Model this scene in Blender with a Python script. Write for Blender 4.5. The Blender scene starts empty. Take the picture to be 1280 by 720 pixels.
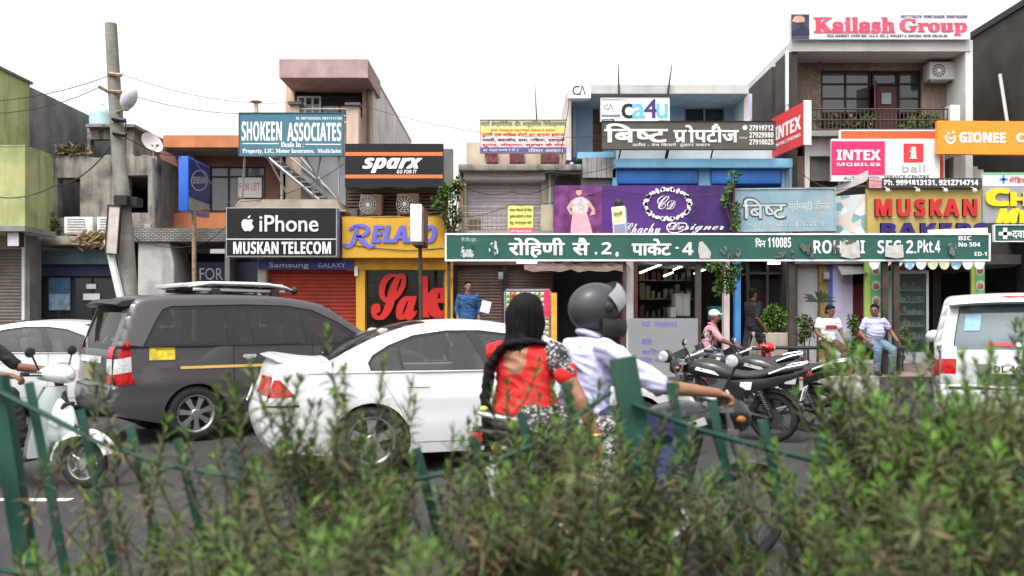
import bpy, bmesh, math, random
from mathutils import Vector, Matrix
from mathutils.geometry import tessellate_polygon
R = math.radians
scene = bpy.context.scene
COL = scene.collection
random.seed(7)

# ---------------------------------------------------------------- camera, sky, sun, exposure
F, HZ, HY = 1100.0, 1.45, 400.0          # focal length in 1280-wide pixels, eye height, horizon row
cd = bpy.data.cameras.new('camera'); cam = bpy.data.objects.new('camera', cd); COL.objects.link(cam)
cam.location = (0, 0, HZ); cam.rotation_euler = (R(90), 0, 0)
cd.sensor_width = 36; cd.lens = 36 * F / 1280; cd.shift_y = 40 / 1280
cd.clip_start = 0.05; cd.clip_end = 3000
cd.dof.use_dof = True; cd.dof.focus_distance = 13.0; cd.dof.aperture_fstop = 2.0
scene.camera = cam
w = bpy.data.worlds.new('World'); scene.world = w; w.use_nodes = True
nt = w.node_tree; nt.nodes.clear()
sky = nt.nodes.new('ShaderNodeTexSky'); sky.sky_type = 'NISHITA'; sky.sun_disc = False
SUN_EL, SUN_AZ = 62, 205
sky.sun_elevation = R(SUN_EL); sky.sun_rotation = R(SUN_AZ)
sky.air_density = 1.0; sky.dust_density = 6.0; sky.ozone_density = 1.0
hs = nt.nodes.new('ShaderNodeHueSaturation'); hs.inputs['Saturation'].default_value = 0.10
bg = nt.nodes.new('ShaderNodeBackground'); bg.inputs['Strength'].default_value = 0.15
wo = nt.nodes.new('ShaderNodeOutputWorld')
nt.links.new(sky.outputs[0], hs.inputs['Color']); nt.links.new(hs.outputs[0], bg.inputs['Color']); nt.links.new(bg.outputs[0], wo.inputs['Surface'])
sl = bpy.data.lights.new('sun', 'SUN'); sl.energy = 0.5; sl.angle = R(14); sl.color = (1, .97, .93)
so = bpy.data.objects.new('sun', sl); COL.objects.link(so)
so.rotation_euler = (R(90 - SUN_EL), 0, R(180 - SUN_AZ))
so.location = (0, -10, 30)
scene.view_settings.view_transform = 'Standard'; scene.view_settings.look = 'None'
scene.view_settings.exposure = 1.38; scene.view_settings.gamma = 1.0; scene.view_settings.use_curve_mapping = False
try:
    scene.cycles.max_bounces = 7; scene.cycles.transparent_max_bounces = 12; scene.cycles.use_denoising = True
    scene.cycles.caustics_reflective = False; scene.cycles.caustics_refractive = False
except Exception: pass

# ---------------------------------------------------------------- helpers
def X(px, Y): return (px - 640) / F * Y
def Z(py, Y): return HZ - (py - HY) / F * Y
def P(px, py, Y): return Vector((X(px, Y), Y, Z(py, Y)))
def S(r, g, b):
    f = lambda c: (c / 255 / 12.92 if c <= 10 else ((c / 255 + .055) / 1.055) ** 2.4)
    return (f(r), f(g), f(b))

def tag(o, label=None, cat=None, group=None, kind=None):
    if label: o['label'] = label
    if cat: o['category'] = cat
    if group: o['group'] = group
    if kind: o['kind'] = kind
    return o
def root(name, label, cat, loc=(0, 0, 0), rz=0, group=None):
    o = bpy.data.objects.new(name, None); COL.objects.link(o)
    o.empty_display_size = .1; o.location = loc; o.rotation_euler = (0, 0, rz)
    return tag(o, label, cat, group)
def root_matrix(o):
    m = Matrix()
    while o is not None:
        m = (Matrix.Translation(o.location) @ o.rotation_euler.to_matrix().to_4x4() @ Matrix.Diagonal((*o.scale, 1))) @ m
        o = o.parent
    return m
def copy_tree(o, parent=None):
    c = o.copy(); COL.objects.link(c)
    if parent is not None: c.parent = parent
    for ch in list(o.children): copy_tree(ch, c)
    return c

def link_mesh(name, me, parent, world=False):
    o = bpy.data.objects.new(name, me); COL.objects.link(o)
    if parent is not None:
        if world: me.transform(root_matrix(parent).inverted())
        o.parent = parent
    return o

class MB:
    def __init__(s): s.v = []; s.f = []; s.m = []; s.k = 0; s.cut = []
    def add(s, vs, fs):
        n = len(s.v); s.cut.append((n, len(s.f))); s.v += [tuple(v) for v in vs]
        for f in fs: s.f.append([i + n for i in f]); s.m.append(s.k)
        return s
    def box(s, a, b):
        x0, y0, z0 = a; x1, y1, z1 = b
        if x0 > x1: x0, x1 = x1, x0
        if y0 > y1: y0, y1 = y1, y0
        if z0 > z1: z0, z1 = z1, z0
        return s.add([(x0,y0,z0),(x1,y0,z0),(x1,y1,z0),(x0,y1,z0),(x0,y0,z1),(x1,y0,z1),(x1,y1,z1),(x0,y1,z1)],
                     [(0,3,2,1),(4,5,6,7),(0,1,5,4),(1,2,6,5),(2,3,7,6),(3,0,4,7)])
    def obox(s, c, size, m=None):
        m = m or Matrix(); c = Vector(c); h = [q / 2 for q in size]
        vs = [c + m.to_3x3() @ Vector((i*h[0], j*h[1], k*h[2])) for k in (-1,1) for j in (-1,1) for i in (-1,1)]
        return s.add(vs, [(0,2,3,1),(4,5,7,6),(0,1,5,4),(1,3,7,5),(3,2,6,7),(2,0,4,6)])
    def quad(s, *p): return s.add(p, [tuple(range(len(p)))])
    def prism(s, poly, d0, d1, fn=None):
        """polygon in (x,z) extruded along y from d0 (near) to d1"""
        fn = fn or (lambda x, z, y: (x, y, z))
        n = len(poly); area = sum(poly[i][0]*poly[(i+1)%n][1]-poly[(i+1)%n][0]*poly[i][1] for i in range(n))
        if area < 0: poly = poly[::-1]
        vs = [fn(x, z, d0) for x, z in poly] + [fn(x, z, d1) for x, z in poly]
        tris = tessellate_polygon([[Vector((x, z, 0)) for x, z in poly]])
        fs = []
        for t in tris:
            a, b, c = t; p, q, r = poly[a], poly[b], poly[c]
            if (q[0]-p[0])*(r[1]-p[1])-(q[1]-p[1])*(r[0]-p[0]) < 0: a, c = c, a
            fs.append((a, b, c)); fs.append((c+n, b+n, a+n))
        for i in range(n):
            j = (i+1) % n; fs.append((i, i+n, j+n, j))
        return s.add(vs, fs)
    def tube(s, pts, r, n=8, cap=True, flat=None):
        pts = [Vector(p) for p in pts]; k = len(pts)
        rs = r if isinstance(r, (list, tuple)) else [r]*k
        vs = []; up = Vector((0,0,1)); prev = None
        for i, p in enumerate(pts):
            d = (pts[min(i+1,k-1)] - pts[max(i-1,0)])
            d = d.normalized() if d.length > 1e-9 else Vector((0,0,1))
            if prev is None:
                a = d.cross(up)
                if a.length < .05: a = d.cross(Vector((0,1,0)))
            else: a = prev - d*prev.dot(d)
            a.normalize(); prev = a; b = d.cross(a)
            for j in range(n):
                t = 2*math.pi*j/n; q = (flat or 1)
                vs.append(p + a*rs[i]*math.cos(t) + b*rs[i]*q*math.sin(t))
        fs = []
        for i in range(k-1):
            for j in range(n):
                j2 = (j+1) % n
                fs.append((i*n+j, i*n+j2, (i+1)*n+j2, (i+1)*n+j))
        if cap: fs.append(tuple(range(n))[::-1]); fs.append(tuple((k-1)*n+j for j in range(n)))
        return s.add(vs, fs)
    def lathe(s, prof, c=(0,0,0), axis='z', n=24, closed=False, sc=(1,1,1)):
        """prof: (radius, height) list"""
        vs = []; c = Vector(c)
        for r, h in prof:
            for j in range(n):
                t = 2*math.pi*j/n; a, b = r*math.cos(t), r*math.sin(t)
                p = {'z': (a,b,h), 'y': (a,h,b), 'x': (h,a,b)}[axis]
                vs.append(c + Vector((p[0]*sc[0], p[1]*sc[1], p[2]*sc[2])))
        fs = []; k = len(prof)
        for i in range(k if closed else k-1):
            i2 = (i+1) % k
            for j in range(n):
                j2 = (j+1) % n
                f = (i*n+j, i*n+j2, i2*n+j2, i2*n+j)
                fs.append(f if axis != 'y' else f[::-1])
        return s.add(vs, fs)
    def ball(s, c, r, n=12, m=None, k=8):
        r = (r, r, r) if not isinstance(r, (tuple, list)) else r
        c = Vector(c); m = m.to_3x3() if m else Matrix.Identity(3)
        vs = [c + m @ Vector((0,0,-r[2]))]
        for i in range(1, k):
            ph = -math.pi/2 + math.pi*i/k
            for j in range(n):
                t = 2*math.pi*j/n
                vs.append(c + m @ Vector((r[0]*math.cos(ph)*math.cos(t), r[1]*math.cos(ph)*math.sin(t), r[2]*math.sin(ph))))
        vs.append(c + m @ Vector((0,0,r[2]))); L = len(vs)-1; fs = []
        for j in range(n):
            j2 = (j+1) % n
            fs.append((0, 1+j2, 1+j)); fs.append((L, L-n+j, L-n+j2))
            for i in range(k-2): fs.append((1+i*n+j, 1+i*n+j2, 1+(i+1)*n+j2, 1+(i+1)*n+j))
        return s.add(vs, fs)
    def shutter(s, x0, x1, z0, z1, y, pitch=.075, d=.018):
        n = max(3, int((z1-z0)/pitch)); h = (z1-z0)/n; vs = []; fs = []
        for i in range(n):
            z = z0 + i*h
            for dz, dy in ((0, .004), (.12, -d*.6), (.45, -d), (.8, -d*.6), (.95, .004)):
                vs += [(x0, y+dy, z+h*dz), (x1, y+dy, z+h*dz)]
        vs += [(x0, y+.004, z1), (x1, y+.004, z1)]
        for i in range(len(vs)//2-1): fs.append((2*i, 2*i+1, 2*i+3, 2*i+2))
        return s.add(vs, fs)
    def build_each(s, name, mat, parent, **k):
        ends = s.cut[1:] + [(len(s.v), len(s.f))]
        for (v0, f0), (v1, f1) in zip(s.cut, ends):
            q = MB(); q.add(s.v[v0:v1], [[i-v0 for i in f] for f in s.f[f0:f1]]); q.build(name, mat, parent, **k)
    def build(s, name, mat, parent=None, smooth=False, bevel=0, world=True, ang=38, seg=2):
        me = bpy.data.meshes.new(name); me.from_pydata(s.v, [], s.f); me.update()
        mats = mat if isinstance(mat, (list, tuple)) else [mat]
        for q in mats: me.materials.append(q)
        for p, k in zip(me.polygons, s.m): p.material_index = k
        if bevel:
            bm = bmesh.new(); bm.from_mesh(me)
            bmesh.ops.remove_doubles(bm, verts=bm.verts, dist=1e-5)
            ed = [e for e in bm.edges if len(e.link_faces) == 2 and e.calc_face_angle(0) > R(30)]
            bmesh.ops.bevel(bm, geom=ed, offset=bevel, segments=seg, affect='EDGES', profile=.5, clamp_overlap=True)
            bm.to_mesh(me); bm.free(); smooth = True
        if smooth:
            me.shade_smooth(); me.set_sharp_from_angle(angle=R(ang))
        return link_mesh(name, me, parent, world)

# ---------------------------------------------------------------- materials
MATS = {}
def M(name, col, rough=.6, var=.12, scale=3.0, metal=0, coat=0, bump=0, bscale=40, dirt=None, dirt_amt=.5, dscale=1.2, streak=0, spec=.22, alpha=None, sheen=0):
    if name in MATS: return MATS[name]
    m = bpy.data.materials.new(name); m.use_nodes = True; t = m.node_tree; L = t.links
    b = t.nodes['Principled BSDF']
    b.inputs['Roughness'].default_value = rough; b.inputs['Metallic'].default_value = metal
    b.inputs['Specular IOR Level'].default_value = spec
    if coat: b.inputs['Coat Weight'].default_value = coat; b.inputs['Coat Roughness'].default_value = .04
    if sheen: b.inputs['Sheen Weight'].default_value = sheen
    geo = t.nodes.new('ShaderNodeTexCoord'); out = None
    def noise(sc, det=4, vec=None):
        n = t.nodes.new('ShaderNodeTexNoise'); n.inputs['Scale'].default_value = sc; n.inputs['Detail'].default_value = det
        L.new(vec if vec else geo.outputs['Object'], n.inputs['Vector']); return n
    def mix(a, bb, fac):
        x = t.nodes.new('ShaderNodeMix'); x.data_type = 'RGBA'
        for sock, val in ((x.inputs[6], a), (x.inputs[7], bb)):
            if isinstance(val, tuple): sock.default_value = (*val, 1)
            else: L.new(val, sock)
        L.new(fac, x.inputs[0]); return x.outputs[2]
    def ramp(src, lo, hi, to=1.0):
        r = t.nodes.new('ShaderNodeMapRange'); r.inputs[1].default_value = lo; r.inputs[2].default_value = hi; r.inputs[4].default_value = to
        L.new(src, r.inputs[0]); return r.outputs[0]
    if var > 0:
        lo = tuple(c*(1-var) for c in col); hi = tuple(min(1, c*(1+var)) for c in col)
        out = mix(lo, hi, ramp(noise(scale).outputs[0], .3, .7))
    if dirt:
        a = out if out else col
        out = mix(a, dirt, ramp(noise(dscale, 8).outputs[0], .48, .72, dirt_amt))
    if streak:
        mp = t.nodes.new('ShaderNodeMapping'); mp.inputs['Scale'].default_value = (1, 1, .12); L.new(geo.outputs['Object'], mp.inputs[0])
        n = noise(5, 6, mp.outputs[0]); a = out if out else col
        out = mix(a, dirt or (.05, .045, .04), ramp(n.outputs[0], .5, .75, streak))
    if out: L.new(out, b.inputs['Base Color'])
    else: b.inputs['Base Color'].default_value = (*col, 1)
    if bump:
        n = noise(bscale, 6); bp = t.nodes.new('ShaderNodeBump'); bp.inputs['Strength'].default_value = bump; bp.inputs['Distance'].default_value = .02
        L.new(n.outputs[0], bp.inputs['Height']); L.new(bp.outputs[0], b.inputs['Normal'])
    MATS[name] = m; return m
def M_glass(name, tint=(.05,.055,.05), trans=.35, rough=.03):
    """tinted glazing: part see-through, part glossy"""
    if name in MATS: return MATS[name]
    m = bpy.data.materials.new(name); m.use_nodes = True; t = m.node_tree; L = t.links
    b = t.nodes['Principled BSDF']; b.inputs['Base Color'].default_value = (*tint, 1); b.inputs['Roughness'].default_value = rough
    b.inputs['Specular IOR Level'].default_value = .7
    tr = t.nodes.new('ShaderNodeBsdfTransparent'); tr.inputs[0].default_value = (.75,.8,.78,1)
    mx = t.nodes.new('ShaderNodeMixShader'); mx.inputs[0].default_value = trans
    L.new(b.outputs[0], mx.inputs[1]); L.new(tr.outputs[0], mx.inputs[2]); L.new(mx.outputs[0], t.nodes['Material Output'].inputs[0])
    MATS[name] = m; return m
def M_brick(name, c1, c2, mortar, scale=4, bw=.5, rh=.25, ms=.02, rough=.8, bump=.4, swap=True):
    if name in MATS: return MATS[name]
    m = bpy.data.materials.new(name); m.use_nodes = True; t = m.node_tree; L = t.links
    b = t.nodes['Principled BSDF']; b.inputs['Roughness'].default_value = rough
    tc = t.nodes.new('ShaderNodeTexCoord'); br = t.nodes.new('ShaderNodeTexBrick')
    if swap:
        sp = t.nodes.new('ShaderNodeSeparateXYZ'); cb = t.nodes.new('ShaderNodeCombineXYZ'); ad = t.nodes.new('ShaderNodeMath')
        L.new(tc.outputs['Object'], sp.inputs[0]); L.new(sp.outputs[0], ad.inputs[0]); L.new(sp.outputs[1], ad.inputs[1])
        L.new(ad.outputs[0], cb.inputs[0]); L.new(sp.outputs[2], cb.inputs[1]); L.new(cb.outputs[0], br.inputs['Vector'])
    else: L.new(tc.outputs['Object'], br.inputs['Vector'])
    br.inputs['Color1'].default_value = (*c1, 1); br.inputs['Color2'].default_value = (*c2, 1); br.inputs['Mortar'].default_value = (*mortar, 1)
    br.inputs['Scale'].default_value = scale; br.inputs['Brick Width'].default_value = bw; br.inputs['Row Height'].default_value = rh; br.inputs['Mortar Size'].default_value = ms
    n = t.nodes.new('ShaderNodeTexNoise'); n.inputs['Scale'].default_value = 1.7; n.inputs['Detail'].default_value = 8; L.new(tc.outputs['Object'], n.inputs[0])
    mr = t.nodes.new('ShaderNodeMapRange'); mr.inputs[1].default_value = .35; mr.inputs[2].default_value = .7; mr.inputs[3].default_value = .65; mr.inputs[4].default_value = 1.15; L.new(n.outputs[0], mr.inputs[0])
    mu = t.nodes.new('ShaderNodeMix'); mu.data_type = 'RGBA'; mu.blend_type = 'MULTIPLY'; mu.inputs[0].default_value = 1
    L.new(br.outputs[0], mu.inputs[6]); L.new(mr.outputs[0], mu.inputs[7]); L.new(mu.outputs[2], b.inputs['Base Color'])
    bp = t.nodes.new('ShaderNodeBump'); bp.inputs['Strength'].default_value = bump; bp.inputs['Distance'].default_value = .01; bp.invert = True
    L.new(br.outputs[1], bp.inputs['Height']); L.new(bp.outputs[0], b.inputs['Normal'])
    MATS[name] = m; return m
def M_emit(name, col, st):
    if name in MATS: return MATS[name]
    m = bpy.data.materials.new(name); m.use_nodes = True; b = m.node_tree.nodes['Principled BSDF']
    b.inputs['Emission Color'].default_value = (*col, 1); b.inputs['Emission Strength'].default_value = st
    MATS[name] = m; return m
def M_blobs(name, cols, scale=6, rough=.6):
    """voronoi cells in several colours (packets, print cloth, posters)"""
    if name in MATS: return MATS[name]
    m = bpy.data.materials.new(name); m.use_nodes = True; t = m.node_tree; L = t.links
    b = t.nodes['Principled BSDF']; b.inputs['Roughness'].default_value = rough
    tc = t.nodes.new('ShaderNodeTexCoord'); v = t.nodes.new('ShaderNodeTexVoronoi'); v.inputs['Scale'].default_value = scale; L.new(tc.outputs['Object'], v.inputs[0])
    sp = t.nodes.new('ShaderNodeSeparateColor'); L.new(v.outputs['Color'], sp.inputs[0])
    cr = t.nodes.new('ShaderNodeValToRGB'); cr.color_ramp.interpolation = 'CONSTANT'; L.new(sp.outputs[0], cr.inputs[0])
    e = cr.color_ramp.elements; e[0].position = 0; e[0].color = (*cols[0], 1); e[1].position = 1/len(cols); e[1].color = (*cols[1 % len(cols)], 1)
    for i, c in enumerate(cols[2:], 2):
        q = e.new(i/len(cols)); q.color = (*c, 1)
    L.new(cr.outputs[0], b.inputs['Base Color']); MATS[name] = m; return m

# ---------------------------------------------------------------- lettering
def style(s, st):
    tb = {'b': (0x1D5D4, 0x1D5EE, 0x1D7EC), 's': (0x1D400, 0x1D41A, 0x1D7CE), 'c': (0x1D4D0, 0x1D4EA, 0x1D7CE), 'i': (0x1D63C, 0x1D656, 0x1D7EC)}.get(st)
    if not tb: return s
    o = ''
    for ch in s:
        if 'A' <= ch <= 'Z': o += chr(tb[0] + ord(ch) - 65)
        elif 'a' <= ch <= 'z': o += chr(tb[1] + ord(ch) - 97)
        elif '0' <= ch <= '9': o += chr(tb[2] + ord(ch) - 48)
        else: o += ch
    return o
def glyph_mesh(body, fat=0, shear=0, ext=0, res=3, spacing=1.0):
    c = bpy.data.curves.new('lettering', 'FONT'); c.body = body; c.offset = fat; c.shear = shear; c.extrude = ext; c.resolution_u = res; c.space_character = spacing
    c.fill_mode = 'FRONT' if ext == 0 else 'BOTH'
    o = bpy.data.objects.new('lettering', c); 
    me = bpy.data.meshes.new_from_object(o)
    bpy.data.objects.remove(o); bpy.data.curves.remove(c); return me
DEV_SWAP = '\u093f'
def deva(s):
    """visual order for the short-i sign"""
    out = ''; 
    for ch in s:
        if ch == DEV_SWAP and out:
            out = out[:-1] + ch + out[-1]
        else: out += ch
    return out
def text_mesh(s, st='', fat=0, shear=0, ext=0, spacing=1.0, res=3):
    """Latin and plain Devanagari; '|' joins pieces, a piece ending in virama loses its right stem, a piece starting with ^ gets a reph, with / a ra stroke"""
    if '|' not in s and '^' not in s:
        return glyph_mesh(deva(style(s, st)), fat, shear, ext, res, spacing)
    bm = bmesh.new(); x = 0
    for pc in s.split('|'):
        half = pc.endswith('\u094d'); reph = pc.startswith('^'); ra = pc.startswith('/')
        me = glyph_mesh(deva(pc.strip('^/').rstrip('\u094d')), fat, 0, ext, res)
        b2 = bmesh.new(); b2.from_mesh(me); xs = [v.co.x for v in b2.verts]; a, b_ = min(xs), max(xs)
        if half:
            bmesh.ops.bisect_plane(b2, geom=b2.verts[:]+b2.edges[:]+b2.faces[:], plane_co=(a+(b_-a)*.66,0,0), plane_no=(1,0,0), clear_outer=True); b_ = a+(b_-a)*.66
        def strip(p):
            vs = [b2.verts.new((q[0], q[1], ext)) for q in p]; b2.faces.new(vs)
        if ra: m_ = a+(b_-a)*.62; strip([(m_-.02,.22),(m_-.24,.06),(m_-.20,.0),(m_+.02,.13)])
        if reph:
            m_ = a+(b_-a)*.5; r_ = [(m_+.12*math.cos(t), .86+.12*math.sin(t)) for t in [R(q) for q in range(-90, 100, 20)]]
            for p, q in zip(r_, r_[1:]): strip([(p[0]-.03,p[1]),(p[0]+.03,p[1]),(q[0]+.03,q[1]),(q[0]-.03,q[1])])
        bmesh.ops.translate(b2, verts=b2.verts, vec=(x-a, 0, 0)); x += b_-a + (-.01 if True else 0) + (.25 if pc.endswith(' ') else 0)
        tmp = bpy.data.meshes.new('t'); b2.to_mesh(tmp); b2.free(); bm.from_mesh(tmp); bpy.data.meshes.remove(tmp); bpy.data.meshes.remove(me)
    me = bpy.data.meshes.new('lettering'); bm.to_mesh(me); bm.free(); return me
def place_text(parent, s, x0, x1, z0, z1, y, mat, st='', fat=0, shear=0, ext=.004, name='lettering', spacing=1.0, res=3, slope=0, keep=False):
    """fits the words into the box x0..x1, z0..z1 of the parent's XZ plane, facing -y"""
    me = text_mesh(s, st, 0, shear, 0, spacing, res)
    xs = [v.co.x for v in me.vertices]; ys = [v.co.y for v in me.vertices]
    ax, bx, ay, by = min(xs), max(xs), min(ys), max(ys)
    sx, sz = (x1-x0)/max(bx-ax, 1e-6), (z1-z0)/max(by-ay, 1e-6)
    if keep: sx = min(sx, sz)
    for v in me.vertices:
        X_ = x0 + (v.co.x-ax)*sx; Z_ = z0 + (v.co.y-ay)*sz + slope*(X_-x0)
        v.co = (X_, y, Z_)
    if fat >= .008:                                   # heavier letters: shifted copies, each a hair further out
        d = fat*min(sx, sz); bm = bmesh.new()
        for i, (a, c) in enumerate(((d,d*.6),(-d,d*.6),(d,-d*.6),(-d,-d*.6))):
            t_ = me.copy()
            for v in t_.vertices: v.co = (v.co.x+a, v.co.y-.0006*i, v.co.z+c)
            bm.from_mesh(t_); bpy.data.meshes.remove(t_)
        bm.to_mesh(me); bm.free()
    if ext > 0:
        bm = bmesh.new(); bm.from_mesh(me)
        bmesh.ops.recalc_face_normals(bm, faces=bm.faces)
        for f in bm.faces:
            f.normal_update()
            if f.normal.y > 0: f.normal_flip()
        r_ = bmesh.ops.extrude_face_region(bm, geom=bm.faces[:])
        vs = [q for q in r_['geom'] if isinstance(q, bmesh.types.BMVert)]
        bmesh.ops.translate(bm, verts=vs, vec=(0, -ext, 0))
        bm.to_mesh(me); bm.free()
    me.materials.clear(); me.materials.append(mat)
    return link_mesh(name, me, parent)

class Sign:
    """board whose outline is given in photograph pixels at depth Y; parts are built in the board's own metres"""
    def __init__(s, name, label, cat, x0, x1, y0, y1, Y, th=.12, rz=0, group=None, ry=0):
        s.cx, s.cy, s.Y, s.th = (x0+x1)/2, (y0+y1)/2, Y, th
        s.o = root(name, label, cat, P(s.cx, s.cy, Y), rz, group); s.o.rotation_euler[1] = ry
        s.e = (s.lx(x0), s.lx(x1), s.lz(y1), s.lz(y0)); s.n = 0
    def lx(s, px): return (px-s.cx)/F*s.Y
    def lz(s, py): return (s.cy-py)/F*s.Y
    def board(s, mat, name='board', bevel=0):
        a, b, c, d = s.e; MB().box((a, -s.th/2, c), (b, s.th/2, d)).build(name, mat, s.o, world=False, bevel=bevel); return s
    def frame(s, mat, w=.03, out=.02, name='frame'):
        a, b, c, d = s.e; y0, y1 = -s.th/2-out, s.th/2-.01; m = MB()
        m.box((a-w, y0, d), (b+w, y1, d+w)); m.box((a-w, y0, c-w), (b+w, y1, c)); m.box((a-w, y0, c), (a, y1, d)); m.box((b, y0, c), (b+w, y1, d))
        m.build(name, mat, s.o, world=False); return s
    def lay(s): s.n += 1; return -s.th/2 - .003*s.n
    def rect(s, x0, x1, y0, y1, mat, name='panel', d=.003):
        y = -s.th/2 if s.n == 0 else s.lay()+.003
        if s.n == 0: s.n = 1
        MB().box((s.lx(x0), y-d, s.lz(y1)), (s.lx(x1), y+.002, s.lz(y0))).build(name, mat, s.o, world=False); return s
    def poly(s, pts, mat, name='emblem', d=.003):
        y = s.lay(); MB().prism([(s.lx(a), s.lz(b)) for a, b in pts], y-d, y+.001).build(name, mat, s.o, world=False); return s
    def polys(s, many, mat, name='emblem', d=.003):
        y = s.lay(); m = MB()
        for pts in many: m.prism([(s.lx(a), s.lz(b)) for a, b in pts], y-d, y+.001)
        m.build(name, mat, s.o, world=False); return s
    def text(s, t, x0, x1, y0, y1, mat, st='', fat=0, shear=0, ext=.004, y=None, **k):
        place_text(s.o, t, s.lx(x0), s.lx(x1), s.lz(y1), s.lz(y0), (-s.th/2-.003*s.n-.001) if y is None else y, mat, st, fat, shear, ext, **k); return s
def ring(cx, cy, rx, ry, w, n=28, a0=0, a1=360):
    """an annular strip as a list of quads, in pixels"""
    q = []
    for i in range(n):
        t0, t1 = R(a0+(a1-a0)*i/n), R(a0+(a1-a0)*(i+1)/n)
        q.append([(cx+rx*math.cos(t0), cy-ry*math.sin(t0)), (cx+rx*math.cos(t1), cy-ry*math.sin(t1)), (cx+(rx-w)*math.cos(t1), cy-(ry-w)*math.sin(t1)), (cx+(rx-w)*math.cos(t0), cy-(ry-w)*math.sin(t0))])
    return q
def ell(cx, cy, rx, ry, n=20, a=0):
    return [(cx+rx*math.cos(2*math.pi*i/n)*math.cos(R(a))-ry*math.sin(2*math.pi*i/n)*math.sin(R(a)), cy+rx*math.cos(2*math.pi*i/n)*math.sin(R(a))+ry*math.sin(2*math.pi*i/n)*math.cos(R(a))) for i in range(n)]
def stroke(pts, w, n=5):
    """a pen stroke through the pixel points (smoothed), w one width or one per point: list of quads"""
    p = [Vector(q) for q in pts]; out = []; cen = []; ws = w if isinstance(w, (list, tuple)) else [w]*len(p)
    for i in range(len(p)-1):
        a, b, c, d = p[max(i-1,0)], p[i], p[i+1], p[min(i+2,len(p)-1)]
        for k in range(n + (i == len(p)-2)):
            t = k/n; cen.append((.5*((2*b)+(-a+c)*t+(2*a-5*b+4*c-d)*t*t+(-a+3*b-3*c+d)*t**3), ws[i]+(ws[i+1]-ws[i])*t))
    L_, R_ = [], []
    for i, (c, ww) in enumerate(cen):
        d = cen[min(i+1,len(cen)-1)][0]-cen[max(i-1,0)][0]; d = d.normalized() if d.length > 1e-6 else Vector((1,0)); nn = Vector((-d.y, d.x))*ww/2
        L_.append(c+nn); R_.append(c-nn)
    return [[tuple(L_[i]), tuple(L_[i+1]), tuple(R_[i+1]), tuple(R_[i])] for i in range(len(cen)-1)]
# ================================================================= the setting: ground, road, kerb, pavement, planted strip
m_asph = M('asphalt', (.037,.036,.036), .88, .45, 38, bump=.8, bscale=90, dirt=(.062,.058,.054), dirt_amt=.8, dscale=.9)
m_soil = M('soil', (.075,.058,.042), .95, .35, 6, bump=.8, bscale=25, dirt=(.03,.035,.018), dscale=3)
MB().quad((-1500,-1500,-.03),(1500,-1500,-.03),(1500,1500,-.03),(-1500,1500,-.03)).build('ground', m_soil)['kind'] = 'structure'
MB().quad((-90,3.35,0),(90,3.35,0),(90,16.45,0),(-90,16.45,0)).build('road', m_asph)['kind'] = 'structure'
m_line = M('road_paint', (.55,.55,.53), .7, .3, 9, dirt=(.1,.1,.1), dirt_amt=.8, dscale=5)
MB().quad((-60,7.03,.004),(-3.55,7.03,.004),(-3.55,7.14,.004),(-60,7.14,.004)).build('road_marking', m_line)['kind'] = 'structure'
# planted strip between the carriageways, its kerb
m_conc = M('concrete', (.27,.26,.245), .85, .18, 2, bump=.3, dirt=(.09,.085,.075), dirt_amt=.6, streak=.3)
MB().box((-60,1.0,-.02),(60,3.2,.17)).build('median_soil', m_soil)['kind'] = 'structure'
MB().box((-60,3.2,-.02),(60,3.35,.22)).build('median_kerb', m_conc, bevel=.015)['kind'] = 'structure'
# far kerb, painted in white and black lengths
m_kw = M('kerb_white', (.44,.43,.40), .85, .3, 6, bump=.6, dirt=(.09,.08,.07), dirt_amt=.95, dscale=3.5, streak=.8)
m_kb = M('kerb_black', (.045,.043,.042), .8, .3, 4, bump=.3, dirt=(.2,.19,.17), dirt_amt=.5, dscale=3)
k = MB(); x = -40.3; i = 0
while x < 40:
    k.k = i % 2; k.box((x, 16.40, -.02), (x+1.145, 16.62, .385)); x += 1.15; i += 1
k.build('kerb', [m_kw, m_kb])['kind'] = 'structure'
m_tile = M_brick('paver_tile', (.27,.17,.13), (.22,.15,.125), (.2,.18,.16), 3.2, .5, .5, .025, .85, .3, swap=False)
MB().box((-60,16.62,-.02),(60,18.5,.375)).build('pavement', m_tile)['kind'] = 'structure'
m_plin = M('plinth_stone', (.24,.21,.185), .7, .2, 3, bump=.2, dirt=(.1,.085,.075), dirt_amt=.6)
MB().box((-60,18.5,-.02),(60,31,.54)).build('shop_plinth', m_plin)['kind'] = 'structure'

# ================================================================= the parade of shops
FY = 20.0
def bx(m, x0, x1, y0, y1, Y0, Y1):
    return m.box((X(x0,Y0), Y0, Z(y1,Y0)), (X(x1,Y0), Y1, Z(y0,Y0)))
def bz(m, x0, x1, z0, z1, Y0, Y1):
    return m.box((X(x0,Y0), Y0, z0), (X(x1,Y0), Y1, z1))
def wall(m, x0, x1, y0, y1, Y0, Y1, holes=()):
    xs = sorted({x0, x1, *[h[0] for h in holes], *[h[1] for h in holes]}); ys = sorted({y0, y1, *[h[2] for h in holes], *[h[3] for h in holes]})
    for a, b in zip(xs, xs[1:]):
        run = None
        for c, d in zip(ys, ys[1:]):
            hit = any(h[0] <= a and b <= h[1] and h[2] <= c and d <= h[3] for h in holes)
            if hit:
                if run: bx(m, a, b, run[0], run[1], Y0, Y1); run = None
            else: run = (run[0], d) if run else (c, d)
        if run: bx(m, a, b, run[0], run[1], Y0, Y1)
    return m
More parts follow.
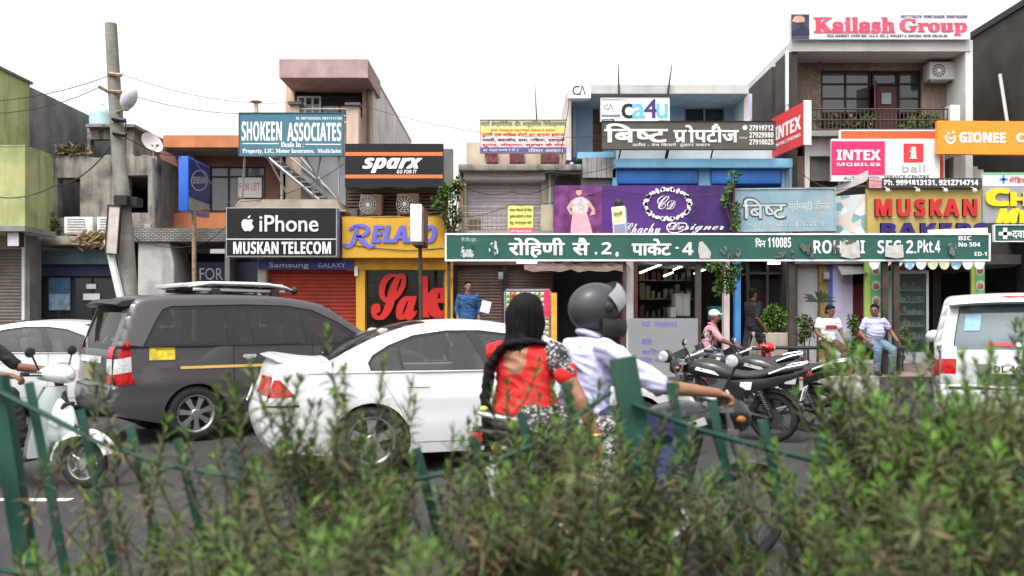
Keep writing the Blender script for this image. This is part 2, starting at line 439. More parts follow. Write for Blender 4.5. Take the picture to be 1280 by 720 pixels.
def window(parent, x0, x1, y0, y1, Y, mf, mg, nx=2, ny=1, w=1.6, name='window', rows=None):
    """a framed window as a part: frame with bars, its panes a sub-part"""
    f = MB(); bx(f, x0, x1, y0, y0+w, Y-.03, Y+.05); bx(f, x0, x1, y1-w, y1, Y-.03, Y+.05)
    for i in range(nx+1):
        a = x0 + (x1-x0-w)*i/nx; bx(f, a, a+w, y0+w, y1-w, Y-.03, Y+.05)
    for q in (rows or [y0+(y1-y0)*i/ny for i in range(1, ny)]): bx(f, x0+w, x1-w, q-w/2, q+w/2, Y-.024, Y+.044)
    o = f.build(name, mf, parent)
    p = MB(); bx(p, x0+w*.5, x1-w*.5, y0+w*.5, y1-w*.5, Y, Y+.012); p.build('pane', mg, o)
    return o
def base(x0, x1, Y): return ((X(x0,Y)+X(x1,Y))/2, Y, .54)

m_lime = M('lime_paint', (.36,.375,.17), .8, .12, 1.4, bump=.25, dirt=(.12,.13,.07), dirt_amt=.7, dscale=1.1, streak=.7)
m_gpl = M('grey_plaster', (.17,.165,.16), .9, .18, 2, bump=.4, dirt=(.07,.068,.065), dirt_amt=.7, streak=.5)
m_old = M('old_plaster', (.235,.215,.188), .92, .2, 2.5, bump=.6, bscale=22, dirt=(.035,.032,.028), dirt_amt=.95, dscale=1.9, streak=.9)
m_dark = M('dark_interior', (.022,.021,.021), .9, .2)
m_shut = M('old_shutter', (.20,.185,.165), .55, .15, 5, metal=.4, dirt=(.08,.065,.05), dirt_amt=.6)
m_steel = M('dull_steel', (.35,.35,.36), .45, .1, 5, metal=.7)
m_rust = M('rusty_pole', (.30,.21,.15), .75, .3, 9, metal=.2, dirt=(.12,.06,.03), dirt_amt=.7, dscale=6)
m_glassd = M_glass('window_glass', (.035,.038,.042), .12)
m_black = M('black_frame', (.02,.02,.021), .5, .1)
m_white = M('white_paint', (.60,.60,.58), .55, .06, 3, dirt=(.35,.33,.30), dirt_amt=.4)

# --- lime green corner building
b1 = root('green_building', 'lime green painted corner building with a bare grey plaster side wall', 'building', (-13.5, 20, .54))
q = MB(); q.box((-17,20.0,5.4),(-11.75,21.45,7.2)); q.box((-17,19.95,3.5),(-11.04,21.25,5.42)); q.build('wall', m_lime, b1)
MB().box((-17,21.45,3.3),(-11.72,26,7.12)).build('side_wall', m_gpl, b1)
q = MB(); q.box((-17,19.93,7.2),(-11.70,21.5,7.26)); q.build('coping', m_gpl, b1)
MB().box((-17,18.9,3.36),(X(31,18.9),20.2,3.47)).build('canopy', m_conc, b1)
q = MB(); bz(q, 29, 37, .54, 3.36, 19.9, 20.4); q.build_each('pier', m_gpl, b1)
q = MB().shutter(X(-60,20.2), X(29.5,20.2), .54, 3.15, 20.2); q.build('shutter', m_shut, b1)
q = MB(); q.box((-17,19.95,3.05),(X(29,19.95),20.15,3.36)); q.build('shutter_box', m_shut, b1)
q = MB(); bx(q, 27, 30.5, 295, 400, 19.85, 19.9); q.build('downpipe', m_white, b1)
s = Sign('shop_lamp_box', 'small white glowing lamp box under the lime building canopy', 'lamp box', 12, 27, 291, 308, 19.2, .18)
s.board(M('opal_plastic', (.75,.78,.80), .4)).frame(m_black, .012)

# --- weathered two storey house
b2 = root('weathered_house', 'mould stained plaster house with two empty window openings', 'building', base(68,196,21.2))
q = wall(MB(), 60, 196, 198, 296, 21.2, 21.5, [(71,100,222,272),(158,185,219,266)]); q.build('wall', m_old, b2)
q = MB(); q.box((X(195,21.2)-.25,21.5,2.9),(X(195,21.2),25,5.38)); q.box((X(195,21.2)-.25,21.2,.54),(X(195,21.2)-.02,25,2.9)); q.build_each('side_wall', m_gpl, b2)
q = MB(); q.box((X(60,21.2),21.5,5.0),(X(195,21.2)-.25,26,5.1)); q.build('roof', m_gpl, b2)
q = MB(); q.box((X(60,21.2),24,.54),(X(195,21.2)-.25,24.2,5.0)); q.build('inner_wall', m_dark, b2)
q = MB(); random.seed(3)
for i in range(14):
    a = 62+i*9.6; hh = random.uniform(1, 5); bx(q, a, a+9.55, 198-hh, 198, 21.22, 21.48)
q.build('broken_parapet', m_old, b2)
q = MB(); bx(q, 35, 96, 295, 306, 20.3, 21.2); bx(q, 96, 142, 297, 308, 20.32, 21.2); q.build_each('ledge', m_old, b2, bevel=.02)
q = MB()
for i in range(60):
    a, c = random.uniform(94,140), random.uniform(292,309); q.obox(P(a,c,20.25+random.uniform(-.1,.2)), (random.uniform(.1,.4),.05,random.uniform(.02,.05)), Matrix.Rotation(random.uniform(-.8,.8),4,'Y') @ Matrix.Rotation(random.uniform(-.5,.5),4,'Z'))
q.build('thatch', M('dry_thatch', (.22,.16,.09), .95, .4, 12), b2)
q = MB(); bx(q, 38, 146, 313, 330, 20.6, 20.9); q.build('fascia', M('teal_fascia', (.055,.10,.115), .6, .2, dirt=(.03,.04,.05), dirt_amt=.5, streak=.4), b2)
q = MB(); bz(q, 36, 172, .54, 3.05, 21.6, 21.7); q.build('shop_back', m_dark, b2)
q = MB(); bx(q, 50, 150, 330, 345, 20.8, 20.9); q.build('lintel', M('navy_panel', (.025,.03,.075), .5, .2), b2)
window(b2, 54, 146, 345, 452, 20.95, m_black, m_glassd, 3, 1, 2.5, name='shop_door')
q = MB(); n = 12
prof = [(172,296),(196,292),(212,303),(218,330),(219,452),(170,452)]
q.prism([(X(a,20.3), Z(b,20.3)) for a, b in prof], 20.3, 21.4); q.build('masonry_pier', M('pale_render', (.34,.335,.325), .9, .15, 2, bump=.5, bscale=18, dirt=(.12,.11,.10), dirt_amt=.6, streak=.5), b2, bevel=.05)
q = MB(); wall(q, 109, 166, 158, 200, 23.2, 23.4, [(113,140,174,200)]); bx(q, 107, 168, 155, 158.5, 23.0, 25.5); q.box((X(165,23.4)-.2,23.4,5.0),(X(165,23.4),25.5,Z(158,23.2))); q.box((X(109,23.4),25.5,5.0),(X(165,23.4),25.6,Z(158,23.2))); q.build('roof_room', m_old, b2)
def poster(name, label, x0, x1, y0, y1, Y, mats, group=None):
    s = Sign(name, label, 'poster', x0, x1, y0, y1, Y, .012, group=group); s.board(mats[0], 'sheet')
    for i, mm in enumerate(mats[1:]):
        h = (y1-y0)/len(mats); s.rect(x0+.6, x1-.6, y0+h*(i+1), y1-.6, mm, 'print')
    return s
poster('poster', 'blue picture poster on the dark glass of the weathered house shop', 61, 88, 347, 388, 20.9, [M('poster_blue', (.06,.13,.22), .5, .3), M('poster_pale', (.22,.32,.40), .5, .5, 5)])
poster('notice', 'small white paper notice, higher of two on dark shop glass', 108, 120, 355, 361, 20.9, [m_white])
poster('notice', 'wide white paper notice, lower of two on dark shop glass', 104, 125, 367, 375, 20.9, [m_white])

# --- brick house with the orange parapet
m_orange = M('orange_render', (.46,.17,.075), .8, .12, 2, bump=.2, dirt=(.22,.1,.06), dirt_amt=.5, streak=.4)
m_redbrick = M_brick('red_brick', (.20,.06,.04), (.16,.05,.035), (.12,.08,.07), 7, .5, .25, .03)
b3 = root('orange_brick_house', 'red brick house with flat orange parapet and wide dark windows', 'building', base(225,330,22.5))
q = MB(); bx(q, 204, 350, 169, 184, 21.6, 26); q.build('parapet', m_orange, b3)
q = MB(); bx(q, 204, 350, 184, 188, 21.75, 26); q.build('soffit', m_gpl, b3)
q = MB(); wall(q, 200, 352, 188, 268, 22.5, 22.7, [(262,332,208,265)]); q.build('wall', m_redbrick, b3)
q = MB(); bx(q, 200, 292, 266, 290, 22.3, 22.5); q.build('spandrel', m_orange, b3)
q = MB(); bx(q, 200, 352, 206, 280, 24.5, 24.6); q.build('inner_wall', M('grey_inner', (.25,.25,.25), .8), b3)
window(b3, 262, 332, 208, 265, 22.6, m_black, M_glass('lit_glass', (.25,.26,.27), .55), 3, 1, 2.2, rows=[221])
q = MB(); bx(q, 160, 287, 285, 302, 20.2, 22.3); q.build_each('ledge', M_brick('white_brick', (.36,.33,.30), (.22,.20,.18), (.08,.075,.07), 4, .5, .16, .05), b3)
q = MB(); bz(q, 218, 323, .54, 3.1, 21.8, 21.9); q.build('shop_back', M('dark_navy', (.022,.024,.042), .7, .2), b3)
q = MB(); bx(q, 281, 287, 302, 452, 20.3, 20.8); q.build_each('pier', m_gpl, b3)
s = Sign('rent_board', 'navy board with the words FOR RENT beneath a white brick ledge', 'notice board', 246, 322, 328, 385, 20.9, .05)
s.board(M('navy_board', (.028,.03,.055), .6)).text('FOR', 250, 279, 335, 350, M('chalk_grey', (.38,.38,.40), .7)).text('RENT', 250, 283, 352, 366, M('chalk_grey', (1,1,1)))
s = Sign('window_notice', 'white FOR LET paper behind a brick house window', 'notice', 298, 327, 222, 247, 22.55, .012)
s.board(m_white, 'sheet').text('FOR LET', 299.5, 325, 229, 238, M('faded_red', (.5,.12,.12), .6))

# --- peach house set back above, stair house below
m_peach = M('peach_render', (.56,.42,.33), .8, .08, 2, dirt=(.28,.2,.16), dirt_amt=.5, streak=.45)
m_pink = M('pink_slab', (.36,.25,.24), .8, .15, 2.5, dirt=(.22,.14,.13), dirt_amt=.6, dscale=3, streak=.3)
m_wside = M('whitewash', (.60,.58,.56), .85, .1, 1.5, dirt=(.36,.25,.23), dirt_amt=.6, dscale=.6, streak=.5)
b4 = root('peach_house', 'tall narrow peach house with overhanging pink roof slab', 'building', base(350,468,22.2))
q = MB(); bx(q, 349, 460, 74, 97, 21.0, 23); q.box((X(357,22.2),23,7.5),(X(466,22.2)-.01,30.8,7.75)); q.build('roof_slab', m_pink, b4)
q = MB()
for a in (377, 410, 442): q.lathe([(0,0),(.09,0),(.09,.03),(0,.03)], P(a, 101, 21.6)+Vector((0,0,.0)), 'z', 14)
q.build_each('soffit_lamp', m_black, b4)
q = MB(); wall(q, 357, 466, 100, 275, 22.2, 22.5, [(368,453,103,147)]); q.build('wall', m_peach, b4)
q = MB(); q.box((X(466,22.2)-.3,22.5,.54),(X(466,22.2),30.8,7.6)); q.box((X(466,22.2)+.001,26,3),(X(466,22.2)+.06,26.5,7.5)); q.build_each('side_wall', m_wside, b4)
q = MB(); q.box((X(357,22.2),22.5,3),(X(357,22.2)+.3,30.8,7.6)); q.box((X(357,22.2)+.3,25,3),(X(466,22.2)-.3,25.1,7.6)); q.build('inner_wall', m_gpl, b4)
window(b4, 368, 453, 103, 147, 22.4, m_black, m_glassd, 3, 1, 2.2, rows=[119])
window(b4, 371, 401, 120, 148, 22.3, m_white, m_glassd, 3, 1, 2.4, name='window')
q = MB(); bx(q, 433, 448, 131, 190, 21.4, 21.7); bx(q, 362, 374, 130, 150, 21.42, 21.7); q.build_each('balcony_post', m_peach, b4)
q = MB(); bx(q, 431, 450, 128, 131, 21.3, 21.8); bx(q, 360, 376, 126.5, 130, 21.32, 21.8); q.build_each('post_cap', m_gpl, b4)
q = MB()
for c in (136, 145, 153): q.tube([P(374,c,21.5), P(434,c,21.5)], .022)
q.build_each('balcony_rail', m_white, b4)
q = MB(); bx(q, 376, 462, 190, 262, 21.9, 22.2); q.build('stair_wall', M('bluegrey_render', (.24,.245,.265), .8, .12, dirt=(.13,.13,.14), streak=.4), b4)
q = MB(); bx(q, 330, 376, 188, 262, 22.7, 22.8); q.build('stair_back', m_dark, b4)
q = MB()
for j in range(9):
    a = 334+j*7.6; c = 195+j*6.3; bx(q, a, a+11, c, c+1.4, 21.2, 21.85)
for dy in (21.2, 21.85): q.tube([P(330,193,dy), P(402,253,dy)], .045, 6); q.tube([P(334,173,dy), P(410,236,dy)], .02, 6)
for j in range(6): q.tube([P(338+j*13,198+j*10.8,21.2), P(338+j*13,177+j*10.8,21.2)], .012, 5)
q.tube([P(372,193,21.3), P(420,248,21.3)], .035, 6)
q.build('metal_stair', m_steel, b4)
q = MB(); q.box((X(288,19.5),19.5,Z(262,19.5)-.04),(X(432,19.5),22.2,Z(262,19.5))); q.prism([(X(288,19.5),Z(262,19.5)),(X(300,19.5),Z(249,19.5)),(X(420,19.5),Z(249,19.5)),(X(426,19.5),Z(262,19.5))], 19.52, 20.6); q.build('canopy_slab', M('tan_concrete', (.30,.25,.20), .9, .2, bump=.4, dirt=(.13,.11,.09), dirt_amt=.6), b4)
q = MB(); bx(q, 322, 333, 325, 452, 20.0, 20.4); q.build_each('pier', M('cream_pier', (.40,.37,.30), .8, .1, streak=.4), b4)
q = MB().shutter(X(333,20.2), X(446,20.2), .54, Z(336,20.2), 20.2, .085); q.build('shutter', M('red_shutter', (.30,.035,.02), .5, .15, 4, dirt=(.16,.03,.02), dirt_amt=.5, streak=.3), b4)
q = MB(); bx(q, 322, 446, 322, 336.5, 20.05, 20.3); q.build('shutter_box', m_gpl, b4)
q = MB(); bx(q, 432, 446, 262, 322, 20.1, 20.4); q.build('wall_strip', m_gpl, b4)

# --- footwear shop
m_yel = M('yellow_panel', (.52,.29,.03), .45, .08, 2, dirt=(.35,.2,.03), dirt_amt=.35, streak=.25)
m_yeld = M('mustard_panel', (.50,.27,.03), .55, .15, 3, dirt=(.24,.12,.03), dirt_amt=.6, streak=.5)
b5 = root('footwear_shop', 'yellow fronted shoe shop with a large glass display window', 'shop', base(430,566,20.2))
q = MB(); bx(q, 432, 560, 236, 275, 20.7, 20.8); q.build('wall', M('brown_recess', (.10,.065,.055), .8, .3, 5), b5)
q = MB()
for j in range(8): bx(q, 434, 556, 239+j*4.2, 241.3+j*4.2, 20.6, 20.68)
q.build('louvre', M('wood_louvre', (.22,.15,.125), .7, .2, 6), b5)
q = MB(); bx(q, 430, 566, 322, 337, 19.85, 20.3); q.build('fascia', m_yeld, b5)
q = MB(); bx(q, 445, 456, 337, 452, 19.9, 20.3); q.build('pillar', m_yel, b5)
q = MB(); bx(q, 556, 566, 337, 452, 19.9, 20.3); q.build('pillar', m_yel, b5)
q = MB(); bx(q, 443, 447, 333, 345, 19.8, 19.9); q.build('junction_box', m_white, b5)
q = MB(); bx(q, 445, 566, 337, 455, 23.2, 23.3); bx(q, 445, 566, 334, 338, 20.3, 23.2); q.build('interior', M('shop_interior', (.10,.075,.05), .8, .3), b5)
q = MB(); random.seed(5)
for j in range(4):
    bx(q, 458, 553, 352+j*26, 354+j*26, 21.6, 22.3)
    for i in range(11):
        a = 461+i*8.3; hh = random.uniform(6, 14); bx(q, a, a+6, 352+j*26-hh, 352+j*26, 21.7, 22.2)
q.build('shoe_shelf', M_blobs('shoe_boxes', [(.16,.07,.03),(.03,.03,.035),(.25,.2,.15),(.12,.14,.05),(.3,.05,.04)], 3.2), b5)
window(b5, 456, 556, 337, 452, 20.15, m_yeld, M_glass('shop_glass', (.04,.04,.035), .55), 1, 1, 1.6, name='shop_window')
q = MB(); bx(q, 432, 566, 186, 236, 20.3, 20.5); q.build('upper_wall', m_gpl, b5)

# --- narrow shop with lilac shutter
m_beige = M('beige_frame', (.47,.40,.29), .8, .12, 3, dirt=(.22,.18,.13), dirt_amt=.6, streak=.5)
b6 = root('shutter_shop', 'two storey shop with closed lilac roller shutter above', 'shop', base(575,700,20.6))
q = MB(); bx(q, 573, 727, 205, 213, 19.9, 22); q.build('roof_slab', m_old, b6, bevel=.015)
q = MB(); bx(q, 573, 583, 213, 292, 20.5, 20.8); bx(q, 677, 692, 213, 292, 20.5, 20.8); q.build_each('wall', m_beige, b6)
q = MB().shutter(X(583,20.7), X(677,20.7), Z(292,20.7), Z(222,20.7), 20.7, .08); q.build('shutter', M('lilac_shutter', (.54,.47,.50), .5, .06, 4, dirt=(.34,.29,.30), dirt_amt=.4, streak=.3), b6)
q = MB(); bx(q, 579, 682, 214, 225, 20.2, 20.6); q.build('shutter_box', M('lilac_box', (.62,.57,.58), .5, .06, dirt=(.35,.3,.3), dirt_amt=.4), b6, bevel=.04)
q = MB(); bx(q, 583, 708, 178, 205, 21.6, 21.8); q.build('parapet', m_beige, b6)
q = MB()
for a, b_ in ((606,622),(637,655),(676,698)): bx(q, a, b_, 190, 203, 21.5, 21.6)
q.build_each('parapet_panel', M('maroon_panel', (.16,.05,.06), .7, .4, 9), b6)
q = MB(); bx(q, 690, 772, 213, 292, 21.6, 21.7); bx(q, 692, 730, 205, 232, 20.8, 21.6); q.build_each('recess', m_gpl, b6)
q = MB()
for j in range(7): bx(q, 728+j*6, 728+j*6+5.7, 197-j*.1, 222, 20.0+.02*(j % 2), 20.1)
bx(q, 727, 770, 222, 232, 20.2, 21); q.build('tin_awning', M('tin_sheet', (.24,.23,.22), .6, .25, 4, metal=.3, dirt=(.14,.10,.08)), b6)
q = MB(); bx(q, 566, 695, 288, 296, 19.6, 20.7); q.build('floor_slab', m_conc, b6)
q = MB()
for j in range(19): q.tube([P(586+j*5.8,258,19.75), P(586+j*5.8,290,19.75)], .009, 5)
for c in (258, 266, 274, 282): q.tube([P(578,c,19.75), P(692,c,19.75)], .011, 5)
q.build('balcony_grille', M('grille_metal', (.28,.25,.23), .6, .2, 8, metal=.4), b6)
q = MB(); bx(q, 676, 691, 256, 290, 19.7, 19.95); q.build('balcony_pier', m_beige, b6)
q = MB(); bx(q, 586, 601, 272, 289, 20.0, 20.1); q.build('vent_panel', M('brown_vent', (.14,.09,.07), .7), b6)
for a, b_ in ((570,630),(633,690)):
    q = MB().shutter(X(a,20.3), X(b_,20.3), .54, Z(330,20.3), 20.3, .07); q.build('shutter', M('brown_shutter', (.115,.075,.06), .55, .15, 4, dirt=(.07,.05,.04), dirt_amt=.5), b6)
q = MB(); bx(q, 628, 634, 325, 452, 20.1, 20.5); bx(q, 566, 571, 325, 452, 20.1, 20.5); q.build_each('pier', m_dark, b6)
q = MB(); bx(q, 566, 694, 296, 331, 20.05, 20.6); q.build('shutter_box', M('brown_box', (.13,.085,.06), .7, .3, 3, dirt=(.06,.045,.04)), b6)
q = MB(); vs = []                                                         # torn awning cloth
for i in range(13):
    for j in range(4): vs.append((X(655+i*11,19.7)+.02*math.sin(i*3), 20.0-j*.32, Z(325,19.7)-.08*j-.07*abs(math.sin(i*1.3+j))))
q.add(vs, [(i*4+j, (i+1)*4+j, (i+1)*4+j+1, i*4+j+1) for i in range(12) for j in range(3)]); q.build('cloth_awning', M('brown_cloth', (.12,.085,.075), .95, .4, 5), b6, smooth=True)

# --- light blue building
m_lb = M('light_blue', (.20,.42,.60), .8, .08, 2, dirt=(.14,.26,.36), dirt_amt=.5, streak=.35)
m_lbw = M('pale_blue_wall', (.42,.52,.66), .85, .08, 2, dirt=(.28,.36,.46), dirt_amt=.5, streak=.45)
m_db = M('deep_blue', (.035,.14,.42), .45, .1, 3, dirt=(.03,.07,.2), dirt_amt=.4, streak=.3)
b7 = root('blue_building', 'light blue two storey building with grey concrete parapet', 'building', base(708,990,20.6))
q = MB(); bx(q, 712, 936, 106, 117, 20.2, 23); q.build('parapet', M('pale_concrete', (.45,.44,.42), .9, .1, 3, dirt=(.28,.27,.26), dirt_amt=.6, streak=.5), b7)
q = MB(); wall(q, 714, 940, 117, 200, 21.6, 21.9, [(855,906,134,160),(741,753,134,190)]); q.build('wall', m_lbw, b7)
q = MB(); bx(q, 708, 714, 117, 200, 20.4, 22.5); bx(q, 930, 937, 117, 152, 20.5, 21.6); q.build_each('end_wall', m_wside, b7)
window(b7, 855, 906, 134, 160, 21.7, m_beige, m_glassd, 2, 1, 2)
q = MB().shutter(X(740,21.7), X(754,21.7), Z(192,21.7), Z(134,21.7), 21.7, .1); q.build('window_shutter', M('brown_wood', (.20,.10,.06), .7, .2, 6), b7)
q = MB(); bx(q, 770, 968, 186, 200, 20.9, 21.1); q.build_each('terrace_wall', m_white, b7)
q = MB(); bx(q, 768, 991, 198, 209.5, 19.75, 22.0); q.build('floor_slab', m_lb, b7, bevel=.015)
q = MB(); bx(q, 722, 768, 190, 198, 20.3, 22.0); q.build('side_slab', m_lb, b7)
q = MB()
for a, b_ in ((766,772),(873,889),(977,990)): bx(q, a, b_, 209.5, 295, 20.0, 20.4)
q.build_each('pier', m_lb, b7)
for a, b_ in ((772,873),(889,977)):
    q = MB(); bx(q, a, b_, 210, 230, 19.9, 20.4); q.build('shutter_box', m_db, b7, bevel=.05)
    q = MB().shutter(X(a,20.25), X(b_,20.25), Z(296,20.25), Z(230,20.25), 20.25, .08); q.build('shutter', m_db, b7)
q = MB(); bx(q, 690, 992, 292, 326, 20.2, 24.6); q.build('ceiling_slab', m_gpl, b7)
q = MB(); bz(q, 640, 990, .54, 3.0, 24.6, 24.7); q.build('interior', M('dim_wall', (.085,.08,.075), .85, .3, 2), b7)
q = MB(); bx(q, 780, 792, 326, 452, 19.8, 20.1); q.build('column', m_white, b7)
q = MB(); bx(q, 793, 797, 326, 452, 19.75, 20.1); bx(q, 776, 779.5, 326, 452, 19.75, 20.1); q.build_each('door_post', M('maroon_post', (.10,.035,.03), .6, .2), b7)
q = MB(); bx(q, 905, 912, 326, 452, 19.8, 20.0); q.build('column', M('pinkish_column', (.50,.44,.42), .7, .1, streak=.3), b7)
q = MB(); bx(q, 919, 926, 326, 452, 19.75, 19.95); q.build('column', M('blue_column', (.05,.20,.45), .6, .15), b7)
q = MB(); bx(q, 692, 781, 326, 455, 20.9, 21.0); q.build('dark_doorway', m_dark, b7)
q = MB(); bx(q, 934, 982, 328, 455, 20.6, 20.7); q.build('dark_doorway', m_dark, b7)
q = MB()
for a in (934, 958, 980): bx(q, a, a+3, 326, 455, 20.4, 20.55)
bx(q, 934, 983, 340, 343, 20.38, 20.55); q.build('door_frame', M('dark_wood', (.05,.035,.03), .5, .2), b7)
m_tube = M_emit('tube_light', (1, .97, .9), 2.2)
tl = [(800,341,30,20.4),(818,334,40,21.4),(830,345,20,22.2),(842,337,30,21.8),(868,342,26,22.8)]
for i, (a, c, w_, Y) in enumerate(tl):
    q = MB(); q.tube([P(a,c,Y), P(a+w_*.55,c-w_*.22,Y+1.0)], .022, 6); o = q.build('tube_lamp', m_tube)
    tag(o, 'lit white tube lamp on the ceiling of the shop beside the white column', 'lamp', 'tube lamps in the shop')
q = MB(); q.tube([P(960,329,20.3), P(975,329,20.3)], .03, 6); tag(q.build('tube_lamp', m_tube), 'single lit tube lamp over the dark doorway near the planter', 'lamp')
q = MB(); q.tube([P(646,327.5,19.7), P(671,327.5,19.7)], .03, 6); tag(q.build('tube_lamp', m_tube), 'lit tube lamp under the long sign by the brown shutters', 'lamp')
# things seen inside the shop
q = MB(); random.seed(11)
for j in range(4):
    bz(q, 798, 866, 1.0+j*.5, 1.03+j*.5, 23.6, 24.2)
    for i in range(9):
        a = 800+i*7.3; bz(q, a, a+random.uniform(3,6), 1.035+j*.5, 1.03+j*.5+random.uniform(.15,.42), 23.7, 24.1)
tag(q.build('display_rack', M_blobs('rack_goods', [(.2,.2,.19),(.05,.06,.06),(.3,.28,.25),(.12,.15,.1),(.35,.3,.1),(.2,.05,.05)], 2.3)), 'rack of mixed goods deep inside the tube lit shop', 'rack')
def cabinet(label, x0, x1, y0, y1, Y, mat, d=.5):
    o = root('cabinet', label, 'cabinet', P((x0+x1)/2, y1, Y)); m = MB(); bx(m, x0, x1, y0, y1, Y, Y+d); m.build('body', mat, o, bevel=.02)
    m = MB(); bx(m, x0+1, (x0+x1)/2-.3, y0+1.5, y1-1.5, Y-.02, Y); bx(m, (x0+x1)/2+.3, x1-1, y0+1.5, y1-1.5, Y-.02, Y); m.build('door', mat, o, bevel=.006)
    m = MB(); bx(m, x0-.4, x1+.4, y0-1, y0, Y-.03, Y+d); m.build('top', mat, o)
cabinet('tall off white cabinet inside the tube lit shop', 844, 863, 368, 395, 21.4, m_white)
cabinet('low white cabinet beside the tall one in the tube lit shop', 838, 845, 385, 397, 21.2, m_white)
cabinet('turquoise cabinet behind the pinkish column', 890, 904, 384, 400, 20.9, M('turquoise', (.05,.36,.36), .6))

# --- stone clad building
m_clad = M_brick('stone_cladding', (.33,.23,.18), (.22,.15,.115), (.16,.12,.10), 6, .35, .3, .02, .75, .6)
m_dbrick = M_brick('dark_brick', (.055,.042,.037), (.038,.03,.027), (.03,.026,.024), 7, .5, .25, .03)
b8 = root('stone_clad_building', 'three storey building clad in brown stone with white roof slab', 'building', base(984,1216,20))
q = MB(); bx(q, 990, 1213, 50, 64, 20.0, 24); bx(q, 990, 1213, 20, 50, 20.1, 20.3); q.build('roof_slab', M('white_slab', (.52,.51,.50), .8, .06, 3, dirt=(.38,.37,.36), dirt_amt=.5, streak=.5), b8)
q = MB(); wall(q, 984, 1207, 64, 232, 20.9, 21.2, [(1026,1152,88,166)]); q.build('wall', m_clad, b8)
x8 = X(984,20)
q = MB(); q.box((x8,20.05,.54),(x8+.25,20.9,7.55)); q.box((x8,21.2,.54),(x8+.25,26,7.55)); q.build_each('side_wall', m_dbrick, b8)
q = MB(); bx(q, 1207, 1216, 50, 232, 20.02, 21.5); bx(q, 982.5, 986, 63, 170, 19.97, 20.04); q.build_each('jamb', m_white, b8)
q = MB(); q.box((X(1216,20.02)-.2,21.5,.54),(X(1216,20.02),26,7.5)); q.build_each('end_wall', m_dbrick, b8)
q = MB(); bx(q, 1020, 1160, 80, 170, 23.3, 23.4); q.build('inner_wall', m_dark, b8)
window(b8, 1026, 1088, 88, 142, 21.0, m_black, M_glass('upper_glass', (.09,.09,.085), .1), 2, 1, 2.2, rows=[105,123])
window(b8, 1123, 1152, 88, 142, 21.0, m_black, m_glassd, 1, 1, 2.2, rows=[105,123])
window(b8, 1090, 1122, 88, 106, 21.0, m_black, m_glassd, 1, 1, 2.2)
q = MB(); bx(q, 1097, 1122, 107, 166, 21.02, 21.1); d_ = q.build('door', M('maroon_door', (.09,.03,.03), .5, .15), b8)
q = MB(); bx(q, 1102, 1114, 116, 130, 20.98, 21.02); q.build('door_glass', M('pale_pane', (.25,.3,.32), .2), d_)
q = MB(); q.prism([(0,0),(.62,0),(.62,1.15),(0,1.15)], 0, .05, lambda x,z,y: (X(1096,21)-x*.45+y*.5, 21.0-x*.85, Z(166,21)+z)); q.build('door_leaf', M('maroon_door', (1,1,1)), b8)
q = MB(); bx(q, 1000, 1200, 163, 170, 19.9, 20.9); q.build('balcony_slab', m_conc, b8)
q = MB()
for j in range(36): q.tube([P(1016+j*4.95,137,19.95), P(1016+j*4.95,164,19.95)], .012, 5)
for c in (136.5, 150, 162): q.tube([P(1015,c,19.95), P(1190,c,19.95)], .02, 5)
q.build('balcony_railing', M('brown_iron', (.06,.04,.035), .6, .2), b8)
q = MB(); bx(q, 1188, 1200, 131, 166, 19.85, 20.1); q.build_each('balcony_post', m_white, b8)
q = MB(); bx(q, 1006, 1050, 170, 195, 20.2, 20.4); bx(q, 1006, 1012, 195, 235, 20.2, 20.4); q.build_each('white_wall', m_white, b8)
q = MB(); bx(q, 1012, 1050, 196, 226, 20.35, 20.5); q.build('upper_shutter', m_shut, b8)
q = MB(); bx(q, 984, 1005, 195, 236, 20.25, 20.5); q.build('brick_strip', M_brick('brown_brick', (.22,.14,.09), (.16,.10,.07), (.1,.08,.07), 6), b8)
q = MB(); bx(q, 985, 1300, 226, 330, 20.6, 20.8); q.build('middle_wall', m_gpl, b8)
q = MB()                                                                   # concrete stair rising to the upper floor
for j in range(8):
    a = 1192+j*7.5; c = 196+j*4.0; bx(q, a, a+7.6, c, 232, 20.25, 20.9)
q.build('stair_flight', M('stair_concrete', (.33,.32,.30), .85, .12, bump=.2, dirt=(.18,.17,.16)), b8)
q = MB(); bx(q, 985, 1300, 318, 330, 20.0, 24.5); q.build('floor_slab', m_gpl, b8)
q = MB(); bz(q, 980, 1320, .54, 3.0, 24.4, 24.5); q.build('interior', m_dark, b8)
q = MB(); bx(q, 997, 1024, 326, 452, 20.3, 20.6); q.build('wall_panel', M('cool_grey', (.33,.335,.345), .8, .1, streak=.2), b8)
q = MB(); bx(q, 1024, 1036, 326, 452, 20.2, 20.5); q.build('wall_panel', M('ochre_strip', (.20,.14,.05), .8, .4, 6), b8)
q = MB(); bx(q, 1036, 1041, 326, 452, 20.18, 20.5); q.build('wall_panel', M('royal_strip', (.05,.08,.35), .6), b8)
q = MB(); bx(q, 1041, 1066, 326, 452, 20.2, 20.5); q.build('wall_panel', M('lilac_wall', (.40,.37,.50), .75, .08, streak=.2), b8)
q = MB(); bx(q, 1066, 1083, 355, 452, 20.4, 20.6); q.build('wall_panel', M('maroon_wall', (.17,.035,.04), .7, .25), b8)
q = MB(); vs = []
for i in range(7):
    for j in range(3): vs.append((X(1050+i*5.5,19.9), 20.3-j*.25-.03*(i % 2), Z(326+j*6+i*.3+6*(j==2)*(1-i/9),19.9)))
q.add(vs, [(i*3+j, (i+1)*3+j, (i+1)*3+j+1, i*3+j+1) for i in range(6) for j in range(2)]); q.build('tarpaulin', M('grey_tarp', (.20,.19,.18), .8, .25, 4), b8, smooth=True)
m_grn = M('green_panel', (.16,.42,.20), .5, .1); m_lime2 = M('yellow_green', (.42,.52,.10), .5, .1)
